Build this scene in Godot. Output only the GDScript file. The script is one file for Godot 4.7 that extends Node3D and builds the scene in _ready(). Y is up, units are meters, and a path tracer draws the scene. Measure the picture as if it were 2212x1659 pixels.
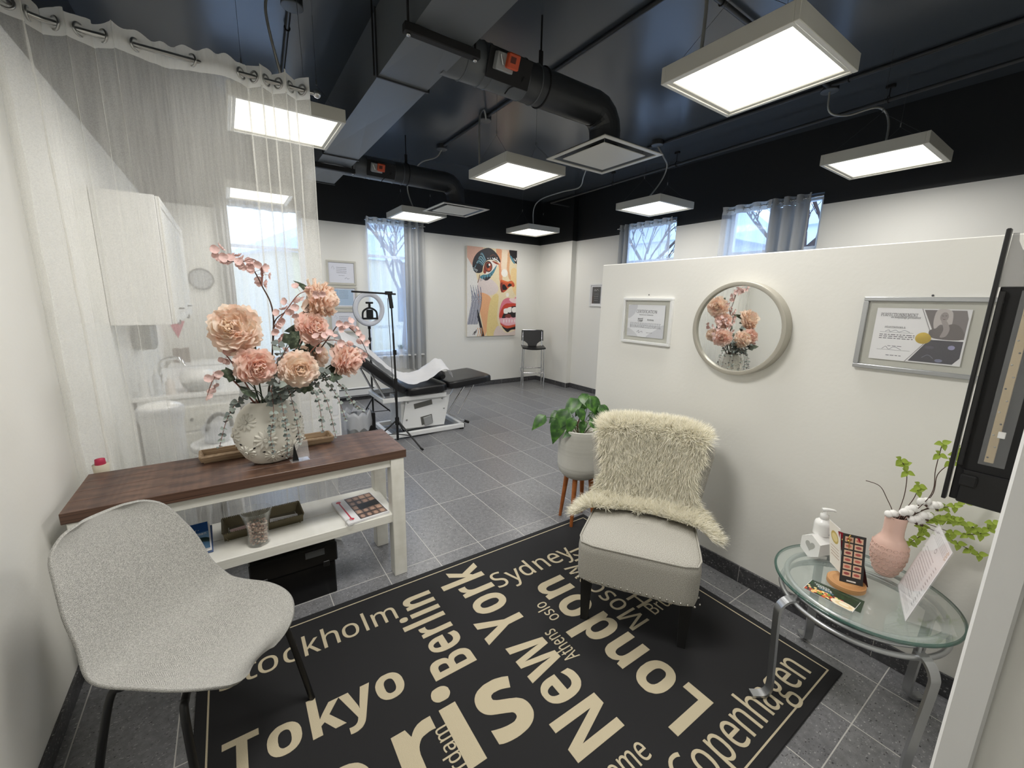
extends Node3D
# A bright treatment studio seen from its entrance. Units are metres, y is up.

const XL := -0.63      # left wall
const XR := 5.13       # right wall
const ZF := -6.48      # far wall
const XP := 2.29       # half-height partition
const HC := 3.33       # ceiling
const HW := 2.58       # top of the white paint
const TX := 0.302      # floor tile width
const TZ := 0.605      # floor tile length

var M := {}
var used := {}
var rng := RandomNumberGenerator.new()

# ---------------------------------------------------------------- mesh builder
class MB:
	var v := PackedVector3Array()
	var n := PackedVector3Array()
	var u := PackedVector2Array()
	var idx := PackedInt32Array()
	var xf := Transform3D.IDENTITY
	func tri(a: Vector3, b: Vector3, c: Vector3, ua := Vector2.ZERO, ub := Vector2.ZERO, uc := Vector2.ZERO) -> void:
		a = xf * a; b = xf * b; c = xf * c
		var nn := (b - a).cross(c - a).normalized()
		var k := v.size()
		v.append(a); v.append(b); v.append(c)
		n.append(nn); n.append(nn); n.append(nn)
		u.append(ua); u.append(ub); u.append(uc)
		idx.append(k); idx.append(k + 2); idx.append(k + 1)
	func quad(a: Vector3, b: Vector3, c: Vector3, d: Vector3, s := Vector2.ONE) -> void:
		tri(a, b, c, Vector2(0, s.y), Vector2(s.x, s.y), Vector2(s.x, 0))
		tri(a, c, d, Vector2(0, s.y), Vector2(s.x, 0), Vector2(0, 0))
	# a smooth grid of rows; normal = d(row) x d(column)
	func patch(rows: Array, wrap_c := false, wrap_r := false, uvs := Vector2.ONE) -> void:
		var R := rows.size()
		var C: int = rows[0].size()
		var k := v.size()
		var base := PackedVector3Array()
		base.resize(R * C)
		for i in R:
			var row: PackedVector3Array = rows[i]
			for j in C:
				var p := xf * row[j]
				v.append(p)
				u.append(Vector2(float(j) / (C if wrap_c else C - 1) * uvs.x, float(i) / (R if wrap_r else R - 1) * uvs.y))
		for i in (R if wrap_r else R - 1):
			var i2 := (i + 1) % R
			for j in (C if wrap_c else C - 1):
				var j2 := (j + 1) % C
				var a := i * C + j
				var b := i2 * C + j
				var c := i2 * C + j2
				var d := i * C + j2
				var fn := (v[k + c] - v[k + a]).cross(v[k + d] - v[k + b])
				base[a] += fn; base[b] += fn; base[c] += fn; base[d] += fn
				idx.append(k + a); idx.append(k + c); idx.append(k + b)
				idx.append(k + a); idx.append(k + d); idx.append(k + c)
		for i in R * C:
			n.append(base[i].normalized())
	func box(c: Vector3, s: Vector3, bev := 0.0, bas := Basis.IDENTITY) -> void:
		var keep := xf
		xf = xf * Transform3D(bas, c)
		var h := s * 0.5
		if bev <= 0.0:
			quad(Vector3(-h.x, -h.y, h.z), Vector3(h.x, -h.y, h.z), Vector3(h.x, h.y, h.z), Vector3(-h.x, h.y, h.z))
			quad(Vector3(h.x, -h.y, -h.z), Vector3(-h.x, -h.y, -h.z), Vector3(-h.x, h.y, -h.z), Vector3(h.x, h.y, -h.z))
			quad(Vector3(h.x, -h.y, h.z), Vector3(h.x, -h.y, -h.z), Vector3(h.x, h.y, -h.z), Vector3(h.x, h.y, h.z))
			quad(Vector3(-h.x, -h.y, -h.z), Vector3(-h.x, -h.y, h.z), Vector3(-h.x, h.y, h.z), Vector3(-h.x, h.y, -h.z))
			quad(Vector3(-h.x, h.y, h.z), Vector3(h.x, h.y, h.z), Vector3(h.x, h.y, -h.z), Vector3(-h.x, h.y, -h.z))
			quad(Vector3(-h.x, -h.y, -h.z), Vector3(h.x, -h.y, -h.z), Vector3(h.x, -h.y, h.z), Vector3(-h.x, -h.y, h.z))
		else:
			var b: float = minf(bev, minf(h.x, minf(h.y, h.z)) * 0.98)
			var q := h - Vector3(b, b, b)
			for ax in 3:
				for sg in [-1.0, 1.0]:
					var e := Vector3.ZERO; e[ax] = sg
					var e1 := Vector3.ZERO; e1[(ax + 1) % 3] = 1.0
					var e2 := Vector3.ZERO; e2[(ax + 2) % 3] = sg
					var o := e * h[ax]
					var a1 := e1 * q[(ax + 1) % 3]
					var a2 := e2 * q[(ax + 2) % 3]
					quad(o - a1 - a2, o + a1 - a2, o + a1 + a2, o - a1 + a2)
			for ax in 3:
				var p := (ax + 1) % 3
				var r := (ax + 2) % 3
				for s1 in [-1.0, 1.0]:
					for s2 in [-1.0, 1.0]:
						var l := Vector3.ZERO; l[ax] = q[ax]
						var A := Vector3.ZERO; A[p] = s1 * h[p]; A[r] = s2 * q[r]
						var B := Vector3.ZERO; B[p] = s1 * q[p]; B[r] = s2 * h[r]
						_face(A - l, A + l, B + l, B - l)
			for sx in [-1.0, 1.0]:
				for sy in [-1.0, 1.0]:
					for sz in [-1.0, 1.0]:
						_face3(Vector3(sx * h.x, sy * q.y, sz * q.z), Vector3(sx * q.x, sy * h.y, sz * q.z), Vector3(sx * q.x, sy * q.y, sz * h.z))
		xf = keep
	func _face(a: Vector3, b: Vector3, c: Vector3, d: Vector3) -> void:   # turned outwards from the local origin
		if (b - a).cross(c - a).dot(a + c) < 0.0: quad(a, d, c, b)
		else: quad(a, b, c, d)
	func _face3(a: Vector3, b: Vector3, c: Vector3) -> void:
		if (b - a).cross(c - a).dot(a + b + c) < 0.0: tri(a, c, b)
		else: tri(a, b, c)
	# swept round section; r is a number or an array of radii
	func tube(path: Array, r, sides := 10, caps := true, flat := 1.0, up := Vector3.UP) -> void:
		var rows := []
		var N := path.size()
		var side := Vector3.ZERO
		for i in N:
			var t: Vector3 = (path[mini(i + 1, N - 1)] - path[maxi(i - 1, 0)]).normalized()
			if i == 0:
				side = up.cross(t)
				if side.length() < 0.05: side = Vector3.RIGHT.cross(t)
			side = (side - t * side.dot(t)).normalized()
			var w := t.cross(side)
			var rr: float = r[i] if r is Array else r
			var row := PackedVector3Array()
			for j in sides:
				var a := TAU * j / sides
				row.append(path[i] + side * cos(a) * rr + w * sin(a) * rr * flat)
			rows.append(row)
		patch_in(rows)
		if caps:
			for e in [0, N - 1]:
				var row: PackedVector3Array = rows[e]
				for j in range(1, sides - 1):
					if e == 0: tri(row[0], row[j + 1], row[j])
					else: tri(row[0], row[j], row[j + 1])
	func patch_in(rows: Array) -> void:   # rows of rings: normals face away from the axis
		var rev := []
		for i in rows.size(): rev.append(rows[rows.size() - 1 - i])
		patch(rev, true)
	func lathe(prof: Array, seg := 28, sx := 1.0, sz := 1.0) -> void:
		var rows := []
		for p in prof:
			var row := PackedVector3Array()
			for j in seg:
				var a := -TAU * j / seg
				row.append(Vector3(cos(a) * p.x * sx, p.y, sin(a) * p.x * sz))
			rows.append(row)
		var rev := []
		for i in rows.size(): rev.append(rows[rows.size() - 1 - i])
		patch(rev, true)
	func prism(poly: PackedVector2Array, z0: float, z1: float) -> void:   # a polygon in x, y drawn out along z
		if Geometry2D.is_polygon_clockwise(poly): poly.reverse()
		var t := Geometry2D.triangulate_polygon(poly)
		if t.is_empty(): return
		for i in range(0, t.size(), 3):
			var a := poly[t[i]]; var b := poly[t[i + 1]]; var c := poly[t[i + 2]]
			if (b - a).cross(c - a) < 0.0: var q := b; b = c; c = q
			tri(Vector3(a.x, a.y, z1), Vector3(b.x, b.y, z1), Vector3(c.x, c.y, z1), a, b, c)
			tri(Vector3(a.x, a.y, z0), Vector3(c.x, c.y, z0), Vector3(b.x, b.y, z0), a, c, b)
		for i in poly.size():
			var a := poly[i]; var b := poly[(i + 1) % poly.size()]
			quad(Vector3(a.x, a.y, z0), Vector3(b.x, b.y, z0), Vector3(b.x, b.y, z1), Vector3(a.x, a.y, z1))
	func ball(c: Vector3, r: Vector3, seg := 12, rings := 8) -> void:
		var rows := []
		for i in rings + 1:
			var t := PI * i / rings
			var row := PackedVector3Array()
			for j in seg:
				var a := -TAU * j / seg
				row.append(c + Vector3(sin(t) * cos(a) * r.x, cos(t) * r.y, sin(t) * sin(a) * r.z))
			rows.append(row)
		patch(rows, true)
	func torus(c: Vector3, R: float, r: float, bas := Basis.IDENTITY, seg := 24, sides := 8) -> void:
		var rows := []
		for i in seg:
			var a := TAU * i / seg
			var d := Vector3(cos(a), 0, sin(a))
			var row := PackedVector3Array()
			for j in sides:
				var b := TAU * j / sides
				row.append(c + bas * (d * (R + r * cos(b)) + Vector3(0, r * sin(b), 0)))
			rows.append(row)
		patch(rows, true, true)
	func mesh() -> ArrayMesh:
		var a := []
		a.resize(Mesh.ARRAY_MAX)
		a[Mesh.ARRAY_VERTEX] = v; a[Mesh.ARRAY_NORMAL] = n; a[Mesh.ARRAY_TEX_UV] = u; a[Mesh.ARRAY_INDEX] = idx
		var m := ArrayMesh.new()
		m.add_surface_from_arrays(Mesh.PRIMITIVE_TRIANGLES, a)
		return m

# ---------------------------------------------------------------- a picture computed for flat print
class Pic:
	var im: Image
	var w: int
	var h: int
	func _init(ww: int, hh: int, c: Color) -> void:
		w = ww; h = hh
		im = Image.create(w, h, false, Image.FORMAT_RGBA8)
		im.fill(c)
	func poly(p: Array, c: Color) -> void:      # points from 0 to 1, y down
		var q := []
		var y0 := h; var y1 := 0
		for k in range(0, p.size(), 2):
			q.append(Vector2(p[k] * w, p[k + 1] * h))
		for a in q:
			y0 = mini(y0, int(a.y)); y1 = maxi(y1, int(a.y) + 1)
		for y in range(maxi(y0, 0), mini(y1, h)):
			var xs := []
			for k in q.size():
				var a: Vector2 = q[k]; var b: Vector2 = q[(k + 1) % q.size()]
				if (a.y <= y + 0.5) != (b.y <= y + 0.5):
					xs.append(a.x + (y + 0.5 - a.y) / (b.y - a.y) * (b.x - a.x))
			xs.sort()
			for k in range(0, xs.size() - 1, 2):
				var xa := clampi(int(round(xs[k])), 0, w); var xb := clampi(int(round(xs[k + 1])), 0, w)
				if xb > xa: im.fill_rect(Rect2i(xa, y, xb - xa, 1), c)
	func smooth(p: Array, c: Color) -> void:    # the same, with a curve through the points
		poly(curve(p, true), c)
	func curve(p: Array, closed: bool) -> Array:
		var N := p.size() / 2
		var out := []
		for i in (N if closed else N - 1):
			var q := []
			for k in [-1, 0, 1, 2]:
				var j: int = (i + k + N) % N if closed else clampi(i + k, 0, N - 1)
				q.append(Vector2(p[j * 2], p[j * 2 + 1]))
			for s in 6:
				var t := s / 6.0
				var r: Vector2 = q[1].cubic_interpolate(q[2], q[0], q[3], t)
				out.append(r.x); out.append(r.y)
		if not closed:
			out.append(p[p.size() - 2]); out.append(p[p.size() - 1])
		return out
	func ell(cx: float, cy: float, rx: float, ry: float, c: Color, rot := 0.0) -> void:
		var p := []
		for k in 24:
			var a := TAU * k / 24
			var d := Vector2(cos(a) * rx * w, sin(a) * ry * h).rotated(rot)
			p.append(cx + d.x / w); p.append(cy + d.y / h)
		poly(p, c)
	func line(p: Array, wd: float, c: Color) -> void:    # wd in shares of the width
		p = curve(p, false)
		for k in range(0, p.size() - 2, 2):
			var a := Vector2(p[k] * w, p[k + 1] * h); var b := Vector2(p[k + 2] * w, p[k + 3] * h)
			var s := (b - a).orthogonal().normalized() * maxf(wd * w * 0.5, 0.55)
			poly([(a.x + s.x) / w, (a.y + s.y) / h, (b.x + s.x) / w, (b.y + s.y) / h, (b.x - s.x) / w, (b.y - s.y) / h, (a.x - s.x) / w, (a.y - s.y) / h], c)
	func bars(x0: float, x1: float, ys: Array, t: float, c: Color) -> void:
		for y in ys: poly([x0, y, x1, y, x1, y + t, x0, y + t], c)
	func words(x0: float, x1: float, y: float, t: float, c: Color, seed_: int) -> void:   # a line of print too small to read
		var r := RandomNumberGenerator.new(); r.seed = seed_
		var x := x0
		while x < x1:
			var l := r.randf_range(0.02, 0.06)
			poly([x, y, minf(x + l, x1), y, minf(x + l, x1), y + t, x, y + t], c)
			x += l + 0.012
	func grain(amount: float, seed_: int, block := 1) -> void:
		var r := RandomNumberGenerator.new(); r.seed = seed_
		for y in range(0, h, block):
			for x in range(0, w, block):
				var c := im.get_pixel(x, y)
				var d := r.randf_range(-amount, amount)
				c = Color(clampf(c.r + d, 0, 1), clampf(c.g + d, 0, 1), clampf(c.b + d, 0, 1), c.a)
				im.fill_rect(Rect2i(x, y, block, block), c)
	func tex() -> ImageTexture:
		return ImageTexture.create_from_image(im)

# ---------------------------------------------------------------- nodes
func numbered(called: String) -> String:
	used[called] = used.get(called, 0) + 1
	return called if used[called] == 1 else "%s_%03d" % [called, used[called] - 1]
func obj(called: String, mb, m: Material, parent: Node3D) -> MeshInstance3D:
	var o := MeshInstance3D.new()
	o.name = called
	o.mesh = mb.mesh() if mb is MB else mb
	o.material_override = null
	if o.mesh is ArrayMesh: 
		if o.mesh.surface_get_material(0) == null or o.mesh.surface_get_material(0) == m: o.mesh.surface_set_material(0, m)
		else: o.set_surface_override_material(0, m)
	else: o.set_surface_override_material(0, m)
	parent.add_child(o, true)
	return o
func thing(called: String, label: String, category: String, at := Vector3.ZERO, turn := 0.0, group := "") -> Node3D:
	var o := Node3D.new()
	o.name = numbered(called)
	add_child(o)
	o.position = at
	o.rotation.y = turn
	tag(o, label, category, group)
	return o
func tag(o: Node3D, label: String, category: String, group := "") -> void:
	o.set_meta("label", label); o.set_meta("category", category)
	if group: o.set_meta("group", group)
func struct(called: String, mb, m: Material, label := "") -> MeshInstance3D:
	var o := obj(called, mb, m, self)
	o.set_meta("kind", "structure")
	if label: o.set_meta("label", label)
	return o
func bx(c: Vector3, s: Vector3, bev := 0.0, bas := Basis.IDENTITY) -> MB:
	var b := MB.new(); b.box(c, s, bev, bas); return b
func span(x0, x1, y0, y1, z0, z1, bev := 0.0) -> MB:
	return bx(Vector3((x0 + x1) / 2.0, (y0 + y1) / 2.0, (z0 + z1) / 2.0), Vector3(absf(x1 - x0), absf(y1 - y0), absf(z1 - z0)), bev)
func tb(path: Array, r, sides := 10, caps := true, flat := 1.0) -> MB:
	var b := MB.new(); b.tube(path, r, sides, caps, flat); return b
func lt(prof: Array, seg := 28, sx := 1.0, sz := 1.0) -> MB:
	var b := MB.new(); b.lathe(prof, seg, sx, sz); return b
func V(x, y, z) -> Vector3: return Vector3(x, y, z)
func bend(p: Array, n := 8) -> Array:     # a smooth curve through points
	var out := []
	for i in p.size() - 1:
		for s in n:
			out.append(p[i].cubic_interpolate(p[i + 1], p[maxi(i - 1, 0)], p[mini(i + 2, p.size() - 1)], float(s) / n))
	out.append(p[p.size() - 1])
	return out
func words(text: String, parent: Node3D, w: float, h: float, xf: Transform3D, m: Material, depth := 0.0006, font_name := "Droid Sans", called := "lettering") -> MeshInstance3D:
	# a flat word fitted into w x h (h 0 keeps the shape), its lower left corner at the origin of xf, reading along x
	var t := TextMesh.new()
	var f := SystemFont.new()
	f.font_names = PackedStringArray([font_name])
	if font_name.ends_with("Bold"):
		f.font_names = PackedStringArray([font_name.trim_suffix(" Bold")]); f.font_weight = 700
	t.font = f; t.text = text; t.font_size = 32; t.pixel_size = 0.01; t.depth = 0.01; t.curve_step = 1.5
	var bb := t.get_aabb()
	var a := t.surface_get_arrays(0)
	var am := ArrayMesh.new()
	var vs: PackedVector3Array = a[Mesh.ARRAY_VERTEX]
	var sx := w / bb.size.x
	var sy := sx if h <= 0.0 else h / bb.size.y
	for i in vs.size():
		vs[i] = Vector3((vs[i].x - bb.position.x) * sx, (vs[i].y - bb.position.y) * sy, (vs[i].z - bb.position.z) / bb.size.z * depth)
	a[Mesh.ARRAY_VERTEX] = vs
	am.add_surface_from_arrays(Mesh.PRIMITIVE_TRIANGLES, a)
	var o := obj(called, am, m, parent)
	o.transform = xf
	return o

# ---------------------------------------------------------------- materials
func mat(c: Color, rough := 0.7, metal := 0.0, spec := 0.5) -> StandardMaterial3D:
	var m := StandardMaterial3D.new()
	m.albedo_color = c; m.roughness = rough; m.metallic = metal; m.metallic_specular = spec
	m.cull_mode = BaseMaterial3D.CULL_DISABLED
	return m
func rgb(r: int, g: int, b: int, a := 1.0) -> Color: return Color(r / 255.0, g / 255.0, b / 255.0, a)
func printed(t: Texture2D, rough := 0.6) -> StandardMaterial3D:
	var m := mat(Color.WHITE, rough)
	m.albedo_texture = t
	return m
func clear(c: Color, alpha: float, rough := 0.03) -> StandardMaterial3D:
	var m := mat(Color(c.r, c.g, c.b, alpha), rough)
	m.transparency = BaseMaterial3D.TRANSPARENCY_ALPHA
	return m
func solid_glass(c: Color) -> StandardMaterial3D:
	var m := mat(Color(c.r, c.g, c.b, 0.0), 0.02)
	m.refraction_enabled = true; m.refraction_scale = 0.05
	return m
func noise_tex(freq: float, seed_: int, size := 512, stops := [], normal := false, strength := 4.0, oct := 4, kind := FastNoiseLite.TYPE_SIMPLEX_SMOOTH) -> NoiseTexture2D:
	var f := FastNoiseLite.new()
	f.noise_type = kind; f.frequency = freq; f.seed = seed_; f.fractal_octaves = oct
	var t := NoiseTexture2D.new()
	t.width = size; t.height = size; t.seamless = true; t.noise = f
	if normal: t.as_normal_map = true; t.bump_strength = strength
	if stops.size():
		var g := Gradient.new()
		var offs := PackedFloat32Array(); var cols := PackedColorArray()
		for s in stops: offs.append(s[0]); cols.append(s[1])
		g.offsets = offs; g.colors = cols
		t.color_ramp = g
	return t
func tri(m: StandardMaterial3D, scale: Vector3, world := true) -> StandardMaterial3D:
	m.uv1_triplanar = true; m.uv1_world_triplanar = world; m.uv1_scale = scale; m.uv1_triplanar_sharpness = 4.0
	return m

func weave_image(size: int, a: Color, b: Color, zig: int) -> ImageTexture:   # herringbone cloth: short slanted threads of two tones
	var im := Image.create(size, size, false, Image.FORMAT_RGBA8)
	var r := RandomNumberGenerator.new(); r.seed = 41
	for y in size:
		for x in size:
			var band := (x / zig) % 2
			var k := (y + (x if band == 0 else -x)) % 4
			var t := 0.75 if ((k + 8) % 4) < 2 else 0.25
			t = clampf(t + r.randf_range(-0.42, 0.42), 0, 1)
			im.set_pixel(x, y, a.lerp(b, t))
	return ImageTexture.create_from_image(im)
func speckle_image(size: int, base: Color, seed_: int, flecks: int) -> ImageTexture:   # stone with pale and dark chips
	var im := Image.create(size, size, false, Image.FORMAT_RGBA8)
	var r := RandomNumberGenerator.new(); r.seed = seed_
	var f := FastNoiseLite.new(); f.seed = seed_; f.frequency = 0.03; f.fractal_octaves = 4
	for y in size:
		for x in size:
			var d := f.get_noise_2d(x, y) * 0.06 + r.randf_range(-0.035, 0.035)
			im.set_pixel(x, y, Color(base.r + d, base.g + d, base.b + d))
	for k in flecks:
		var s := r.randi_range(1, 6)
		var light := r.randf() < 0.62
		var c := base.lerp(Color(0.74, 0.73, 0.73) if light else Color(0.16, 0.16, 0.17), r.randf_range(0.25, 0.85))
		im.fill_rect(Rect2i(r.randi_range(0, size - 8), r.randi_range(0, size - 6), s, r.randi_range(1, 4)), c)
	return ImageTexture.create_from_image(im)
func wood_image(w: int, h: int, dark: Color, light: Color, seed_: int) -> ImageTexture:    # grain along x
	var im := Image.create(w, h, false, Image.FORMAT_RGBA8)
	var f := FastNoiseLite.new(); f.seed = seed_; f.frequency = 0.02; f.fractal_octaves = 3
	var r := RandomNumberGenerator.new(); r.seed = seed_
	var streak := PackedFloat32Array()
	for y in h: streak.append(r.randf_range(-0.16, 0.16))
	for y in h:
		for x in w:
			var t := 0.5 + f.get_noise_2d(x * 0.16, y * 3.2) * 0.75 + streak[y] + r.randf_range(-0.06, 0.06)
			im.set_pixel(x, y, dark.lerp(light, clampf(t, 0, 1)))
	return ImageTexture.create_from_image(im)
func sheer_image(a0: float, a1: float) -> ImageTexture:       # thin cloth: threads cover more or less, slubs run down it
	var im := Image.create(256, 512, false, Image.FORMAT_RGBA8)
	var f := FastNoiseLite.new(); f.seed = 5; f.frequency = 0.05; f.fractal_octaves = 3
	var r := RandomNumberGenerator.new(); r.seed = 6
	var col := PackedFloat32Array()
	for x in 256: col.append(r.randf_range(-0.5, 0.5))
	for y in 512:
		for x in 256:
			var t := 0.5 + f.get_noise_2d(x * 1.2, y * 0.10) * 0.45 + col[x] * 0.12 + r.randf_range(-0.4, 0.4)
			im.set_pixel(x, y, Color(1, 1, 1, lerpf(a0, a1, clampf(t, 0, 1))))
	return ImageTexture.create_from_image(im)

func make_materials() -> void:
	M.white = mat(rgb(234, 233, 227), 0.55)
	M.white.normal_enabled = true; M.white.normal_texture = noise_tex(0.08, 3, 256, [], true, 1.2); M.white.normal_scale = 0.12
	tri(M.white, Vector3(1.6, 1.6, 1.6))
	M.black_wall = mat(rgb(27, 30, 33), 0.5)
	M.ceiling = mat(rgb(74, 80, 86), 0.2, 0.0, 0.4)
	M.ceiling.normal_enabled = true; M.ceiling.normal_texture = noise_tex(0.012, 8, 256, [], true, 1.0, 3); M.ceiling.normal_scale = 0.05
	tri(M.ceiling, Vector3(0.5, 0.5, 0.5))
	M.duct = mat(rgb(84, 88, 91), 0.42, 0.0, 0.5)
	M.duct_dark = mat(rgb(48, 50, 52), 0.4, 0.0, 0.5)
	M.black = mat(rgb(16, 16, 17), 0.4)
	M.black_matte = mat(rgb(14, 14, 15), 0.75)
	M.black_leather = mat(rgb(20, 20, 22), 0.33)
	M.black_leather.normal_enabled = true; M.black_leather.normal_texture = noise_tex(0.11, 12, 256, [], true, 3.0); M.black_leather.normal_scale = 0.25
	tri(M.black_leather, Vector3(5, 5, 5), false)
	M.grout = mat(rgb(196, 194, 190), 0.9)
	M.tiles = []
	for k in 3:
		var t := mat(Color.WHITE, 0.3, 0.0, 0.5)
		t.albedo_texture = speckle_image(512, [Color(0.475, 0.477, 0.487), Color(0.46, 0.462, 0.474), Color(0.485, 0.487, 0.495)][k], 20 + k, 1900)
		tri(t, [Vector3(1.7, 1.7, 1.7), Vector3(1.9, 1.9, 1.9), Vector3(1.55, 1.55, 1.55)][k])
		t.uv1_offset = Vector3(0.31 * k, 0, 0.17 * k)
		M.tiles.append(t)
	M.skirt = mat(Color.WHITE, 0.35)
	M.skirt.albedo_texture = speckle_image(256, Color(0.265, 0.265, 0.275), 31, 900)
	tri(M.skirt, Vector3(3, 3, 3))
	M.lamp_frame = mat(rgb(196, 194, 184), 0.45)
	M.glow = mat(rgb(255, 253, 244), 0.6)
	M.glow.emission_enabled = true; M.glow.emission = rgb(255, 252, 240); M.glow.emission_energy_multiplier = 1.0
	M.conduit = mat(rgb(168, 168, 162), 0.35, 0.6)
	M.steel = mat(rgb(190, 190, 188), 0.28, 1.0)
	M.chrome = mat(rgb(222, 222, 222), 0.08, 1.0)
	M.silver = mat(rgb(178, 180, 182), 0.34, 0.9)
	M.white_metal = mat(rgb(228, 229, 228), 0.35)
	M.white_gloss = mat(rgb(236, 236, 234), 0.25)
	M.paper = mat(rgb(238, 238, 240), 0.7)
	M.ink = mat(rgb(66, 66, 70), 0.8)
	M.glass = clear(Color(0.93, 0.98, 0.97), 0.05, 0.02)
	M.table_glass = clear(Color(0.80, 0.90, 0.87), 0.10, 0.02)
	M.glass_edge = clear(Color(0.10, 0.30, 0.26), 0.72, 0.05)
	M.pane = clear(Color(1, 1, 1), 0.03, 0.01)
	M.acrylic = clear(Color(0.96, 0.97, 0.98), 0.10, 0.03)
	M.sheer = mat(Color(0.97, 0.965, 0.95), 0.85)
	M.sheer.albedo_texture = sheer_image(0.36, 0.50)
	M.sheer.transparency = BaseMaterial3D.TRANSPARENCY_ALPHA
	M.sheer.backlight_enabled = true; M.sheer.backlight = Color(0.85, 0.85, 0.83)
	M.sheer_hem = mat(Color(0.955, 0.95, 0.935, 0.93), 0.85)
	M.sheer_hem.transparency = BaseMaterial3D.TRANSPARENCY_ALPHA
	M.sheer_hem.backlight_enabled = true; M.sheer_hem.backlight = Color(0.8, 0.8, 0.78)
	M.sheer_win = mat(Color(0.95, 0.96, 0.98), 0.85)
	M.sheer_win.albedo_texture = sheer_image(0.42, 0.56)
	M.sheer_win.transparency = BaseMaterial3D.TRANSPARENCY_ALPHA
	M.sheer_win.backlight_enabled = true; M.sheer_win.backlight = Color(0.9, 0.9, 0.9)
	M.grey_cloth = mat(rgb(176, 177, 176), 0.85)
	M.grey_cloth.backlight_enabled = true; M.grey_cloth.backlight = Color(0.28, 0.29, 0.3)
	M.top_wood = mat(Color.WHITE, 0.42)
	M.top_wood.albedo_texture = wood_image(512, 128, rgb(66, 46, 37), rgb(112, 84, 68), 4)
	M.white_wood = mat(Color.WHITE, 0.5)
	M.white_wood.albedo_texture = wood_image(256, 64, rgb(226, 225, 216), rgb(240, 239, 232), 9)
	M.beech = mat(Color.WHITE, 0.5)
	M.beech.albedo_texture = wood_image(256, 128, rgb(168, 118, 72), rgb(201, 154, 104), 14)
	M.teak = mat(Color.WHITE, 0.45)
	M.teak.albedo_texture = wood_image(256, 64, rgb(150, 84, 38), rgb(184, 112, 58), 15)
	M.old_wood = mat(Color.WHITE, 0.7)
	M.old_wood.albedo_texture = wood_image(256, 64, rgb(130, 105, 80), rgb(198, 176, 146), 16)
	M.tweed = mat(Color.WHITE, 0.95)
	M.tweed.albedo_texture = weave_image(256, rgb(214, 212, 206), rgb(120, 120, 116), 16)
	M.tweed.rim_enabled = true; M.tweed.rim = 0.25
	M.linen = mat(Color.WHITE, 0.95)
	M.linen.albedo_texture = noise_tex(0.22, 55, 256, [[0.3, rgb(140, 137, 129)], [0.5, rgb(170, 167, 158)], [0.7, rgb(192, 190, 182)]], false, 0, 2)
	tri(M.linen, Vector3(4.6, 4.6, 4.6), false)
	M.fleece = mat(rgb(232, 222, 190), 0.9)
	M.nail = mat(rgb(205, 203, 196), 0.2, 1.0)
	M.rug = mat(Color.WHITE, 0.95)
	M.rug.albedo_texture = noise_tex(0.35, 61, 256, [[0.2, rgb(18, 18, 19)], [0.55, rgb(32, 32, 34)], [0.9, rgb(50, 50, 52)]], false, 0, 2)
	tri(M.rug, Vector3(6, 6, 20))
	M.rug_text = mat(Color.WHITE, 0.95)
	M.rug_text.albedo_texture = noise_tex(0.35, 62, 256, [[0.15, rgb(150, 138, 113)], [0.55, rgb(198, 186, 158)], [0.9, rgb(221, 211, 185)]], false, 0, 2)
	tri(M.rug_text, Vector3(6, 6, 20))
	M.leaf = mat(Color.WHITE, 0.36)
	M.leaf.albedo_texture = noise_tex(0.02, 71, 128, [[0.2, rgb(30, 66, 20)], [0.6, rgb(54, 98, 30)], [0.9, rgb(88, 130, 46)]])
	tri(M.leaf, Vector3(7, 7, 7))
	M.leaf.backlight_enabled = true; M.leaf.backlight = Color(0.12, 0.2, 0.06)
	M.leaf_dark = mat(Color.WHITE, 0.6)
	M.leaf_dark.albedo_texture = noise_tex(0.03, 72, 128, [[0.2, rgb(40, 52, 40)], [0.6, rgb(64, 78, 60)], [0.85, rgb(110, 122, 104)]])
	tri(M.leaf_dark, Vector3(9, 9, 9))
	M.euca = mat(rgb(104, 113, 110), 0.75)
	M.euca_pale = mat(rgb(140, 150, 143), 0.75)
	M.petal = mat(Color.WHITE, 0.75)
	M.petal.albedo_texture = noise_tex(0.02, 73, 128, [[0.2, rgb(250, 228, 214)], [0.5, rgb(253, 240, 229)], [0.8, rgb(254, 246, 234)]])
	tri(M.petal, Vector3(5, 5, 5))
	M.petal.backlight_enabled = true; M.petal.backlight = Color(0.95, 0.9, 0.85)
	M.petal_rose = M.petal.duplicate()
	M.petal_rose.albedo_texture = noise_tex(0.02, 74, 128, [[0.2, rgb(249, 218, 208)], [0.55, rgb(252, 232, 224)], [0.85, rgb(254, 242, 234)]])
	M.blossom = mat(rgb(226, 198, 193), 0.75)
	M.blossom.backlight_enabled = true; M.blossom.backlight = Color(0.6, 0.5, 0.48)
	M.twig = mat(rgb(72, 50, 40), 0.8)
	M.twig_rose = mat(rgb(128, 84, 72), 0.8)
	M.lime_leaf = mat(rgb(148, 168, 62), 0.6)
	M.lime_leaf.backlight_enabled = true; M.lime_leaf.backlight = Color(0.3, 0.36, 0.1)
	M.ceramic = mat(rgb(222, 219, 208), 0.5)
	M.hole = mat(rgb(30, 28, 27), 0.9)
	M.pink = mat(rgb(222, 186, 172), 0.22)
	M.cotton = mat(rgb(240, 238, 235), 0.95)
	M.plaster = mat(Color.WHITE, 0.75)
	M.plaster.albedo_texture = wood_image(128, 256, rgb(192, 191, 183), rgb(214, 213, 206), 17)
	M.soil = mat(rgb(150, 145, 132), 0.95)
	M.plastic_clear = clear(Color(0.94, 0.95, 0.97), 0.34, 0.2)
	M.bag = mat(Color(0.93, 0.94, 0.96, 0.42), 0.4)
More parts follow.
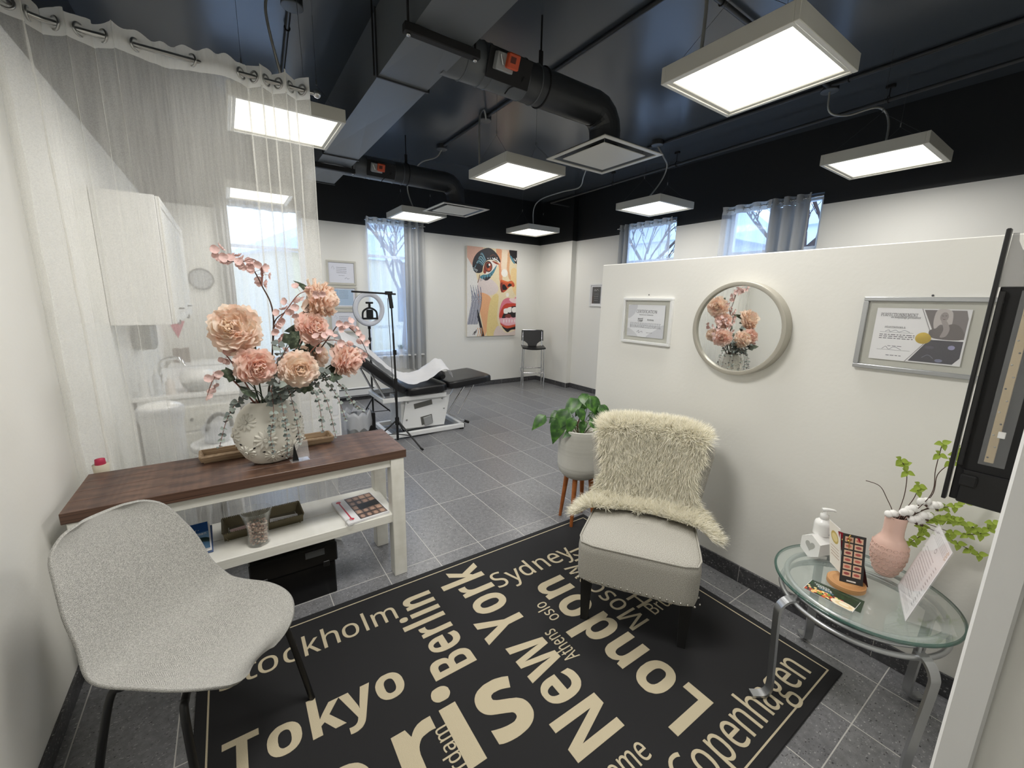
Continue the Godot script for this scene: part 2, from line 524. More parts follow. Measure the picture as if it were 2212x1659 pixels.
	M.bag.transparency = BaseMaterial3D.TRANSPARENCY_ALPHA
	M.sheet = mat(Color(0.95, 0.95, 0.96, 0.8), 0.8)
	M.sheet.transparency = BaseMaterial3D.TRANSPARENCY_ALPHA
	M.sheet.backlight_enabled = true; M.sheet.backlight = Color(0.5, 0.5, 0.5)
	M.mirror = mat(rgb(236, 238, 236), 0.015, 1.0)
	M.mirror_frame = mat(rgb(178, 174, 162), 0.42, 0.35)
	M.gold = mat(rgb(196, 168, 62), 0.4, 0.4)
	M.brass = mat(rgb(176, 146, 84), 0.3, 0.9)
	M.grey_plastic = mat(rgb(150, 152, 152), 0.5)
	M.dark_grey = mat(rgb(70, 72, 74), 0.5)

# ---------------------------------------------------------------- scene
func _ready() -> void:
	rng.seed = 7
	# camera
	var cam := Camera3D.new()
	cam.name = "camera"
	cam.fov = 85.77
	cam.near = 0.02; cam.far = 200.0
	var yaw := 0.60223
	var pit := 0.200006
	var roll := 0.021658
	var fw := Vector3(sin(yaw) * cos(pit), -sin(pit), -cos(yaw) * cos(pit))
	var ri := Vector3(cos(yaw), 0, sin(yaw))
	var up := ri.cross(fw)
	var r2 := ri * cos(roll) + up * sin(roll)
	var u2 := up * cos(roll) - ri * sin(roll)
	cam.transform = Transform3D(Basis(r2, u2, -fw), Vector3(0, 1.557, 0))
	add_child(cam)
	# sky, exposure
	var sky := ProceduralSkyMaterial.new()
	sky.sky_top_color = rgb(150, 188, 236); sky.sky_horizon_color = rgb(208, 226, 248)
	sky.ground_bottom_color = rgb(150, 152, 156); sky.ground_horizon_color = rgb(205, 212, 222)
	sky.sky_energy_multiplier = 1.5; sky.ground_energy_multiplier = 1.2
	var env := Environment.new()
	env.background_mode = Environment.BG_SKY
	env.sky = Sky.new(); env.sky.sky_material = sky
	env.tonemap_mode = Environment.TONE_MAPPER_LINEAR
	env.tonemap_exposure = 1.8
	env.sdfgi_enabled = true; env.ssao_enabled = true; env.ssil_enabled = true
	var we := WorldEnvironment.new()
	we.name = "environment"; we.environment = env
	add_child(we)

	make_materials()
	build_shell()
	build_floor()
	build_windows()
	build_outside()
	build_ceiling_things()
	build_lights()
	build_curtain()
	build_rug()
	build_console()
	build_flowers()
	build_shell_chair()
	build_armchair()
	build_planter()
	build_side_table()
	build_wall_things()
	build_far_things()
	build_nook()
	build_sign()

# ---------------------------------------------------------------- the room
func wall_with_holes(called: String, along: String, a0: float, a1: float, p0: float, p1: float, holes: Array, label: String) -> void:
	# a wall with thickness from p0 to p1, running from a0 to a1; white below HW, black above; holes = [a, b, y0, y1]
	var white := MB.new(); var dark := MB.new()
	var cuts := [a0]
	for h in holes: cuts.append(h[0]); cuts.append(h[1])
	cuts.append(a1)
	var put := func(x0: float, x1: float, y0: float, y1: float) -> void:
		for part in [[white, maxf(y0, 0.0), minf(y1, HW)], [dark, maxf(y0, HW), y1]]:
			if part[2] - part[1] > 0.001:
				if along == "x": part[0].box(Vector3((x0 + x1) / 2, (part[1] + part[2]) / 2, (p0 + p1) / 2), Vector3(x1 - x0, part[2] - part[1], absf(p1 - p0)))
				else: part[0].box(Vector3((p0 + p1) / 2, (part[1] + part[2]) / 2, (x0 + x1) / 2), Vector3(absf(p1 - p0), part[2] - part[1], x1 - x0))
	for k in range(0, cuts.size() - 1):
		if k % 2 == 0: put.call(cuts[k], cuts[k + 1], 0.0, HC)
		else:
			var h: Array = holes[k / 2]
			put.call(h[0], h[1], 0.0, h[2])
			put.call(h[0], h[1], h[3], HC)
	var w := struct(called, white, M.white, label)
	obj("upper_paint_band", dark, M.black_wall, w)

func build_shell() -> void:
	wall_with_holes("wall_far", "x", XL - 0.2, XR + 0.2, ZF - 0.2, ZF, [[0.08, 0.96, 0.66, 2.70], [1.80, 2.67, 0.66, 2.70]], "white far wall with two tall windows and a black band above")
	wall_with_holes("wall_right", "z", ZF, 1.4, XR, XR + 0.2, [[-4.60, -3.63, 0.66, 2.70], [-2.93, -1.94, 0.66, 2.70]], "white right wall with black band under the ceiling")
	wall_with_holes("wall_left", "z", ZF, 1.4, XL - 0.2, XL, [], "white left wall")
	wall_with_holes("wall_back", "x", XL - 0.2, XR + 0.2, 1.4, 1.6, [], "white wall behind the entrance")
	wall_with_holes("wall_corner", "z", ZF, -5.58, 5.03, XR, [], "white boxed-in corner column")
	# partition and the wall end beside the entrance
	struct("wall_partition", span(XP, XP + 0.12, 0, 1.82, -2.20, 0.0, 0.004), M.white, "half-height white partition with framed certificates and round mirror")
	var nw := struct("wall_near", span(0.75, XP + 0.12, 0, HC, -0.0435, 0.10, 0.003), M.white, "white wall end at the right edge")
	obj("corner_trim", span(0.742, 0.756, 0, 2.4, -0.0435, -0.010, 0.003), M.white_gloss, nw)
	struct("ceiling", span(XL - 0.2, XR + 0.2, HC, HC + 0.2, ZF - 0.2, 1.6), M.ceiling, "dark charcoal painted ceiling with a slight shine")

func skirting(called: String, along: String, a0: float, a1: float, p0: float, p1: float, top: float) -> void:
	var base := MB.new()
	var pm := (p0 + p1) / 2
	if along == "x": base.box(V((a0 + a1) / 2, top / 2 - 0.001, pm), V(a1 - a0, top - 0.004, absf(p1 - p0) - 0.004))
	else: base.box(V(pm, top / 2 - 0.001, (a0 + a1) / 2), V(absf(p1 - p0) - 0.004, top - 0.004, a1 - a0))
	var o := struct(called, base, M.grout, "dark stone skirting tiles along the wall foot")
	var n := int(ceil((a1 - a0) / TZ))
	for k in n:
		var s := a0 + k * TZ + 0.0012
		var e := minf(a0 + (k + 1) * TZ, a1) - 0.0012
		if e - s < 0.02: continue
		if along == "x": obj("skirting_tile", span(s, e, 0.0, top, p0, p1, 0.0015), M.skirt, o)
		else: obj("skirting_tile", span(p0, p1, 0.0, top, s, e, 0.0015), M.skirt, o)

func build_floor() -> void:
	var f := struct("floor", span(XL - 0.2, XR + 0.2, -0.25, -0.0007, ZF - 0.2, 1.6), M.grout, "dark grey speckled stone tile floor")
	var shared := {}
	var i0 := int(floor((XL - 2.128) / TX))
	var i1 := int(ceil((XR - 2.128) / TX))
	var n := 0
	for i in range(i0, i1):
		for j in range(-2, 12):
			var xa := maxf(2.128 + i * TX, XL) + 0.0015
			var xb := minf(2.128 + (i + 1) * TX, XR) - 0.0015
			var zb := minf(-0.317 - j * TZ + TZ, 1.39) - 0.0015
			var za := maxf(-0.317 - j * TZ, ZF) + 0.0015
			if xb - xa < 0.01 or zb - za < 0.01: continue
			var key := "%d %d" % [int(round((xb - xa) * 1000)), int(round((zb - za) * 1000))]
			if not shared.has(key):
				shared[key] = bx(V(0, -0.006, 0), V(xb - xa, 0.012, zb - za), 0.0012).mesh()
			var o := MeshInstance3D.new()
			o.name = "floor_tile"
			o.mesh = shared[key]
			o.set_surface_override_material(0, M.tiles[(i * 7 + j * 5 + 70) % 3])
			o.position = V((xa + xb) / 2, 0, (za + zb) / 2)
			f.add_child(o, true)
			n += 1
	skirting("baseboard_far", "x", XL, 5.03, ZF, ZF + 0.011, 0.085)
	skirting("baseboard_right", "z", -5.58, -0.05, XR - 0.011, XR, 0.085)
	skirting("baseboard_corner", "z", ZF + 0.011, -5.58, 5.019, 5.03, 0.085)
	skirting("baseboard_return", "x", 5.019, XR - 0.011, -5.58, -5.569, 0.085)
	skirting("baseboard_partition", "z", -2.20, -0.045, XP - 0.011, XP, 0.098)
	skirting("baseboard_left", "z", ZF, 1.39, XL, XL + 0.011, 0.072)

# ---------------------------------------------------------------- windows and what lies outside
func window_unit(called: String, along: String, a0: float, a1: float, p: float, y0: float, y1: float) -> void:
	# frame and glass set in the wall at plane p
	var fr := MB.new()
	var cut := lerpf(y0, y1, 0.74)
	var put := func(b: MB, x0: float, x1: float, ya: float, yb: float, t: float) -> void:
		if along == "x": b.box(V((x0 + x1) / 2, (ya + yb) / 2, p), V(x1 - x0, yb - ya, t), 0.004)
		else: b.box(V(p, (ya + yb) / 2, (x0 + x1) / 2), V(t, yb - ya, x1 - x0), 0.004)
	for s in [[a0, a0 + 0.05, y0, y1], [a1 - 0.05, a1, y0, y1], [a0 + 0.05, a1 - 0.05, y0, y0 + 0.05], [a0 + 0.05, a1 - 0.05, y1 - 0.05, y1]]:
		put.call(fr, s[0], s[1], s[2], s[3], 0.06)
	var o := struct(called, fr, M.white_gloss, "tall white framed window")
	var bar := MB.new()
	put.call(bar, a0 + 0.05, a1 - 0.05, cut - 0.02, cut + 0.02, 0.05)
	obj("glazing_bar", bar, M.white_gloss, o)
	for q in [[y0 + 0.05, cut - 0.02], [cut + 0.02, y1 - 0.05]]:
		var g := MB.new()
		if along == "x": g.quad(V(a0 + 0.05, q[0], p), V(a1 - 0.05, q[0], p), V(a1 - 0.05, q[1], p), V(a0 + 0.05, q[1], p))
		else: g.quad(V(p, q[0], a0 + 0.05), V(p, q[0], a1 - 0.05), V(p, q[1], a1 - 0.05), V(p, q[1], a0 + 0.05))
		obj("pane", g, M.pane, o)
	var sill := MB.new()
	if along == "x": sill.box(V((a0 + a1) / 2, y0 - 0.012, ZF - 0.05), V(a1 - a0 + 0.04, 0.024, 0.19), 0.004)
	else: sill.box(V(XR + 0.05, y0 - 0.012, (a0 + a1) / 2), V(0.19, 0.024, a1 - a0 + 0.04), 0.004)
	obj("window_sill", sill, M.white_gloss, o)

# a hanging cloth between two points on its rod; d = [a0, a1] along the rod axis, folds, amplitude
func cloth(a0: float, a1: float, y0: float, y1: float, folds: float, amp: float, flare: float, sd: int, nv := 18, per := 9) -> Array:
	var f := FastNoiseLite.new(); f.seed = sd; f.frequency = 0.9
	var rows := []
	var nu := int(folds * per) + 1
	for i in nv + 1:
		var t := float(i) / nv
		var row := PackedVector3Array()
		for j in nu:
			var s := float(j) / (nu - 1)
			var ph := s * folds * TAU + f.get_noise_2d(s * 6.0, t * 0.6) * 1.5 * t
			var am := amp * (1.0 + 0.35 * f.get_noise_2d(s * 9.0 + 40.0, t * 1.2)) * lerpf(1.0, flare, t)
			var x := lerpf(a0, a1, s) + sin(ph * 2.0) * amp * 0.14 + f.get_noise_2d(s * 4.0, 10.0 + t) * 0.02 * t
			row.append(Vector3(x, lerpf(y1, y0, t), cos(ph) * am + f.get_noise_2d(s * 3.0 + 7.0, t * 2.0) * 0.012))
		rows.append(row)
	return rows
func curtain_panel(called: String, label: String, group: String, xf: Transform3D, a0: float, a1: float, y0: float, y1: float, folds: float, amp: float, flare: float, m: Material, hem: Material, sd: int) -> Node3D:
	var t := thing(called, label, "curtain", xf.origin, 0.0, group)
	t.basis = xf.basis
	var cl := MB.new()
	cl.patch(cloth(a0, a1, y0, y1 - 0.09, folds, amp, flare, sd), false, false, Vector2(absf(a1 - a0) * 3.2, (y1 - y0) * 0.8))
	obj("cloth", cl, m, t)
	var hb := MB.new()
	hb.patch(cloth(a0, a1, y1 - 0.09, y1, folds, amp, 1.0, sd, 2))
	obj("header_band", hb, hem, t)
	for k in int(folds * 2.0):
		var s := (k + 0.5) / (folds * 2.0)
		var g := MB.new()
		g.torus(V(lerpf(a0, a1, s), y1 - 0.045, 0), 0.021, 0.004, Basis(Vector3.FORWARD, PI / 2).rotated(Vector3.UP, 0.9 if k % 2 == 0 else -0.9), 16, 6)
		obj("grommet", g, M.steel, t)
	return t

func build_windows() -> void:
	window_unit("window_1", "x", 0.08, 0.96, ZF - 0.12, 0.66, 2.70)
	window_unit("window_2", "x", 1.80, 2.67, ZF - 0.12, 0.66, 2.70)
	window_unit("window_3", "z", -4.60, -3.63, XR + 0.12, 0.66, 2.70)
	window_unit("window_4", "z", -2.93, -1.94, XR + 0.12, 0.66, 2.70)
	# lettering on the outer face of the far window, seen from behind
	var wn: Node3D = get_node("window_2")
	words("maquillage permanent", wn, 0.74, 0.075, Transform3D(Basis(V(-1, 0, 0), V(0, 1, 0), V(0, 0, -1)), V(2.61, 1.06, ZF - 0.126)), mat(rgb(120, 126, 132), 0.7), 0.0008, "Droid Serif")
	# rods and cloths; for each window the axis of the rod and where grey cloth hangs
	var far := Transform3D(Basis.IDENTITY, V(0, 0, ZF + 0.055))
	var side := Transform3D(Basis(V(0, 0, -1), V(0, 1, 0), V(-1, 0, 0)), V(XR - 0.055, 0, 0))   # local x runs along -z
	for q in [["x", 0.06, 0.98, "chrome curtain rod over the window behind the sheer drape"], ["x", 1.77, 2.70, "chrome curtain rod over the window left of the painting"], ["z", -4.62, -3.61, "chrome curtain rod over the right wall window nearer the corner"], ["z", -2.95, -1.92, "chrome curtain rod over the right wall window nearer the entrance"]]:
		var r := thing("curtain_rod", q[3], "curtain rod", Vector3.ZERO, 0.0, "rods over the windows")
		var a := V(q[1], 2.655, ZF + 0.055) if q[0] == "x" else V(XR - 0.055, 2.655, q[1])
		var b := V(q[2], 2.655, ZF + 0.055) if q[0] == "x" else V(XR - 0.055, 2.655, q[2])
		obj("rod", tb([a, b], 0.0085, 10), M.chrome, r)
		var back := V(0, 0, -0.055) if q[0] == "x" else V(0.055, 0, 0)
		for e in [a.lerp(b, 0.02), a.lerp(b, 0.98)]: obj("bracket", tb([e, e + back], 0.006, 8), M.chrome, r)
	var g := "cloths at the windows"
	curtain_panel("sheer_curtain", "white sheer curtain at the window behind the large sheer drape", g, far, 0.10, 0.80, 0.44, 2.70, 5.0, 0.028, 1.3, M.sheer_win, M.sheer_hem, 101)
	curtain_panel("grey_curtain", "grey opaque curtain at the window behind the large sheer drape", g, far, 0.0, 0.13, 0.42, 2.70, 2.0, 0.034, 1.3, M.grey_cloth, M.grey_cloth, 102)
	curtain_panel("sheer_curtain", "white sheer curtain at the window behind the ring light", g, far, 1.79, 2.40, 0.44, 2.70, 4.5, 0.03, 1.3, M.sheer_win, M.sheer_hem, 103)
	curtain_panel("grey_curtain", "pale grey curtain hanging left of the face painting", g, far, 2.34, 2.66, 0.42, 2.70, 3.0, 0.04, 1.35, M.grey_cloth, M.grey_cloth, 104)
	curtain_panel("sheer_curtain", "white sheer curtain at the right wall window nearer the corner", g, side, 3.64, 4.36, 0.44, 2.70, 5.0, 0.03, 1.2, M.sheer_win, M.sheer_hem, 105)
	curtain_panel("grey_curtain", "narrow grey curtain at the right wall window nearer the corner", g, side, 4.36, 4.58, 0.42, 2.70, 2.5, 0.036, 1.3, M.grey_cloth, M.grey_cloth, 106)
	curtain_panel("sheer_curtain", "white sheer curtain at the right wall window nearer the entrance", g, side, 2.40, 2.95, 0.44, 2.70, 3.0, 0.03, 1.6, M.sheer_win, M.sheer_hem, 107)
	curtain_panel("grey_curtain", "wide grey curtain above the partition at the entrance side window", g, side, 2.02, 2.44, 0.42, 2.70, 3.5, 0.04, 1.25, M.grey_cloth, M.grey_cloth, 108)

func house(called: String, label: String, c: Vector3, w: float, d: float, h: float, roof: float, turn: float, wall_m: Material, roof_m: Material) -> void:
	var t := thing(called, label, "house", c, turn, "houses outside")
	obj("wall", bx(V(0, h / 2, 0), V(w, h, d)), wall_m, t)
	var r := MB.new()
	r.prism(PackedVector2Array([Vector2(-w / 2 - 0.3, h - 0.1), Vector2(w / 2 + 0.3, h - 0.1), Vector2(0, h + roof)]), -d / 2 - 0.2, d / 2 + 0.2)
	obj("roof", r, roof_m, t)
	for k in 3:
		var wd := obj("window", bx(V(-w / 3 + k * w / 3, h * 0.5, d / 2 + 0.01), V(0.9, 1.2, 0.06), 0.01), M.dark_grey, t)
		obj("pane", bx(V(-w / 3 + k * w / 3, h * 0.5, d / 2 + 0.045), V(0.8, 1.1, 0.01)), M.pane, wd)
func bare_tree(c: Vector3, h: float, sd: int, label: String) -> void:
	var r := RandomNumberGenerator.new(); r.seed = sd
	var t := thing("bare_tree", label, "tree", c, 0.0, "leafless trees outside")
	var b := MB.new()
	obj("trunk", tb([V(0, 0, 0), V(0.1, h * 0.3, 0.05), V(0.0, h * 0.55, 0.0)], [0.14, 0.11, 0.07], 8), M.twig, t)
	var grow := func(self_: Callable, p: Vector3, dir: Vector3, l: float, rad: float, lev: int) -> void:
		var e := p + dir * l
		b.tube([p, (p + e) / 2 + V(r.randf_range(-0.05, 0.05), 0, r.randf_range(-0.05, 0.05)), e], [rad, rad * 0.8, rad * 0.55], 4, false)
		if lev > 0:
			for k in 3:
				var nd := (dir + V(r.randf_range(-0.8, 0.8), r.randf_range(-0.1, 0.7), r.randf_range(-0.8, 0.8))).normalized()
				self_.call(self_, p + dir * l * r.randf_range(0.5, 1.0), nd, l * 0.72, rad * 0.55, lev - 1)
	for k in 5:
		grow.call(grow, V(0, h * (0.3 + 0.06 * k), 0), V(cos(k * 2.4), 1.1, sin(k * 2.4)).normalized(), h * 0.25, 0.05, 3)
	obj("branches", b, M.twig, t)
func build_outside() -> void:
	var snow := mat(rgb(214, 216, 222), 0.9)
	var o := struct("ground_outside", span(-60, 60, -0.6, -0.3, -60, 60), snow, "snow-grey ground outside the windows")
	o.set_meta("kind", "structure")
	house("house", "white gabled house outside the right wall windows", V(16.0, -0.3, -10.5), 5.0, 6.0, 4.1, 2.3, -PI / 2, mat(rgb(226, 226, 228), 0.8), snow)
	house("house", "white house with steep roof outside the window nearer the entrance", V(15.5, -0.3, -3.4), 4.4, 3.4, 4.2, 2.6, -PI / 2, mat(rgb(222, 224, 228), 0.8), snow)
	house("house", "beige house outside the window behind the ring light", V(5.0, -0.3, -17.5), 9.0, 5.0, 3.2, 2.2, 0.25, mat(rgb(222, 200, 158), 0.8), snow)
	bare_tree(V(9.6, -0.3, -3.9), 6.0, 3, "leafless tree outside the right wall window nearer the entrance")
	bare_tree(V(9.4, -0.3, -7.6), 5.4, 4, "leafless tree outside the right wall window nearer the corner")
	bare_tree(V(3.9, -0.3, -10.8), 5.0, 5, "leafless tree outside the window behind the ring light")

# ---------------------------------------------------------------- under the ceiling
func panel_light(c: Vector2, label: String, box_at: Vector2, route: Array, power := 1.0) -> void:
	var y := 2.63
	var S := 0.62
	var t := thing("ceiling_light", label, "light", V(c.x, y, c.y), 0.0, "square panels hanging from the ceiling")
	var fr := MB.new()
	var h := S / 2
	for s in [[-h, h, -h, -h + 0.022], [-h, h, h - 0.022, h], [-h, -h + 0.022, -h + 0.022, h - 0.022], [h - 0.022, h, -h + 0.022, h - 0.022]]:
		fr.box(V((s[0] + s[1]) / 2, 0.038, (s[2] + s[3]) / 2), V(s[1] - s[0], 0.076, s[3] - s[2]), 0.002)
	fr.box(V(0, 0.073, 0), V(S - 0.05, 0.004, S - 0.05))
	for s in [[-0.288, 0.288, -0.288, -0.27], [-0.288, 0.288, 0.27, 0.288], [-0.288, -0.27, -0.27, 0.27], [0.27, 0.288, -0.27, 0.27]]:
		fr.box(V((s[0] + s[1]) / 2, 0.009, (s[2] + s[3]) / 2), V(s[1] - s[0], 0.006, s[3] - s[2]))
	obj("frame", fr, M.lamp_frame, t)
	var gl := MB.new()
	gl.box(V(0, 0.016, 0), V(0.574, 0.006, 0.574))
	obj("light_diffuser", gl, M.glow, t)
	var a := AreaLight3D.new()
	a.name = "panel_light"
	a.area_size = Vector2(0.54, 0.54)
	a.light_color = rgb(255, 252, 247)
	a.light_energy = power
	a.area_range = 14.0
	a.shadow_enabled = true
	a.rotation = Vector3(-PI / 2, 0, 0)
	a.position = V(0, 0.0055, 0)
	t.add_child(a)
	for sx in [-1, 1]:
		var mid := V(0.21 * sx, 0.30, 0)
		obj("cable", tb([V(0.21 * sx, HC - y, 0), mid], 0.0011, 5), M.dark_grey, t)
		obj("cable_grip", tb([mid + V(0, 0.03, 0), mid], 0.004, 8), M.steel, t)
		for sz in [-1, 1]: obj("cable", tb([mid, V(0.27 * sx, 0.07, 0.27 * sz)], 0.0010, 5), M.dark_grey, t)
	var pts := []
	for p in route: pts.append(p - t.position)
	obj("conduit", tb(bend(pts, 7), 0.0085, 8), M.conduit, t)
	# its box on the ceiling
	var j := thing("junction_box", "round black junction box on the ceiling " + label.substr(label.find("light") + 6), "junction box", V(box_at.x, HC, box_at.y), 0.0, "junction boxes on the ceiling")
	obj("body", lt([Vector2(0, -0.045), Vector2(0.058, -0.045), Vector2(0.062, -0.04), Vector2(0.062, 0)], 16), M.duct_dark, j)
	obj("cover", lt([Vector2(0, -0.051), Vector2(0.06, -0.05), Vector2(0.064, -0.046), Vector2(0.064, -0.044)], 16), M.duct, j)

func build_lights() -> void:
	var y := 2.706
	panel_light(Vector2(2.22, -1.21), "largest square panel light hanging at the top right", Vector2(2.2, -1.75), [V(2.2, 3.29, -1.72), V(2.05, 3.2, -1.5), V(1.98, 3.0, -1.36), V(1.97, y, -1.35)], 1.15)
	panel_light(Vector2(2.25, -3.28), "square panel light hanging under the middle of the near round duct", Vector2(2.29, -3.9), [V(2.29, 3.29, -3.88), V(2.1, 3.24, -3.6), V(2.0, 3.1, -3.5), V(2.0, y, -3.5)], 0.85)
	panel_light(Vector2(4.23, -1.24), "square panel light hanging over the right end of the partition", Vector2(4.25, -1.69), [V(4.25, 3.29, -1.69), V(4.28, 3.14, -1.68), V(4.36, 3.1, -1.58), V(4.5, 3.14, -1.42), V(4.52, 3.0, -1.34), V(4.46, y, -1.33)], 0.8)
	panel_light(Vector2(4.25, -3.33), "square panel light hanging above the window nearer the corner", Vector2(4.15, -3.28), [V(4.18, 3.29, -3.3), V(4.3, 3.2, -3.3), V(4.42, 3.12, -3.33), V(4.4, 2.95, -3.4), V(4.22, y, -3.48)], 0.7)
	panel_light(Vector2(2.27, -5.70), "square panel light hanging before the face painting wall", Vector2(2.29, -4.9), [V(2.29, 3.29, -4.9), V(2.26, 3.22, -5.0), V(2.14, 3.18, -5.16), V(2.08, 3.08, -5.3), V(2.12, 2.95, -5.6), V(2.3, y, -5.8)], 0.62)
	panel_light(Vector2(4.23, -5.66), "square panel light hanging in the far right corner", Vector2(4.15, -4.4), [V(4.15, 3.29, -4.4), V(4.2, 3.22, -4.5), V(4.24, 3.12, -4.62), V(4.16, 3.1, -4.9), V(4.1, 3.06, -5.3), V(4.12, 2.95, -5.5), V(4.2, y, -5.6)], 0.55)
	panel_light(Vector2(0.43, -3.30), "square panel light partly veiled by the sheer drape", Vector2(0.51, -3.2), [V(0.5, 3.29, -3.2), V(0.4, 3.3, -3.16), V(0.36, 3.18, -3.16), V(0.42, 2.9, -3.22), V(0.48, y, -3.3)], 0.85)
	panel_light(Vector2(0.43, -1.21), "square panel light hanging over the entrance above the frame", Vector2(0.5, -1.75), [V(0.5, 3.29, -1.72), V(0.4, 3.2, -1.5), V(0.3, 3.0, -1.36), V(0.25, y, -1.35)], 1.7)
	panel_light(Vector2(0.43, -5.72), "far square panel light seen through the sheer drape", Vector2(0.43, -5.2), [V(0.43, 3.29, -5.2), V(0.36, 3.2, -5.3), V(0.36, 3.0, -5.5), V(0.42, y, -5.7)], 0.6)

func round_duct(z: float, label: String, dlabel: String) -> void:
	var yc := 2.922
	var R := 0.112
	var t := thing("round_duct", label, "duct", V(1.155, yc, z), 0.0, "round black air ducts")
	var xe := 2.45 - 1.155
	obj("collar", tb([V(-0.02, 0, 0), V(0.06, 0, 0), V(0.10, 0, 0)], [R * 1.02, R * 1.02, R], 28, false), M.duct, t)
	obj("damper_section", tb([V(0.10, 0, 0), V(0.52, 0, 0)], R * 1.012, 28, false), M.duct, t)
	obj("pipe", tb([V(0.52, 0, 0), V(xe - 0.14, 0, 0)], R, 28, false), M.duct_dark, t)
	for x in [0.10, 0.22, 0.27, 0.52, 0.62]: 
		var s := MB.new(); s.torus(V(x, 0, 0), R * 1.012, 0.004, Basis(Vector3.BACK, PI / 2), 28, 6)
		obj("seam", s, M.duct, t)
	# mitred elbow of four gores
	var el := MB.new()
	var rc := 0.14
	var rows := []
	var prev := V(xe - 0.14, 0, 0)
	for k in 5:
		var a := PI / 2 * k / 4.0
		var c := V(xe - rc + sin(a) * rc, -rc + cos(a) * rc, 0)
		var nrm := V(cos(a), -sin(a), 0)
		var s1 := V(sin(a), cos(a), 0)
		var row := PackedVector3Array()
		for j in 28:
			var b := TAU * j / 28
			row.append(c + s1 * cos(b) * R * 1.03 + V(0, 0, 1) * sin(b) * R * 1.0)
		rows.append(row)
	for k in 4:
		var pr: PackedVector3Array = rows[k]; var nx: PackedVector3Array = rows[k + 1]
		for j in 28:
			el._face(pr[j] , pr[(j + 1) % 28], nx[(j + 1) % 28], nx[j])
	obj("elbow", el, M.duct_dark, t)
	obj("neck", tb([V(xe, -rc, 0), V(xe, -0.235, 0)], [R, R * 0.98], 28, false), M.duct_dark, t)
	# actuator on its plate
	var ro := Transform3D(Basis(Vector3.RIGHT, 0.42), Vector3.ZERO)
	var tb_ := func(c: Vector3, s: Vector3, bv: float) -> MB:
		var m := MB.new(); m.xf = ro; m.box(c, s, bv); return m
	obj("actuator_plate", tb_.call(V(0.36, 0.02, R + 0.012), V(0.30, 0.15, 0.012), 0.003), M.black_matte, t)
	obj("bracket", tb_.call(V(0.30, 0.035, R + 0.04), V(0.115, 0.085, 0.045), 0.004), M.grey_plastic, t)
	var ac := obj("actuator", tb_.call(V(0.335, 0.05, R + 0.075), V(0.075, 0.075, 0.04), 0.006), mat(rgb(196, 78, 40), 0.5), t)
	obj("marking", tb_.call(V(0.325, 0.055, R + 0.096), V(0.035, 0.03, 0.002), 0.0), mat(rgb(92, 40, 26), 0.7), ac)
	obj("clamp", tb([ro * V(0.255, 0.065, R + 0.07), ro * V(0.275, 0.02, R + 0.08)], 0.006, 6), M.steel, t)
	obj("wire", tb(bend([V(0.46, -0.05, R + 0.02), V(0.45, -0.08, R * 0.85), V(0.40, -0.10, R * 0.6), V(0.38, -0.13, 0.04)], 6), 0.004, 6), M.black_matte, t)
	# hanger
	obj("hanger_rod", tb([V(0.68, HC - yc, 0), V(0.68, R + 0.02, 0)], 0.006, 8), M.black_matte, t)
	obj("hanger_strap", bx(V(0.68, R + 0.05, 0), V(0.03, 0.10, 0.012), 0.002), M.black_matte, t)
	var band := MB.new(); band.torus(V(0.68, 0, 0), R + 0.004, 0.005, Basis(Vector3.BACK, PI / 2), 28, 6)
	obj("hanger_band", band, M.black_matte, t)
	# diffuser
	var d := thing("air_diffuser", dlabel, "air diffuser", V(2.45, 2.625, z), 0.0, "square air diffusers")
	var fr := MB.new()
	for s in [[-0.305, 0.305, -0.305, -0.27], [-0.305, 0.305, 0.27, 0.305], [-0.305, -0.27, -0.27, 0.27], [0.27, 0.305, -0.27, 0.27]]:
		fr.box(V((s[0] + s[1]) / 2, 0, (s[2] + s[3]) / 2), V(s[1] - s[0], 0.008, s[3] - s[2]), 0.002)
	obj("frame", fr, M.lamp_frame, d)
	var cone := MB.new()
	var rws := []
	for q in [[0.272, 0.002], [0.25, 0.035], [0.18, 0.05], [0.12, 0.055]]:
		var row := PackedVector3Array()
		for k in 32:
			var a := TAU * k / 32.0
			var sq := 1.0 / maxf(absf(cos(a)), absf(sin(a)))
			var f := lerpf(1.0, sq, clampf((q[0] - 0.12) / 0.13, 0, 1))
			row.append(V(cos(a) * q[0] * f, q[1], sin(a) * q[0] * f))
		rws.append(row)
	cone.patch(rws, true)
	obj("back_pan", cone, M.duct, d)
	obj("plate", bx(V(0, -0.002, 0), V(0.43, 0.006, 0.43), 0.002), M.lamp_frame, d)
	for k in 4:
		var a := PI / 4 + k * PI / 2
		obj("plate_post", tb([V(cos(a) * 0.28, 0.0, sin(a) * 0.28), V(cos(a) * 0.285, 0.03, sin(a) * 0.285)], 0.003, 6), M.steel, d)

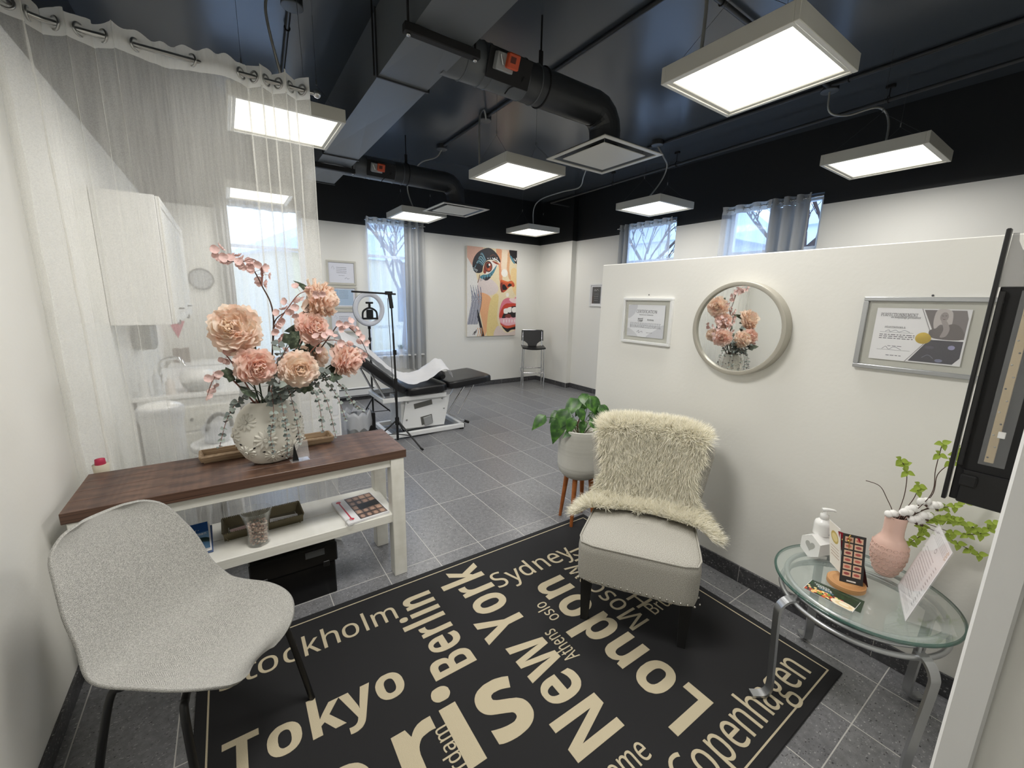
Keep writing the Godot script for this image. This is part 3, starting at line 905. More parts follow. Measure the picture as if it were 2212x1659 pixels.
func build_ceiling_things() -> void:
	# rectangular main duct in sections
	var t := thing("main_duct", "rectangular black main air duct running along the ceiling", "duct", V(1.005, 2.81, -2.6))
	var yb := 0.0
	var secs := [[-0.06, -1.2], [-1.2, -2.68], [-2.68, -4.3], [-4.3, -5.35]]
	for k in secs.size():
		var a: float = secs[k][0] + 2.6; var b: float = secs[k][1] + 2.6
		var m := MB.new()
		# four sides; the underside is creased from corner to corner
		var x0 := -0.15; var x1 := 0.15; var yt := 0.336
		m.quad(V(x0, 0, b), V(x0, 0, a), V(x0, yt, a), V(x0, yt, b))
		m.quad(V(x1, 0, a), V(x1, 0, b), V(x1, yt, b), V(x1, yt, a))
		m.quad(V(x0, yt, a), V(x1, yt, a), V(x1, yt, b), V(x0, yt, b))
		var c := V(0, 0.012, (a + b) / 2)
		m.tri(V(x0, 0, b), c, V(x0, 0, a)); m.tri(V(x1, 0, b), c, V(x0, 0, b)); m.tri(V(x1, 0, a), c, V(x1, 0, b)); m.tri(V(x0, 0, a), c, V(x1, 0, a))
		m.quad(V(x0, 0, a), V(x1, 0, a), V(x1, yt, a), V(x0, yt, a))
		m.quad(V(x1, 0, b), V(x0, 0, b), V(x0, yt, b), V(x1, yt, b))
		obj("duct_section", m, M.duct, t)
		obj("joint_flange", bx(V(0, 0.167, b), V(0.318, 0.354, 0.010)), M.duct_dark, t)
	for z in [-2.12, -4.62]:
		var s := thing("trapeze_hanger", "black channel bar holding the main duct beside the %s round duct" % ("near" if z > -3 else "far"), "hanger", V(1.005, 2.81, z), 0.0, "bars under the main duct")
		obj("channel_bar", bx(V(0, -0.023, 0), V(0.40, 0.042, 0.042), 0.004), M.black_matte, s)
		for sx in [-1, 1]:
			obj("hanger_rod", tb([V(0.178 * sx, HC - 2.81, 0), V(0.178 * sx, -0.05, 0)], 0.006, 8), M.black_matte, s)
			obj("nut", lt([Vector2(0, -0.052), Vector2(0.011, -0.052), Vector2(0.011, -0.044), Vector2(0, -0.044)], 6), M.steel, s).position = V(0.178 * sx, 0, 0)
	var hr := thing("hanger_rods", "pair of thin black rods holding the middle of the main duct", "hanger", V(1.005, 2.81, -2.69))
	for sx in [-1, 1]: obj("hanger_rod", tb([V(0.168 * sx, HC - 2.81, 0), V(0.168 * sx, 0.0, 0)], 0.005, 8), M.black_matte, hr)
	round_duct(-2.42, "near round black duct with orange damper motor and elbow", "white square air diffuser below the near round duct")
	round_duct(-4.87, "far round black duct with orange damper motor and elbow", "white square air diffuser below the far round duct")
	# conduits along the ceiling
	var k := 0
	for q in [[V(2.29, 3.312, -4.85), V(2.29, 3.312, 1.3), 0.016, "thick black conduit on the ceiling from the far junction box towards the entrance"],
			[V(4.2, 3.31, -4.4), V(4.22, 3.31, 1.3), 0.016, "thick black conduit along the ceiling over the right hand lights"],
			[V(0.5, 3.31, -3.2), V(0.62, 3.31, -5.2), 0.014, "black conduit on the ceiling behind the sheer drape"],
			[V(2.29, 3.30, -1.66), V(4.22, 3.30, -1.68), 0.016, "black conduit crossing the ceiling above the largest light"]]:
		var c := thing("ceiling_conduit", q[3], "conduit", q[0], 0.0, "black conduits on the ceiling")
		obj("pipe", tb([Vector3.ZERO, q[1] - q[0]], q[2], 10), M.duct_dark, c)
		for f in [0.15, 0.5, 0.85]:
			var st := MB.new(); st.torus((q[1] - q[0]) * f, q[2] + 0.003, 0.004, Basis(Vector3.RIGHT, PI / 2) if absf((q[1] - q[0]).z) > 1.0 else Basis(Vector3.BACK, PI / 2), 12, 6)
			obj("strap", st, M.black_matte, c)
		k += 1
	# sprinkler pipe along the right wall, with a branch in the corner
	var sp := thing("sprinkler_pipe", "thin black sprinkler pipe hung along the right side of the ceiling", "pipe", V(4.62, 3.17, -5.7))
	obj("pipe", tb([V(0, -0.02, 0), V(0, 0.09, 6.9)], 0.015, 10), M.duct_dark, sp)
	obj("branch", tb([V(0, -0.02, 0.0), V(0.46, -0.02, 0.0)], 0.014, 10), M.duct_dark, sp)
	for z in [1.35, 2.35, 4.3, 5.9]:
		var yy: float = lerpf(-0.02, 0.09, z / 6.9)
		obj("hanger_rod", tb([V(0, HC - 3.17, z), V(0, yy + 0.03, z)], 0.004, 6), M.black_matte, sp)
		var rg := MB.new(); rg.torus(V(0, yy + 0.005, z), 0.026, 0.004, Basis(Vector3.RIGHT, PI / 2), 14, 6)
		obj("hanger_ring", rg, M.black_matte, sp)
		obj("ceiling_clamp", bx(V(0.0, HC - 3.17 - 0.012, z), V(0.03, 0.024, 0.06), 0.003), M.black_matte, sp)

# ---------------------------------------------------------------- the large sheer drape
func drape_path(s: float) -> Array:     # s in metres from the free end; [point, outward normal]
	var L := 0.93
	var R := 0.13
	if s < L: return [V(0.47 - s, 0, -2.66), V(0, 0, 1)]
	var a := (s - L) / R
	if a < PI / 2: return [V(-0.46 - sin(a) * R, 0, -2.66 + R - cos(a) * R), V(sin(a), 0, cos(a))]
	return [V(-0.59, 0, -2.53 + (s - L - R * PI / 2)), V(1, 0, 0)]
func build_curtain() -> void:
	var rod := thing("drape_rod", "steel curtain rod curving to the left wall above the large sheer drape", "curtain rod", V(0, 2.62, -2.66))
	var pts := []
	for k in 30:
		var s := 1.15 * k / 29.0 - 0.03
		pts.append(drape_path(maxf(s, 0.0))[0] + V(0.03 if k == 0 else 0.0, 0, 0) - V(0, 0, -2.66))
	obj("rod", tb(pts, 0.0105, 10), M.steel, rod)
	var fin := MB.new(); fin.ball(V(0.515, 0, 0), V(0.02, 0.02, 0.02), 14, 10)
	obj("finial", fin, M.steel, rod)
	obj("wall_flange", tb([V(-0.59, 0, 0.135), V(-0.6, 0, 0.14), V(-0.628, 0, 0.14)], [0.0105, 0.012, 0.03], 14), M.steel, rod)
	obj("hanging_wire", tb([V(0.455, 0, 0), V(0.44, 3.33 - 2.62, 0)], 0.0013, 5), M.dark_grey, rod)
	var t := thing("sheer_drape", "large white sheer drape with steel eyelets hanging behind the console table", "curtain", V(0, 0.02, -2.66))
	var f := FastNoiseLite.new(); f.seed = 77; f.frequency = 1.0
	var g := FastNoiseLite.new(); g.seed = 78; g.frequency = 1.0; g.fractal_octaves = 4
	var ph := func(s: float) -> float:      # folds lie wide at the free end and close towards the wall
		if s < 0.30: return s * 58.0
		if s < 0.74: return 17.4 + (s - 0.30) * 16.0
		return 24.44 + (s - 0.74) * 44.0
	var point := func(s: float, y: float) -> Vector3:
		var q: Array = drape_path(s)
		var t_ := (2.66 - y) / 2.66
		var p: float = ph.call(s) + f.get_noise_2d(s * 2.4, t_ * 0.9) * 1.2 * t_
		var am := (0.030 + 0.016 * t_ + (0.012 if s < 0.28 else 0.0)) * (1.0 + 0.4 * f.get_noise_2d(s * 4.0 + 9.0, t_))
		var wr := g.get_noise_2d(s * 16.0, y * 2.6 + s * 5.0) * 0.007 + g.get_noise_2d(s * 44.0, y * 4.0 + 20.0) * 0.0025
		var d: float = cos(p) * am + wr
		var sl := sin(p * 2.0) * (0.015 if s < 0.28 else 0.006 if s < 0.76 else 0.013)
		var tang: Vector3 = Vector3.UP.cross(q[1])
		return q[0] + q[1] * d + tang * sl + V(0, y - 0.02, 2.66)
	var NU := 420
	var build := func(y0: float, y1: float, nv: int) -> Array:
		var rows := []
		for i in nv + 1:
			var row := PackedVector3Array()
			var y := lerpf(y1, y0, float(i) / nv)
			for j in NU: row.append(point.call(1.15 * j / (NU - 1), y + (0.008 * sin(j * 0.21) if y1 > 2.6 and i == 0 else 0.0)))
			rows.append(row)
		return rows
	var cl := MB.new(); cl.patch(build.call(0.02, 2.575, 70), false, false, Vector2(4.6, 2.2))
	obj("cloth", cl, M.sheer, t)
	var hd := MB.new(); hd.patch(build.call(2.575, 2.672, 5))
	obj("header_band", hd, M.sheer_hem, t)
	var hm := MB.new(); hm.patch(build.call(0.0, 0.06, 2))
	obj("bottom_hem", hm, M.sheer_hem, t)
	# eyelets where the cloth crosses the rod
	var last := 0.0
	for k in 700:
		var s := 1.14 * k / 700.0
		var c: float = cos(ph.call(s))
		if k > 0 and c * last < 0.0:
			var q: Array = drape_path(s)
			var tang: Vector3 = Vector3.UP.cross(q[1])
			var sg := -1.0 if c < last else 1.0
			var axis: Vector3 = (tang * 0.8 + q[1] * 0.6 * sg).normalized()
			var b := Basis(Quaternion(Vector3.UP, axis))
			var m := MB.new(); m.torus(q[0] + V(0, 2.60, 2.66), 0.024, 0.005, b, 20, 7)
			obj("eyelet", m, M.steel, t)
		last = c

# ---------------------------------------------------------------- rug
func build_rug() -> void:
	var x0 := -0.24; var x1 := 2.06; var z0 := -2.02; var z1 := -0.42
	var t := thing("area_rug", "black woven rug with beige city names lying between the chairs", "rug", V((x0 + x1) / 2, 0, (z0 + z1) / 2))
	obj("mat", bx(V(0, 0.004, 0), V(x1 - x0, 0.007, z1 - z0), 0.003), M.rug, t)
	var cx := (x0 + x1) / 2; var cz := (z0 + z1) / 2
	var bd := MB.new()
	var a := 0.038; var w := 0.006; var y := 0.0078
	for s in [[x0 + a, x1 - a, z0 + a, z0 + a + w], [x0 + a, x1 - a, z1 - a - w, z1 - a], [x0 + a, x0 + a + w, z0 + a, z1 - a], [x1 - a - w, x1 - a, z0 + a, z1 - a]]:
		bd.box(V((s[0] + s[1]) / 2 - cx, y, (s[2] + s[3]) / 2 - cz), V(s[1] - s[0], 0.0008, s[3] - s[2]))
	obj("border_line", bd, M.rug_text, t)
	# words: text, left, right, far (top), near (base)   reading along x
	for q in [["Stockholm", -0.165, 0.563, -1.888, -1.762], ["Tokyo", -0.156, 0.462, -1.532, -1.308], ["Paris", -0.20, 0.838, -1.31, -0.972], ["Sydney", 1.097, 1.66, -1.805, -1.63], ["Brussels", 1.655, 2.0, -1.157, -1.078], ["Copenhagen", 1.09, 1.945, -0.632, -0.452], ["Rome", 0.86, 1.085, -0.745, -0.66]]:
		words(q[0], t, q[2] - q[1], q[4] - q[3], Transform3D(Basis(V(1, 0, 0), V(0, 0, -1), V(0, 1, 0)), V(q[1] - cx, 0.0075, q[4] - cz)), M.rug_text, 0.0012, "Droid Sans Bold" if q[0] in ["Paris", "Tokyo"] else "Droid Sans")
	# words reading away from the entrance, tops to the left: text, start z, end z, top x, base x
	for q in [["Berlin", -1.338, -1.868, 0.555, 0.765], ["New York", -0.787, -1.945, 0.83, 1.085], ["London", -0.652, -1.58, 1.197, 1.452], ["Moscow", -1.073, -1.61, 1.475, 1.60], ["Helsinki", -1.155, -1.72, 1.615, 1.735], ["Athens", -1.108, -1.295, 1.085, 1.165], ["oslo", -1.33, -1.463, 1.165, 1.24], ["Amsterdam", -0.78, -1.158, 0.468, 0.53]]:
		words(q[0], t, q[1] - q[2], q[4] - q[3], Transform3D(Basis(V(0, 0, -1), V(-1, 0, 0), V(0, 1, 0)), V(q[4] - cx, 0.0075, q[1] - cz)), M.rug_text, 0.0012, "Droid Sans Bold" if q[0] in ["London", "New York", "Berlin"] else "Droid Sans")

# ---------------------------------------------------------------- console table and what it carries
func build_console() -> void:
	var t := thing("console_table", "white console table with dark brown plank top and lower shelf", "table", V(0.08, 0, -2.29))
	var zf := 0.21
	for k in 4:
		var za := -zf + k * 0.105
		var p := MB.new(); p.box(V(0, 0.7275, za + 0.0525), V(1.32, 0.045, 0.1044), 0.002)
		obj("top_plank", p, M.top_wood, t)
	for sx in [-1, 1]:
		for sz in [-1, 1]:
			obj("leg", bx(V(sx * 0.611, 0.3525, sz * 0.17), V(0.072, 0.705, 0.072), 0.003), M.white_wood, t)
	for sz in [-1, 1]: obj("apron", bx(V(0, 0.682, sz * 0.185), V(1.15, 0.045, 0.022), 0.002), M.white_wood, t)
	for sx in [-1, 1]: obj("apron", bx(V(sx * 0.62, 0.682, 0), V(0.022, 0.045, 0.27), 0.002), M.white_wood, t)
	for k in 2: obj("shelf_board", bx(V(0, 0.358, -0.0985 + k * 0.197), V(1.2, 0.05, 0.1955), 0.003), M.white_wood, t)
	# tray behind the vase
	var tr := thing("wooden_tray", "long weathered wooden tray lying behind the white vase", "tray", V(0.13, 0.75, -2.44), 0.03)
	var b := MB.new()
	b.box(V(0, 0.006, 0), V(0.58, 0.012, 0.10), 0.003)
	obj("base", b, M.old_wood, tr)
	var rim := MB.new()
	for s in [-1, 1]:
		rim.box(V(0, 0.024, s * 0.056), V(0.60, 0.03, 0.012), 0.003, Basis(Vector3.RIGHT, s * 0.35))
		rim.box(V(s * 0.297, 0.024, 0), V(0.012, 0.03, 0.115), 0.003, Basis(Vector3.BACK, -s * 0.35))
	obj("rim", rim, M.old_wood, tr)
	# clear sign holder
	var ac := thing("sign_holder", "small clear acrylic sign holder with black wedge before the white vase", "sign holder", V(0.235, 0.75, -2.20), 0.12)
	obj("foot", bx(V(0, 0.003, 0.0), V(0.085, 0.005, 0.05), 0.001), M.acrylic, ac)
	obj("clear_panel", bx(V(0.012, 0.05, -0.012), V(0.07, 0.09, 0.003), 0.0, Basis(Vector3.RIGHT, -0.22)), M.acrylic, ac)
	var wg := MB.new(); wg.prism(PackedVector2Array([Vector2(-0.032, 0.0), Vector2(-0.004, 0.0), Vector2(-0.02, 0.09)]), -0.004, 0.004)
	obj("black_wedge", wg, M.black_matte, ac)
	build_vase()
	# ---- shelf
	var ys := 0.383
	for k in 3:
		var bk := thing("booklet", ["blue travel booklet leaning on top of the booklet pile", "second booklet under the blue travel booklet", "lowest booklet of the pile on the shelf"][k], "booklet", V(-0.27 + 0.006 * k, ys + 0.024 - 0.012 * k, -2.24 - 0.004 * k), 0.06 - 0.03 * k, "booklets at the left of the shelf")
		var bas := Basis(Vector3.RIGHT, 0.5)
		if k == 0:
			var pc := Pic.new(256, 192, rgb(38, 84, 148))
			pc.poly([0, 0.42, 1, 0.36, 1, 0.62, 0, 0.6], rgb(112, 150, 188))
			pc.smooth([0, 0.62, 0.3, 0.52, 0.55, 0.6, 0.8, 0.56, 1, 0.64, 1, 1, 0, 1], rgb(40, 62, 66))
			pc.smooth([0.2, 0.75, 0.6, 0.68, 1, 0.78, 1, 1, 0.1, 1], rgb(70, 108, 140))
			pc.grain(0.04, 4)
			obj("cover", quad_face(V(-0.105, 0.083, -0.055), V(0.105, 0.083, -0.055), V(0.105, 0.006, 0.06), V(-0.105, 0.006, 0.06)), printed(pc.tex(), 0.35), bk)
			obj("pages", quad_box(V(-0.105, 0.083, -0.0555), V(0.105, 0.083, -0.0555), V(0.105, 0.006, 0.0595), V(-0.105, 0.006, 0.0595), 0.009), M.paper, bk)
			var up := (V(0, 0.077, -0.115)).normalized()
			var bb := Basis(V(1, 0, 0), up, V(1, 0, 0).cross(up))
			words("Saguenay -", bk, 0.09, 0.016, Transform3D(bb, V(-0.02, 0.058, -0.016)), M.paper, 0.0006)
			words("Lac-Saint-Jean", bk, 0.115, 0.015, Transform3D(bb, V(-0.02, 0.046, 0.002)), M.paper, 0.0006)
		else:
			obj("pages", quad_box(V(-0.105, 0.083, -0.0555), V(0.105, 0.083, -0.0555), V(0.105, 0.006, 0.0595), V(-0.105, 0.006, 0.0595), 0.009), M.paper if k == 1 else mat(rgb(70, 96, 140), 0.5), bk)
	# decorative tray with cards
	var dt := thing("beaded_tray", "long bronze tray with beaded rim holding cards on the shelf", "tray", V(0.06, ys, -2.33), 0.02)
	obj("base", bx(V(0, 0.004, 0), V(0.30, 0.008, 0.13), 0.002), mat(rgb(98, 92, 74), 0.4, 0.5), dt)
	var wl := MB.new()
	var bronze := mat(rgb(112, 104, 82), 0.35, 0.6)
	for s in [-1, 1]:
		wl.box(V(0, 0.026, s * 0.075), V(0.345, 0.05, 0.005), 0.001, Basis(Vector3.RIGHT, s * 0.45))
		wl.box(V(s * 0.165, 0.026, 0), V(0.005, 0.05, 0.155), 0.001, Basis(Vector3.BACK, -s * 0.4))
	obj("wall", wl, bronze, dt)
	var bead := MB.new()
	for k in 44:
		bead.ball(V(-0.172 + k * 0.008, 0.05, 0.087), V(0.004, 0.004, 0.004), 6, 4)
		bead.ball(V(-0.172 + k * 0.008, 0.05, -0.087), V(0.004, 0.004, 0.004), 6, 4)
	for k in 20:
		for s in [-1, 1]: bead.ball(V(0.176 * s, 0.05, -0.078 + k * 0.008), V(0.004, 0.004, 0.004), 6, 4)
	obj("beaded_rim", bead, bronze, dt)
	for k in 2:
		var cd := thing("card", ["pink printed card lying in the left of the beaded tray", "white printed card lying in the right of the beaded tray"][k], "card", V(-0.02 + 0.17 * k, ys + 0.012, -2.32), 0.12 - 0.2 * k, "cards in the beaded tray")
		var pc := Pic.new(128, 64, [rgb(214, 186, 182), rgb(228, 228, 228)][k])
		for l in 5: pc.words(0.1, 0.9, 0.18 + 0.15 * l, 0.06, [rgb(140, 96, 96), rgb(110, 110, 112)][k], 30 + l + 9 * k)
		obj("sheet", bx(V(0, 0, 0), V(0.13, 0.0015, 0.075)), M.paper, cd)
		obj("print", quad_face(V(-0.064, 0.0012, -0.036), V(0.064, 0.0012, -0.036), V(0.064, 0.0012, 0.036), V(-0.064, 0.0012, 0.036)), printed(pc.tex()), cd)
	# glass vase of pebbles
	var gv := thing("glass_vase", "waisted clear glass vase half filled with pebbles on the shelf", "vase", V(0.028, ys, -2.165))
	obj("glass", lt([Vector2(0, 0.006), Vector2(0.044, 0.006), Vector2(0.040, 0.05), Vector2(0.047, 0.11), Vector2(0.064, 0.172), Vector2(0.0665, 0.173), Vector2(0.0665, 0.171), Vector2(0.050, 0.11), Vector2(0.043, 0.05), Vector2(0.0475, 0.004), Vector2(0.045, 0.0), Vector2(0, 0.0)], 36), M.glass, gv)
	var peb_m := [mat(rgb(176, 142, 124), 0.8), mat(rgb(198, 168, 148), 0.8), mat(rgb(146, 112, 98), 0.8), mat(rgb(210, 190, 172), 0.8)]
	var bl := MB.new(); bl.ball(Vector3.ZERO, V(0.0062, 0.0042, 0.0052), 7, 5)
	var pm := bl.mesh()
	for k in 150:
		var pb := MeshInstance3D.new()
		pb.name = numbered("pebble")
		pb.mesh = pm
		pb.set_surface_override_material(0, peb_m[k % 4])
		var yy := 0.012 + 0.098 * pow(float(k) / 150.0, 0.95)
		var rr: float = (0.034 if yy < 0.07 else 0.037) * (1.0 if k % 5 else 0.5)
		var an := k * 2.39996
		pb.transform = Transform3D(Basis.from_euler(V(rng.randf() * 0.9, rng.randf() * TAU, rng.randf() * 0.9)), gv.position + V(cos(an) * rr, yy, sin(an) * rr))
		add_child(pb)
		tag(pb, "small pinkish brown pebble inside the waisted glass vase", "pebble", "pebbles in the glass vase")
	# ring-bound price book
	var rb := thing("ring_book", "white ring-bound brochure with photo collage lying on the shelf end", "brochure", V(0.52, ys, -2.245), 0.09)
	obj("pages", bx(V(0, 0.0075, 0), V(0.225, 0.014, 0.29), 0.002), M.paper, rb)
	var pc2 := Pic.new(256, 330, rgb(236, 235, 236))
	pc2.poly([0.30, 0.02, 0.98, 0.02, 0.98, 0.98, 0.30, 0.98], rgb(40, 38, 40))
	var r2 := RandomNumberGenerator.new(); r2.seed = 3
	for i in 4:
		for j in 5:
			var c := rgb(196, 156, 132).lerp(rgb(60, 48, 46), r2.randf() * 0.8)
			var x := 0.32 + i * 0.165; var yy := 0.04 + j * 0.19
			pc2.poly([x, yy, x + 0.15, yy, x + 0.15, yy + 0.16, x, yy + 0.16], c)
			pc2.ell(x + 0.075, yy + 0.09, 0.05, 0.06, c.lerp(rgb(226, 186, 160), 0.6))
	pc2.poly([0.45, 0.42, 0.98, 0.36, 0.98, 0.58, 0.45, 0.64], rgb(30, 30, 32))
	pc2.line([0.13, 0.12, 0.13, 0.5, 0.13, 0.86], 0.035, rgb(196, 38, 62))
	pc2.ell(0.13, 0.1, 0.06, 0.045, rgb(196, 38, 62)); pc2.ell(0.13, 0.88, 0.06, 0.045, rgb(196, 38, 62))
	obj("cover_print", quad_face(V(-0.11, 0.0152, -0.143), V(0.11, 0.0152, -0.143), V(0.11, 0.0152, 0.143), V(-0.11, 0.0152, 0.143)), printed(pc2.tex(), 0.35), rb)
	var rg := MB.new(); rg.torus(V(-0.10, 0.012, 0.135), 0.021, 0.0013, Basis(Vector3.RIGHT, 0.5), 22, 6)
	obj("ring", rg, M.steel, rb)
	# black box below
	var bb2 := thing("storage_box", "glossy black lidded box on the floor under the console table", "box", V(0.17, 0, -2.30), 0.0)
	var gb := mat(rgb(12, 12, 13), 0.25)
	obj("body", bx(V(0, 0.093, 0), V(0.37, 0.186, 0.33), 0.004), gb, bb2)
	obj("lid", bx(V(0, 0.242, 0), V(0.395, 0.106, 0.345), 0.006), gb, bb2)
	obj("label_plate", bx(V(0.09, 0.262, 0.1735), V(0.09, 0.035, 0.002)), M.dark_grey, bb2)
	for sx in [-1, 1]: obj("latch", bx(V(0.14 * sx, 0.19, 0.176), V(0.03, 0.03, 0.006), 0.002), M.black, bb2)

func quad_face(a: Vector3, b: Vector3, c: Vector3, d: Vector3) -> MB:   # a top left, b top right, c bottom right, d bottom left
	var m := MB.new()
	m.tri(d, c, b, Vector2(0, 1), Vector2(1, 1), Vector2(1, 0))
	m.tri(d, b, a, Vector2(0, 1), Vector2(1, 0), Vector2(0, 0))
	return m
func quad_box(a: Vector3, b: Vector3, c: Vector3, d: Vector3, th: float) -> MB:   # the same face with thickness behind it
	var m := MB.new()
	var nrm := (c - d).cross(b - d).normalized() * -th
	m.quad(d, c, b, a)
	m.quad(a + nrm, b + nrm, c + nrm, d + nrm)
	var q := [a, b, c, d]
	for k in 4: m.quad(q[k] + nrm, q[(k + 3) % 4] + nrm, q[(k + 3) % 4], q[k])
	return m

func build_vase() -> void:
	# flat pillow vase: an ellipsoid body with daisies in relief and small pierced holes
	var t := thing("relief_vase", "white ceramic pillow vase with daisies in relief holding the flowers", "vase", V(0.125, 0.75, -2.27), 0.12)
	var prof := [Vector2(0, 0.003), Vector2(0.07, 0.0), Vector2(0.085, 0.008), Vector2(0.115, 0.04), Vector2(0.142, 0.09), Vector2(0.152, 0.15), Vector2(0.147, 0.205), Vector2(0.128, 0.255), Vector2(0.098, 0.29), Vector2(0.075, 0.305), Vector2(0.07, 0.302), Vector2(0.09, 0.28), Vector2(0.12, 0.24), Vector2(0.138, 0.15), Vector2(0.10, 0.04), Vector2(0, 0.02)]
	obj("body", lt(prof, 48, 1.0, 0.56), M.ceramic, t)
	var surf := func(u: float, v: float) -> Array:      # u round the body, v up; [point, outward]
		var rad := 0.0; var slope := 0.0
		for k in 9:
			if v >= prof[k].y and v <= prof[k + 1].y and prof[k + 1].y > prof[k].y:
				var f: float = (v - prof[k].y) / (prof[k + 1].y - prof[k].y)
				rad = lerpf(prof[k].x, prof[k + 1].x, f)
				slope = (prof[mini(k + 2, 9)].x - prof[maxi(k - 1, 1)].x) / maxf(prof[mini(k + 2, 9)].y - prof[maxi(k - 1, 1)].y, 0.001)
		var ta := V(cos(u) * rad, 0, -sin(u) * rad * 0.56)
		var tv := V(sin(u) * slope, 1, cos(u) * slope * 0.56)
		return [V(sin(u) * rad, v, cos(u) * rad * 0.56), ta.cross(tv).normalized(), ta.length()]
	for d in [[-0.25, 0.135, 0.05], [0.55, 0.065, 0.044], [-0.85, 0.225, 0.04], [0.9, 0.17, 0.042], [0.2, 0.225, 0.042], [-0.95, 0.08, 0.034], [1.4, 0.09, 0.034], [-1.5, 0.16, 0.038], [-0.1, 0.045, 0.034], [2.6, 0.14, 0.048], [3.5, 0.2, 0.044], [-2.1, 0.12, 0.044], [2.0, 0.2, 0.04]]:
		var fl := MB.new()
		var on := func(rho: float, phi: float, lift: float) -> Vector3:
			var q0: Array = surf.call(d[0], d[1])
			var q1: Array = surf.call(d[0] + rho * cos(phi) / maxf(q0[2], 0.05), clampf(d[1] + rho * sin(phi), 0.012, 0.295))
			return q1[0] + q1[1] * lift
		for k in 12:
			var a := TAU * k / 12
			var rows := []
			for i in 6:
				var s := i / 5.0
				var rho: float = d[2] * (0.22 + 0.78 * s)
				var w := 0.235 * sin(PI * (0.2 + 0.72 * s)) / maxf(0.22 + 0.78 * s, 0.3)
				rows.append(PackedVector3Array([on.call(rho, a - w, -0.001), on.call(rho, a - w * 0.55, 0.0055), on.call(rho, a, 0.0035), on.call(rho, a + w * 0.55, 0.0055), on.call(rho, a + w, -0.001)]))
			fl.patch(rows)
		var q: Array = surf.call(d[0], d[1])
		fl.ball(q[0] + q[1] * 0.002, V(d[2], d[2], d[2]) * 0.2, 10, 7)
		fl.torus(q[0] + q[1] * 0.0085, d[2] * 0.16, 0.003, Basis(Quaternion(Vector3.UP, q[1])), 14, 6)
		obj("daisy_relief", fl, M.ceramic, t)
	for h in [[0.42, 0.165], [0.2, 0.19], [-0.62, 0.1], [-0.35, 0.075], [-0.15, 0.05], [0.75, 0.12], [1.1, 0.21], [-0.1, 0.2], [0.3, 0.03], [1.15, 0.06], [-1.1, 0.12]]:
		var q: Array = surf.call(h[0], h[1])
		var n: Vector3 = q[1]
		var e1 := Vector3.UP.cross(n).normalized().rotated(n, h[0] * 9.0)
		var e2 := n.cross(e1)
		var hm := MB.new()
		var c: Vector3 = q[0] + n * 0.0012
		hm.quad(c - e1 * 0.009, c - e2 * 0.005, c + e1 * 0.009, c + e2 * 0.005)
		obj("pierced_hole", hm, M.hole, t)

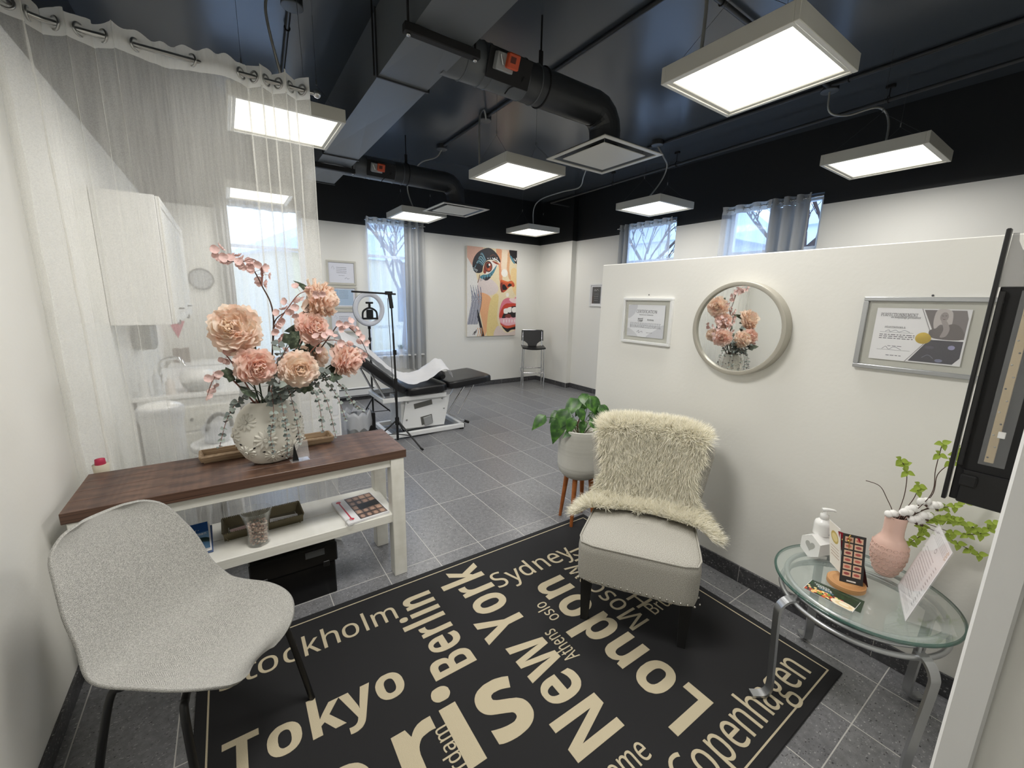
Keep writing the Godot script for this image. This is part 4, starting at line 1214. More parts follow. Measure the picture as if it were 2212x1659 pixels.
# ---------------------------------------------------------------- the bouquet
func petal(b: MB, base: Vector3, dir: Vector3, nrm: Vector3, l: float, w: float, cup: float, ruf: float, r: RandomNumberGenerator) -> void:
	var sd := nrm.cross(dir).normalized()
	var rows := []
	var p1 := r.randf() * TAU
	for i in 5:
		var s := i / 4.0
		var ww := w * sin(PI * (0.16 + 0.62 * s)) 
		var row := PackedVector3Array()
		for j in 5:
			var q := j / 2.0 - 1.0
			var lift := cup * (s * s * 1.1 - q * q * 0.0) * l + q * q * ww * 0.35 * cup + sin(q * 4.0 + p1) * ruf * s * s
			row.append(base + dir * l * (s - 0.12 * q * q * s) + sd * ww * q + nrm * lift)
		rows.append(row)
	b.patch(rows)
func peony(head: Vector3, face: Vector3, r0: float, stem_from: Vector3, m: Material, label: String, sd: int) -> void:
	var r := RandomNumberGenerator.new(); r.seed = sd
	var t := thing("peony", label, "flower", stem_from, 0.0, "peonies in the white vase")
	var off := -stem_from
	var n := face.normalized()
	var e1 := Vector3.UP.cross(n)
	if e1.length() < 0.1: e1 = Vector3.RIGHT
	e1 = e1.normalized()
	var e2 := n.cross(e1)
	var b := MB.new()
	# a ball of overlapping petals, laid in rings from the rim to the crown
	b.ball(head + off, V(r0, r0, r0) * 0.56, 14, 10)
	for ring in [[1.95, 12], [1.7, 15], [1.46, 16], [1.22, 16], [1.0, 15], [0.8, 13], [0.6, 11], [0.42, 9], [0.24, 7], [0.1, 5]]:
		for k in ring[1]:
			var a: float = TAU * (k + r.randf_range(-0.3, 0.3)) / ring[1] + ring[0] * 4.0
			var th: float = ring[0] + r.randf_range(-0.18, 0.18)
			var rad := e1 * cos(a) + e2 * sin(a)
			var N := n * cos(th) + rad * sin(th)
			var T := rad * cos(th) - n * sin(th)
			var dir := (N * 0.8 + T * r.randf_range(0.25, 0.75)).normalized()
			var nm := (n * 0.6 + N * 0.5 - dir * (n * 0.6 + N * 0.5).dot(dir)).normalized()
			var flat := 0.86 if th < 1.4 else 1.0
			petal(b, head + off + N * r0 * 0.42, dir, nm, r0 * 0.56 * r.randf_range(0.72, 1.14) * flat, r0 * 0.27 * r.randf_range(0.8, 1.25), 0.34, r0 * 0.075, r)
	obj("bloom", b, m, t)
	var st := MB.new()
	for k in 14:
		var d := (n + e1 * r.randf_range(-0.5, 0.5) + e2 * r.randf_range(-0.5, 0.5)).normalized()
		st.tube([head + off + n * r0 * 0.4, head + off + n * r0 * 0.4 + d * r0 * 0.36], [r0 * 0.03, r0 * 0.045], 4)
	obj("stamens", st, mat(rgb(250, 226, 200), 0.8), t)
	var mid := (head + stem_from) / 2 + V(0, 0.02, 0) + off
	var under := head + off - n * r0 * 0.25
	obj("stem", tb(bend([Vector3.ZERO, mid, under, head + off], 6), 0.0038, 7), M.leaf_dark, t)
	for k in 3:
		var a := TAU * k / 3.0 + sd
		var lf := MB.new()
		var dir := (e1 * cos(a) + e2 * sin(a) - n * 0.35).normalized()
		leaf_blade(lf, under, dir, n, r0 * 1.25, r0 * 0.34, 0.25)
		obj("leaf", lf, M.leaf_dark, t)
func leaf_blade(b: MB, base: Vector3, dir: Vector3, nrm: Vector3, l: float, w: float, droop: float) -> void:
	var sd := nrm.cross(dir).normalized()
	nrm = dir.cross(sd).normalized()
	var rows := []
	for i in 7:
		var s := i / 6.0
		var ww := w * sin(PI * pow(s, 0.75)) + 0.0008
		var c := base + dir * l * s - nrm * droop * l * s * s + Vector3.DOWN * droop * 0.3 * l * s * s
		rows.append(PackedVector3Array([c - sd * ww + nrm * ww * 0.25, c, c + sd * ww + nrm * ww * 0.25]))
	b.patch(rows)
func heart_blade(b: MB, base: Vector3, dir: Vector3, nrm: Vector3, l: float, w: float, droop: float) -> void:
	var sd := nrm.cross(dir).normalized()
	nrm = dir.cross(sd).normalized()
	var rows := []
	for i in 9:
		var s := i / 8.0
		var ww := w * (sin(PI * pow(s, 0.55)) * 0.96 + 0.02) * (1.0 - 0.25 * s)
		var back := 0.16 * l * (1.0 - s) * (1.0 - s)
		var c := base + dir * l * s - nrm * droop * l * s * s
		rows.append(PackedVector3Array([c - sd * ww - dir * back + nrm * ww * 0.18, c - sd * ww * 0.55 - dir * back * 1.2 + nrm * ww * 0.16, c, c + sd * ww * 0.55 - dir * back * 1.2 + nrm * ww * 0.16, c + sd * ww - dir * back + nrm * ww * 0.18]))
	b.patch(rows)
func blossom_branch(pts: Array, label: String, sd: int, n: int, start := 0.35) -> void:
	var r := RandomNumberGenerator.new(); r.seed = sd
	var t := thing("blossom_branch", label, "flower", pts[0], 0.0, "blossom branches in the white vase")
	var q := []
	for p in pts: q.append(p - pts[0])
	var c := bend(q, 8)
	var rad := []
	for k in c.size(): rad.append(lerpf(0.004, 0.0012, float(k) / c.size()))
	obj("twig", tb(c, rad, 6), M.twig if n > 10 else M.twig_rose, t)
	for k in n:
		var f := start + (1.0 - start) * float(k) / maxf(n - 1, 1)
		var i := clampi(int(f * (c.size() - 1)), 1, c.size() - 1)
		var tang: Vector3 = (c[i] - c[i - 1]).normalized()
		var out := V(r.randf_range(-1, 1), r.randf_range(-0.6, 0.8), r.randf_range(-1, 1))
		out = (out - tang * out.dot(tang)).normalized()
		var center: Vector3 = c[i] + out * r.randf_range(0.010, 0.036)
		var nn := (out + V(0.0, -0.2, 0.7)).normalized()
		var e1 := Vector3.UP.cross(nn).normalized()
		var e2 := nn.cross(e1)
		var b := MB.new()
		for j in 4:
			var a := TAU * j / 4.0 + r.randf() * 0.5
			petal(b, center, e1 * cos(a) + e2 * sin(a), nn, r.randf_range(0.015, 0.021), 0.0125, 0.45, 0.002, r)
		b.tube([c[i], center], 0.0009, 4)
		obj("blossom", b, M.blossom, t)
func eucalyptus(pts: Array, label: String, sd: int, n: int, w: float) -> void:
	var r := RandomNumberGenerator.new(); r.seed = sd
	var t := thing("eucalyptus_sprig", label, "foliage", pts[0], 0.0, "eucalyptus sprigs in the white vase")
	var q := []
	for p in pts: q.append(p - pts[0])
	var c := bend(q, 10)
	obj("stem", tb(c, 0.0014, 5), M.twig_rose, t)
	for k in n:
		var f := float(k + 1) / n
		var i := clampi(int(f * (c.size() - 1)), 1, c.size() - 1)
		var tang: Vector3 = (c[i] - c[i - 1]).normalized()
		var a := k * PI / 2 + r.randf() * 0.7
		var e1 := V(0.3, 0.1, 1).cross(tang).normalized()
		var e2 := tang.cross(e1)
		for s in [-1, 1]:
			var d := (V(cos(a * 0.6), 0.15, sin(a * 0.6) * 0.6) * float(s) + V(r.randf_range(-0.3, 0.3), r.randf_range(-0.3, 0.2), r.randf_range(-0.3, 0.3))).normalized()
			var b := MB.new()
			var ww := w * lerpf(1.25, 0.75, f) * r.randf_range(0.85, 1.15)
			leaf_blade(b, c[i], d, V(r.randf_range(-0.4, 0.4), r.randf_range(0.4, 1.0), r.randf_range(0.5, 1.0)).normalized(), ww * 1.9, ww, 0.12)
			obj("leaf", b, M.euca if (k + s) % 2 else M.euca_pale, t)
func ivy(base: Vector3, tip: Vector3, size: float, label: String, sd: int) -> void:
	var t := thing("ivy_leaf", label, "foliage", base, 0.0, "large leaves in the white vase")
	var d := tip - base
	obj("stem", tb(bend([Vector3.ZERO, d * 0.5 + V(0, 0.03, 0), d], 6), 0.002, 5), M.leaf_dark, t)
	var dir := (d.normalized() + V(0, -0.55, 0.1)).normalized()
	var nm := (V(0.1, 0.5, 1.0) + d.normalized() * 0.2).normalized()
	var sdv := nm.cross(dir).normalized()
	nm = dir.cross(sdv)
	var out := [Vector2(0, 0), Vector2(0.35, -0.22), Vector2(0.5, 0.08), Vector2(0.62, 0.34), Vector2(0.36, 0.5), Vector2(0.3, 0.75), Vector2(0, 1.1), Vector2(-0.3, 0.75), Vector2(-0.36, 0.5), Vector2(-0.62, 0.34), Vector2(-0.5, 0.08), Vector2(-0.35, -0.22)]
	var b := MB.new()
	var mid := d + dir * size * 0.4
	for k in out.size():
		var p: Vector2 = out[k]; var q: Vector2 = out[(k + 1) % out.size()]
		var A := d + sdv * p.x * size + dir * p.y * size - nm * absf(p.x) * size * 0.25
		var B := d + sdv * q.x * size + dir * q.y * size - nm * absf(q.x) * size * 0.25
		b.tri(mid, A, B)
	obj("blade", b, M.leaf_dark, t)

func build_flowers() -> void:
	var c := V(0.125, 1.03, -2.27)
	peony(V(0.025, 1.405, -2.20), V(-0.25, 0.35, 1), 0.115, c + V(-0.03, 0, 0), M.petal, "largest peony at the upper left of the bouquet", 1)
	peony(V(0.395, 1.535, -2.33), V(1.0, 0.0, 0.35), 0.105, c + V(0.03, 0, 0), M.petal, "highest peony at the right turned towards the mirror", 2)
	peony(V(0.345, 1.40, -2.28), V(0.5, 0.3, 1), 0.085, c + V(0.02, 0, 0.01), M.petal_rose, "peony below the highest one at the right of the bouquet", 3)
	peony(V(0.085, 1.243, -2.14), V(0.25, 0.0, 1), 0.088, c + V(-0.02, 0, 0.02), M.petal_rose, "rosy peony at the front left above the vase", 4)
	peony(V(0.255, 1.222, -2.12), V(0.05, 0.1, 1), 0.088, c + V(0.02, 0, 0.02), M.petal, "peony at the front centre above the vase", 5)
	peony(V(0.475, 1.24, -2.20), V(1.0, -0.1, 0.55), 0.092, c + V(0.04, 0, 0.01), M.petal_rose, "rightmost peony of the bouquet leaning out over the table", 6)
	peony(V(0.36, 1.25, -2.36), V(0.9, 0.2, -0.6), 0.075, c + V(0.03, 0, -0.02), M.petal, "peony at the back of the bouquet seen in the mirror", 7)
	blossom_branch([c, V(0.185, 1.44, -2.30), V(0.15, 1.60, -2.30), V(0.10, 1.70, -2.30), V(0.03, 1.70, -2.29), V(-0.021, 1.744, -2.28)], "tallest pink blossom branch curving to the upper left", 11, 24, 0.42)
	blossom_branch([V(0.15, 1.60, -2.30), V(0.155, 1.68, -2.29), V(0.12, 1.715, -2.28), V(0.07, 1.69, -2.27)], "short pink blossom twig near the top of the tallest branch", 12, 8, 0.1)
	blossom_branch([V(0.18, 1.40, -2.29), V(0.25, 1.50, -2.28), V(0.31, 1.57, -2.27), V(0.40, 1.58, -2.26)], "pink blossom twig reaching right to the highest peony", 13, 7, 0.4)
	blossom_branch([V(0.17, 1.30, -2.28), V(0.19, 1.44, -2.27), V(0.28, 1.50, -2.25)], "pink blossom twig in the middle of the bouquet", 14, 11, 0.2)
	blossom_branch([c + V(0.05, 0, 0), V(0.40, 1.34, -2.22), V(0.47, 1.42, -2.21), V(0.55, 1.36, -2.21), V(0.60, 1.25, -2.21)], "pink blossom branch arching out to the right", 15, 14, 0.45)
	blossom_branch([c + V(0.04, 0, 0), V(0.33, 1.30, -2.20), V(0.42, 1.345, -2.19), V(0.50, 1.31, -2.19)], "pink blossom twig above the rightmost peony", 16, 8, 0.4)
	blossom_branch([c + V(-0.04, 0, 0), V(-0.03, 1.22, -2.17), V(-0.07, 1.20, -2.16), V(-0.10, 1.13, -2.15)], "pink blossom twig low at the left of the bouquet", 17, 8, 0.35)
	blossom_branch([c + V(-0.03, 0, 0.02), V(0.0, 1.26, -2.20), V(-0.03, 1.31, -2.18)], "pink blossom twig under the largest peony", 18, 7, 0.5)
	blossom_branch([c + V(0.0, 0, -0.03), V(0.22, 1.25, -2.42), V(0.33, 1.36, -2.47)], "pink blossom branch at the back of the bouquet", 19, 10, 0.4)
	eucalyptus([V(0.06, 1.11, -2.20), V(0.0, 1.075, -2.19), V(-0.045, 1.0, -2.18), V(-0.08, 0.89, -2.17)], "dark eucalyptus sprig hanging at the left of the vase", 21, 13, 0.012)
	eucalyptus([V(0.14, 1.13, -2.16), V(0.135, 1.02, -2.11), V(0.115, 0.93, -2.10), V(0.12, 0.84, -2.12)], "eucalyptus sprig hanging before the middle of the vase", 22, 13, 0.009)
	eucalyptus([V(0.17, 1.13, -2.15), V(0.175, 1.02, -2.105), V(0.18, 0.92, -2.10), V(0.175, 0.80, -2.13)], "longest eucalyptus sprig hanging before the vase", 23, 16, 0.009)
	eucalyptus([V(0.21, 1.12, -2.15), V(0.225, 1.0, -2.115), V(0.235, 0.86, -2.14)], "eucalyptus sprig hanging at the right front of the vase", 24, 12, 0.008)
	eucalyptus([V(0.29, 1.15, -2.17), V(0.33, 1.06, -2.14), V(0.34, 0.90, -2.14)], "eucalyptus sprig hanging straight right of the vase", 25, 13, 0.010)
	eucalyptus([V(0.32, 1.16, -2.18), V(0.37, 1.05, -2.15), V(0.40, 0.86, -2.15)], "eucalyptus sprig hanging further right of the vase", 26, 13, 0.009)
	eucalyptus([V(0.36, 1.17, -2.20), V(0.42, 1.07, -2.18), V(0.46, 0.93, -2.18)], "eucalyptus sprig second from the right", 27, 12, 0.009)
	eucalyptus([V(0.36, 1.19, -2.20), V(0.45, 1.11, -2.19), V(0.50, 1.02, -2.19), V(0.55, 0.97, -2.19)], "rightmost eucalyptus sprig reaching towards the ring light", 28, 12, 0.010)
	eucalyptus([c, V(0.19, 1.20, -2.18), V(0.185, 1.34, -2.16)], "broad eucalyptus sprig standing between the two front peonies", 29, 11, 0.024)
	eucalyptus([c + V(0.02, 0, 0), V(0.28, 1.15, -2.16), V(0.37, 1.20, -2.15)], "broad eucalyptus sprig right of the front centre peony", 30, 11, 0.022)
	eucalyptus([c, V(0.17, 1.12, -2.13), V(0.16, 1.17, -2.08)], "broad eucalyptus sprig over the mouth of the vase", 31, 9, 0.022)
	for q in [[V(0.23, 1.33, -2.24), 0.075, "large dark leaf standing behind the front centre peony"], [V(0.06, 1.14, -2.13), 0.075, "large veined leaf hanging over the left lip of the vase"], [V(0.0, 1.21, -2.17), 0.06, "large dark leaf at the left below the largest peony"], [V(0.27, 1.13, -2.14), 0.05, "large dark leaf at the right lip of the vase"], [V(0.13, 1.16, -2.11), 0.06, "large veined leaf over the middle of the vase mouth"], [V(0.40, 1.17, -2.16), 0.05, "dark leaf under the rightmost peony"], [V(0.33, 1.30, -2.30), 0.055, "dark leaf below the upper right peonies"]]:
		ivy(c + V(0.0, 0.0, 0.02), q[0], q[1], q[2], 5)

# ---------------------------------------------------------------- shell chair
func build_shell_chair() -> void:
	# local +z is forward
	var t := thing("shell_chair", "grey tweed shell chair with thin black legs by the left wall", "chair", V(-0.175, 0.0078, -1.533), PI / 2 - 0.797)
	var prof := [[0.226, 0.410, 0.05], [0.229, 0.425, 0.10], [0.220, 0.441, 0.148], [0.195, 0.450, 0.182], [0.15, 0.452, 0.205], [0.08, 0.448, 0.220], [-0.03, 0.435, 0.228], [-0.11, 0.44, 0.228], [-0.16, 0.475, 0.223], [-0.201, 0.54, 0.208], [-0.239, 0.628, 0.202], [-0.278, 0.716, 0.182], [-0.307, 0.782, 0.16], [-0.322, 0.821, 0.115], [-0.327, 0.836, 0.06]]
	var zs := []; var ctl := []
	for p in prof: ctl.append(V(p[0], p[1], p[2]))
	var line := bend(ctl, 4)
	var N := line.size()
	var C := 25
	var front := []; var back := []
	for i in N:
		var a: Vector3 = line[maxi(i - 1, 0)]; var b: Vector3 = line[mini(i + 1, N - 1)]
		var tz := b.x - a.x; var ty := b.y - a.y
		var nl := sqrt(tz * tz + ty * ty)
		var nz := ty / nl; var ny := -tz / nl      # towards the sitter
		var r1 := PackedVector3Array(); var r2 := PackedVector3Array()
		var f := float(i) / (N - 1)
		for j in C:
			var s := float(j) / (C - 1) * 2.0 - 1.0
			var dish := pow(absf(s), 2.2) * lerpf(0.012, 0.05, clampf(f * 2.6, 0, 1)) * (1.0 if f < 0.75 else lerpf(1.0, 0.4, (f - 0.75) * 4.0))
			var th := 0.032 * (1.0 - 0.75 * pow(absf(s), 6.0)) * (1.0 if i > 1 and i < N - 2 else 0.5)
			var p := V(s * line[i].z, line[i].y + ny * dish, line[i].x + nz * dish)
			r1.append(p)
			r2.append(p - V(0, ny * th, nz * th))
		front.append(r1); back.append(r2)
	var m := MB.new()
	var uv := Vector2(1.5, 3.0)
	m.patch(front, false, false, uv)
	var rev := []
	for r in back:
		var q := PackedVector3Array(r); q.reverse(); rev.append(q)
	m.patch(rev, false, false, uv)
	var rim := []
	var ring1 := PackedVector3Array(); var ring2 := PackedVector3Array()
	for j in C: ring1.append(front[0][j]); ring2.append(back[0][j])
	for i in range(1, N): ring1.append(front[i][C - 1]); ring2.append(back[i][C - 1])
	for j in range(C - 2, -1, -1): ring1.append(front[N - 1][j]); ring2.append(back[N - 1][j])
	for i in range(N - 2, 0, -1): ring1.append(front[i][0]); ring2.append(back[i][0])
	var mids := PackedVector3Array()
	var cen := V(0, 0.55, -0.05)
	for k in ring1.size():
		var md := (ring1[k] + ring2[k]) / 2
		var nx := (ring1[(k + 1) % ring1.size()] - ring1[k - 1]).cross(ring1[k] - ring2[k]).normalized()
		mids.append(md + nx * 0.007)
	m.patch([ring1, mids, ring2], true, false, Vector2(6, 0.1))
	obj("upholstered_shell", m, M.tweed, t)
	for sx in [-1, 1]:
		obj("leg", tb(bend([V(0.13 * sx, 0.40, 0.10), V(0.165 * sx, 0.405, 0.13), V(0.19 * sx, 0.36, 0.155), V(0.225 * sx, 0.0, 0.215)], 6), 0.011, 10), M.black, t)
		obj("leg", tb(bend([V(0.13 * sx, 0.40, -0.06), V(0.165 * sx, 0.40, -0.09), V(0.19 * sx, 0.36, -0.12), V(0.225 * sx, 0.0, -0.20)], 6), 0.011, 10), M.black, t)
	obj("under_frame", tb([V(-0.14, 0.398, 0.10), V(0.14, 0.398, 0.10)], 0.010, 8), M.black, t)
	obj("under_frame", tb([V(-0.14, 0.398, -0.06), V(0.14, 0.398, -0.06)], 0.010, 8), M.black, t)

# ---------------------------------------------------------------- armchair with sheepskin
func back_pt(s: float, t_: float, d: float) -> Vector3:    # inner face of the armchair back; d moves it backwards
	var w := lerpf(0.245, 0.315, clampf(t_, 0, 1))
	var y := 0.38 + 0.455 * t_ - 0.045 * pow(absf(s), 4.0) * t_
	var z := -0.19 - 0.12 * t_ + 0.075 * s * s * lerpf(0.6, 1.0, t_)
	return V(s * w, y, z - d)
func build_armchair() -> void:
	var pos := V(1.632, 0.0078, -1.193)
	var turn := -0.967
	var t := thing("armchair", "grey armless upholstered chair with nailhead trim and black legs", "chair", pos, turn)
	# seat: rounded block, wider in front, crowned top
	var seat := MB.new()
	var rows := []
	for lv in [[0.252, 0.0], [0.262, 0.004], [0.40, 0.006], [0.436, 0.002], [0.449, -0.010], [0.458, -0.06], [0.466, -0.16], [0.468, -0.235], [0.468, -0.2495]]:
		var row := PackedVector3Array()
		for k in 40:
			var a := TAU * k / 40.0
			var cx := cos(a); var sz := sin(a)
			var q := 1.0 / pow(pow(absf(cx), 9.0) + pow(absf(sz), 9.0), 1.0 / 9.0)
			var z := sz * q
			var hx: float = lerpf(0.245, 0.272, (z + 1) / 2) + lv[1]
			row.append(V(cx * q * maxf(hx, 0.0005), lv[0], 0.02 + z * (0.25 + lv[1])))
		rows.append(row)
	seat.patch(rows, true)
	obj("seat", seat, M.linen, t)
	var pip := []
	for k in 41:
		var a := TAU * k / 40.0
		var cx := cos(a); var sz := sin(a)
		var q := 1.0 / pow(pow(absf(cx), 9.0) + pow(absf(sz), 9.0), 1.0 / 9.0)
		var z := sz * q
		pip.append(V(cx * q * (lerpf(0.245, 0.272, (z + 1) / 2) + 0.001), 0.4435, 0.02 + z * 0.251))
	obj("piping", tb(pip, 0.0045, 6, false), M.linen, t)
	obj("seat_underside", bx(V(0, 0.248, 0.02), V(0.48, 0.006, 0.46)), M.black_matte, t)
	# back
	var bk := MB.new()
	var br := []
	for i in 15:
		var tt := i / 14.0
		var row := PackedVector3Array()
		for j in 17: row.append(back_pt(j / 8.0 - 1.0, tt, 0.0))
		for j in 17:
			var s := 1.0 - j / 8.0
			var p := back_pt(s * 1.04, tt, 0.085 - 0.02 * pow(absf(s), 6.0))
			row.append(p)
		br.append(row)
	var top := PackedVector3Array()
	for k in 34:
		var p: Vector3 = br[14][k]
		var c := back_pt(clampf(p.x / 0.32, -1, 1), 1.0, 0.042)
		top.append(c.lerp(p, 0.55) + V(0, 0.022, 0))
	br.append(top)
	var top2 := PackedVector3Array()
	for k in 34:
		var c := back_pt(clampf(top[k].x / 0.32, -1, 1) * 0.97, 1.0, 0.042)
		top2.append(c + V(0, 0.027, 0))
	br.append(top2)
	var rv := []
	for k in br.size(): rv.append(br[br.size() - 1 - k])
	bk.patch(rv, true)
	obj("backrest", bk, M.linen, t)
	for q in [[-1, 1], [1, 1], [-1, -1], [1, -1]]:
		var lg := MB.new()
		var x: float = 0.225 * q[0]; var z: float = 0.20 if q[1] > 0 else -0.19
		var z2: float = z + (0.0 if q[1] > 0 else -0.07)
		var rw := []
		for e in [[0.25, 0.026, z], [0.0, 0.017, z2]]:
			rw.append(PackedVector3Array([V(x - e[1], e[0], e[2] - e[1]), V(x + e[1], e[0], e[2] - e[1]), V(x + e[1], e[0], e[2] + e[1]), V(x - e[1], e[0], e[2] + e[1])]))
		for k in 4: lg._face(rw[0][k], rw[0][(k + 1) % 4], rw[1][(k + 1) % 4], rw[1][k])
		lg.quad(rw[1][0], rw[1][1], rw[1][2], rw[1][3])
		obj("leg", lg, M.black_matte, t)
	var nm := MB.new(); nm.ball(Vector3.ZERO, V(0.0055, 0.0055, 0.004), 8, 5)
	var nmesh := nm.mesh()
	for k in 19:
		var o := obj("nailhead", nmesh, M.nail, t)
		o.position = V(-0.255 + k * 0.0283, 0.268, 0.2755)
	for s in [-1, 1]:
		for k in 10:
			var z := 0.25 - k * 0.045
			var o := obj("nailhead", nmesh, M.nail, t)
			o.position = V(s * (lerpf(0.245, 0.272, (z - 0.02) / 0.5 + 0.5) + 0.005), 0.268, z)
			o.rotation.y = s * PI / 2
	# sheepskin: hide lying over the back and on the seat, with its fleece
	var sk := thing("sheepskin", "cream long-haired sheepskin draped over the armchair back", "sheepskin", pos, turn)
	var path := [[-0.415, 0.66, 0.21], [-0.42, 0.78, 0.235], [-0.405, 0.86, 0.255], [-0.36, 0.882, 0.27], [-0.305, 0.858, 0.272], [-0.285, 0.79, 0.262], [-0.262, 0.70, 0.236], [-0.238, 0.61, 0.232], [-0.21, 0.53, 0.265], [-0.165, 0.494, 0.325], [-0.105, 0.484, 0.35], [-0.045, 0.482, 0.325]]
	var ctl := []
	for p in path: ctl.append(V(p[2], p[1], p[0]))
	var cl := bend(ctl, 4)
	var NR := cl.size()
	var grid := []
	for i in NR:
		var row := PackedVector3Array()
		var f := float(i) / (NR - 1)
		for j in 25:
			var s := j / 12.0 - 1.0
			var x: float = s * cl[i].x
			var k := clampf(1.25 - absf(f - 0.45) * 2.4, 0.0, 1.0)
			var z: float = cl[i].z + 0.07 * pow(x / 0.30, 2.0) * k
			var y: float = cl[i].y - 0.035 * pow(absf(x) / 0.3, 4.0) * clampf(1.0 - absf(f - 0.3) * 3.0, 0, 1)
			var tail := clampf((f - 0.72) / 0.28, 0, 1)
			z += tail * absf(s) * absf(s) * 0.05 - tail * 0.03 * (1.0 - absf(s))
			if absf(x) > 0.268 and f > 0.6: y -= (absf(x) - 0.268) * 0.7
			row.append(V(x, y, z))
		grid.append(row)
	var hide := MB.new(); hide.patch(grid)
	obj("hide", hide, mat(rgb(226, 214, 178), 0.95), sk)
	# fleece
	var bl := MB.new()
	var prow := []
	for i in 5:
		var s := i / 4.0
		var w := 0.0013 * (1.0 - 0.85 * s * s)
		prow.append(PackedVector3Array([V(-w, s, 0.30 * s * s), V(w, s, 0.30 * s * s)]))
	bl.patch(prow)
	var fm := M.fleece.duplicate() as StandardMaterial3D
	fm.albedo_color = Color.WHITE; fm.vertex_color_use_as_albedo = true
	fm.backlight_enabled = true; fm.backlight = Color(0.35, 0.33, 0.27)
	var bm := bl.mesh(); bm.surface_set_material(0, fm)
	var mm := MultiMesh.new()
	mm.transform_format = MultiMesh.TRANSFORM_3D
	mm.use_colors = true
	mm.mesh = bm
	var CNT := 75000
	mm.instance_count = CNT
	var lump := FastNoiseLite.new(); lump.seed = 3; lump.frequency = 22.0
	for k in CNT:
		var fi := rng.randf() * (NR - 1.001)
		var fj := rng.randf() * 23.999
		var i := int(fi); var j := int(fj)
		var p00: Vector3 = grid[i][j]; var p10: Vector3 = grid[i + 1][j]; var p01: Vector3 = grid[i][j + 1]; var p11: Vector3 = grid[i + 1][j + 1]
		var p := p00.lerp(p10, fi - i).lerp(p01.lerp(p11, fi - i), fj - j)
		var down := (p10 - p00).normalized()
		var side := (p01 - p00).normalized()
		var nrm := down.cross(side).normalized()
		var f := fi / (NR - 1)
		var edge := pow(absf(fj / 12.0 - 1.0), 5.0) * signf(fj - 12.0)
		var cl1 := lump.get_noise_3d(p.x, p.y, p.z)
		var cl2 := lump.get_noise_3d(p.x + 5.0, p.y, p.z)
		var fall := smoothstep(0.22, 0.5, f)
		var d := (nrm * lerpf(0.85, 0.6, fall) + V(0, 0.25, 0) * (1.0 - fall) + (down * 0.45 + Vector3.DOWN * 0.35 * (1.0 - smoothstep(0.7, 0.9, f))) * fall + side * (edge * 0.8 + cl1 * 1.1) + down * cl2 * 0.8 + V(rng.randf_range(-0.25, 0.25), rng.randf_range(-0.25, 0.25), rng.randf_range(-0.25, 0.25))).normalized()
		var l := rng.randf_range(0.038, 0.075)
		var e1 := d.cross(V(rng.randf_range(-1, 1), rng.randf_range(-1, 1), rng.randf_range(-1, 1))).normalized()
		var e2 := e1.cross(d)
		var w := rng.randf_range(0.7, 1.3)
		mm.set_instance_transform(k, Transform3D(Basis(e1 * w, d * l, e2 * l), p))
		var tone := rng.randf_range(-0.06, 0.06) + cl1 * 0.05
		mm.set_instance_color(k, Color(0.95 + tone, 0.92 + tone, 0.80 + tone * 1.1))
	var fl := MultiMeshInstance3D.new()
	fl.name = "fleece"
	fl.multimesh = mm
	fl.set_meta("kind", "stuff")
	sk.add_child(fl)

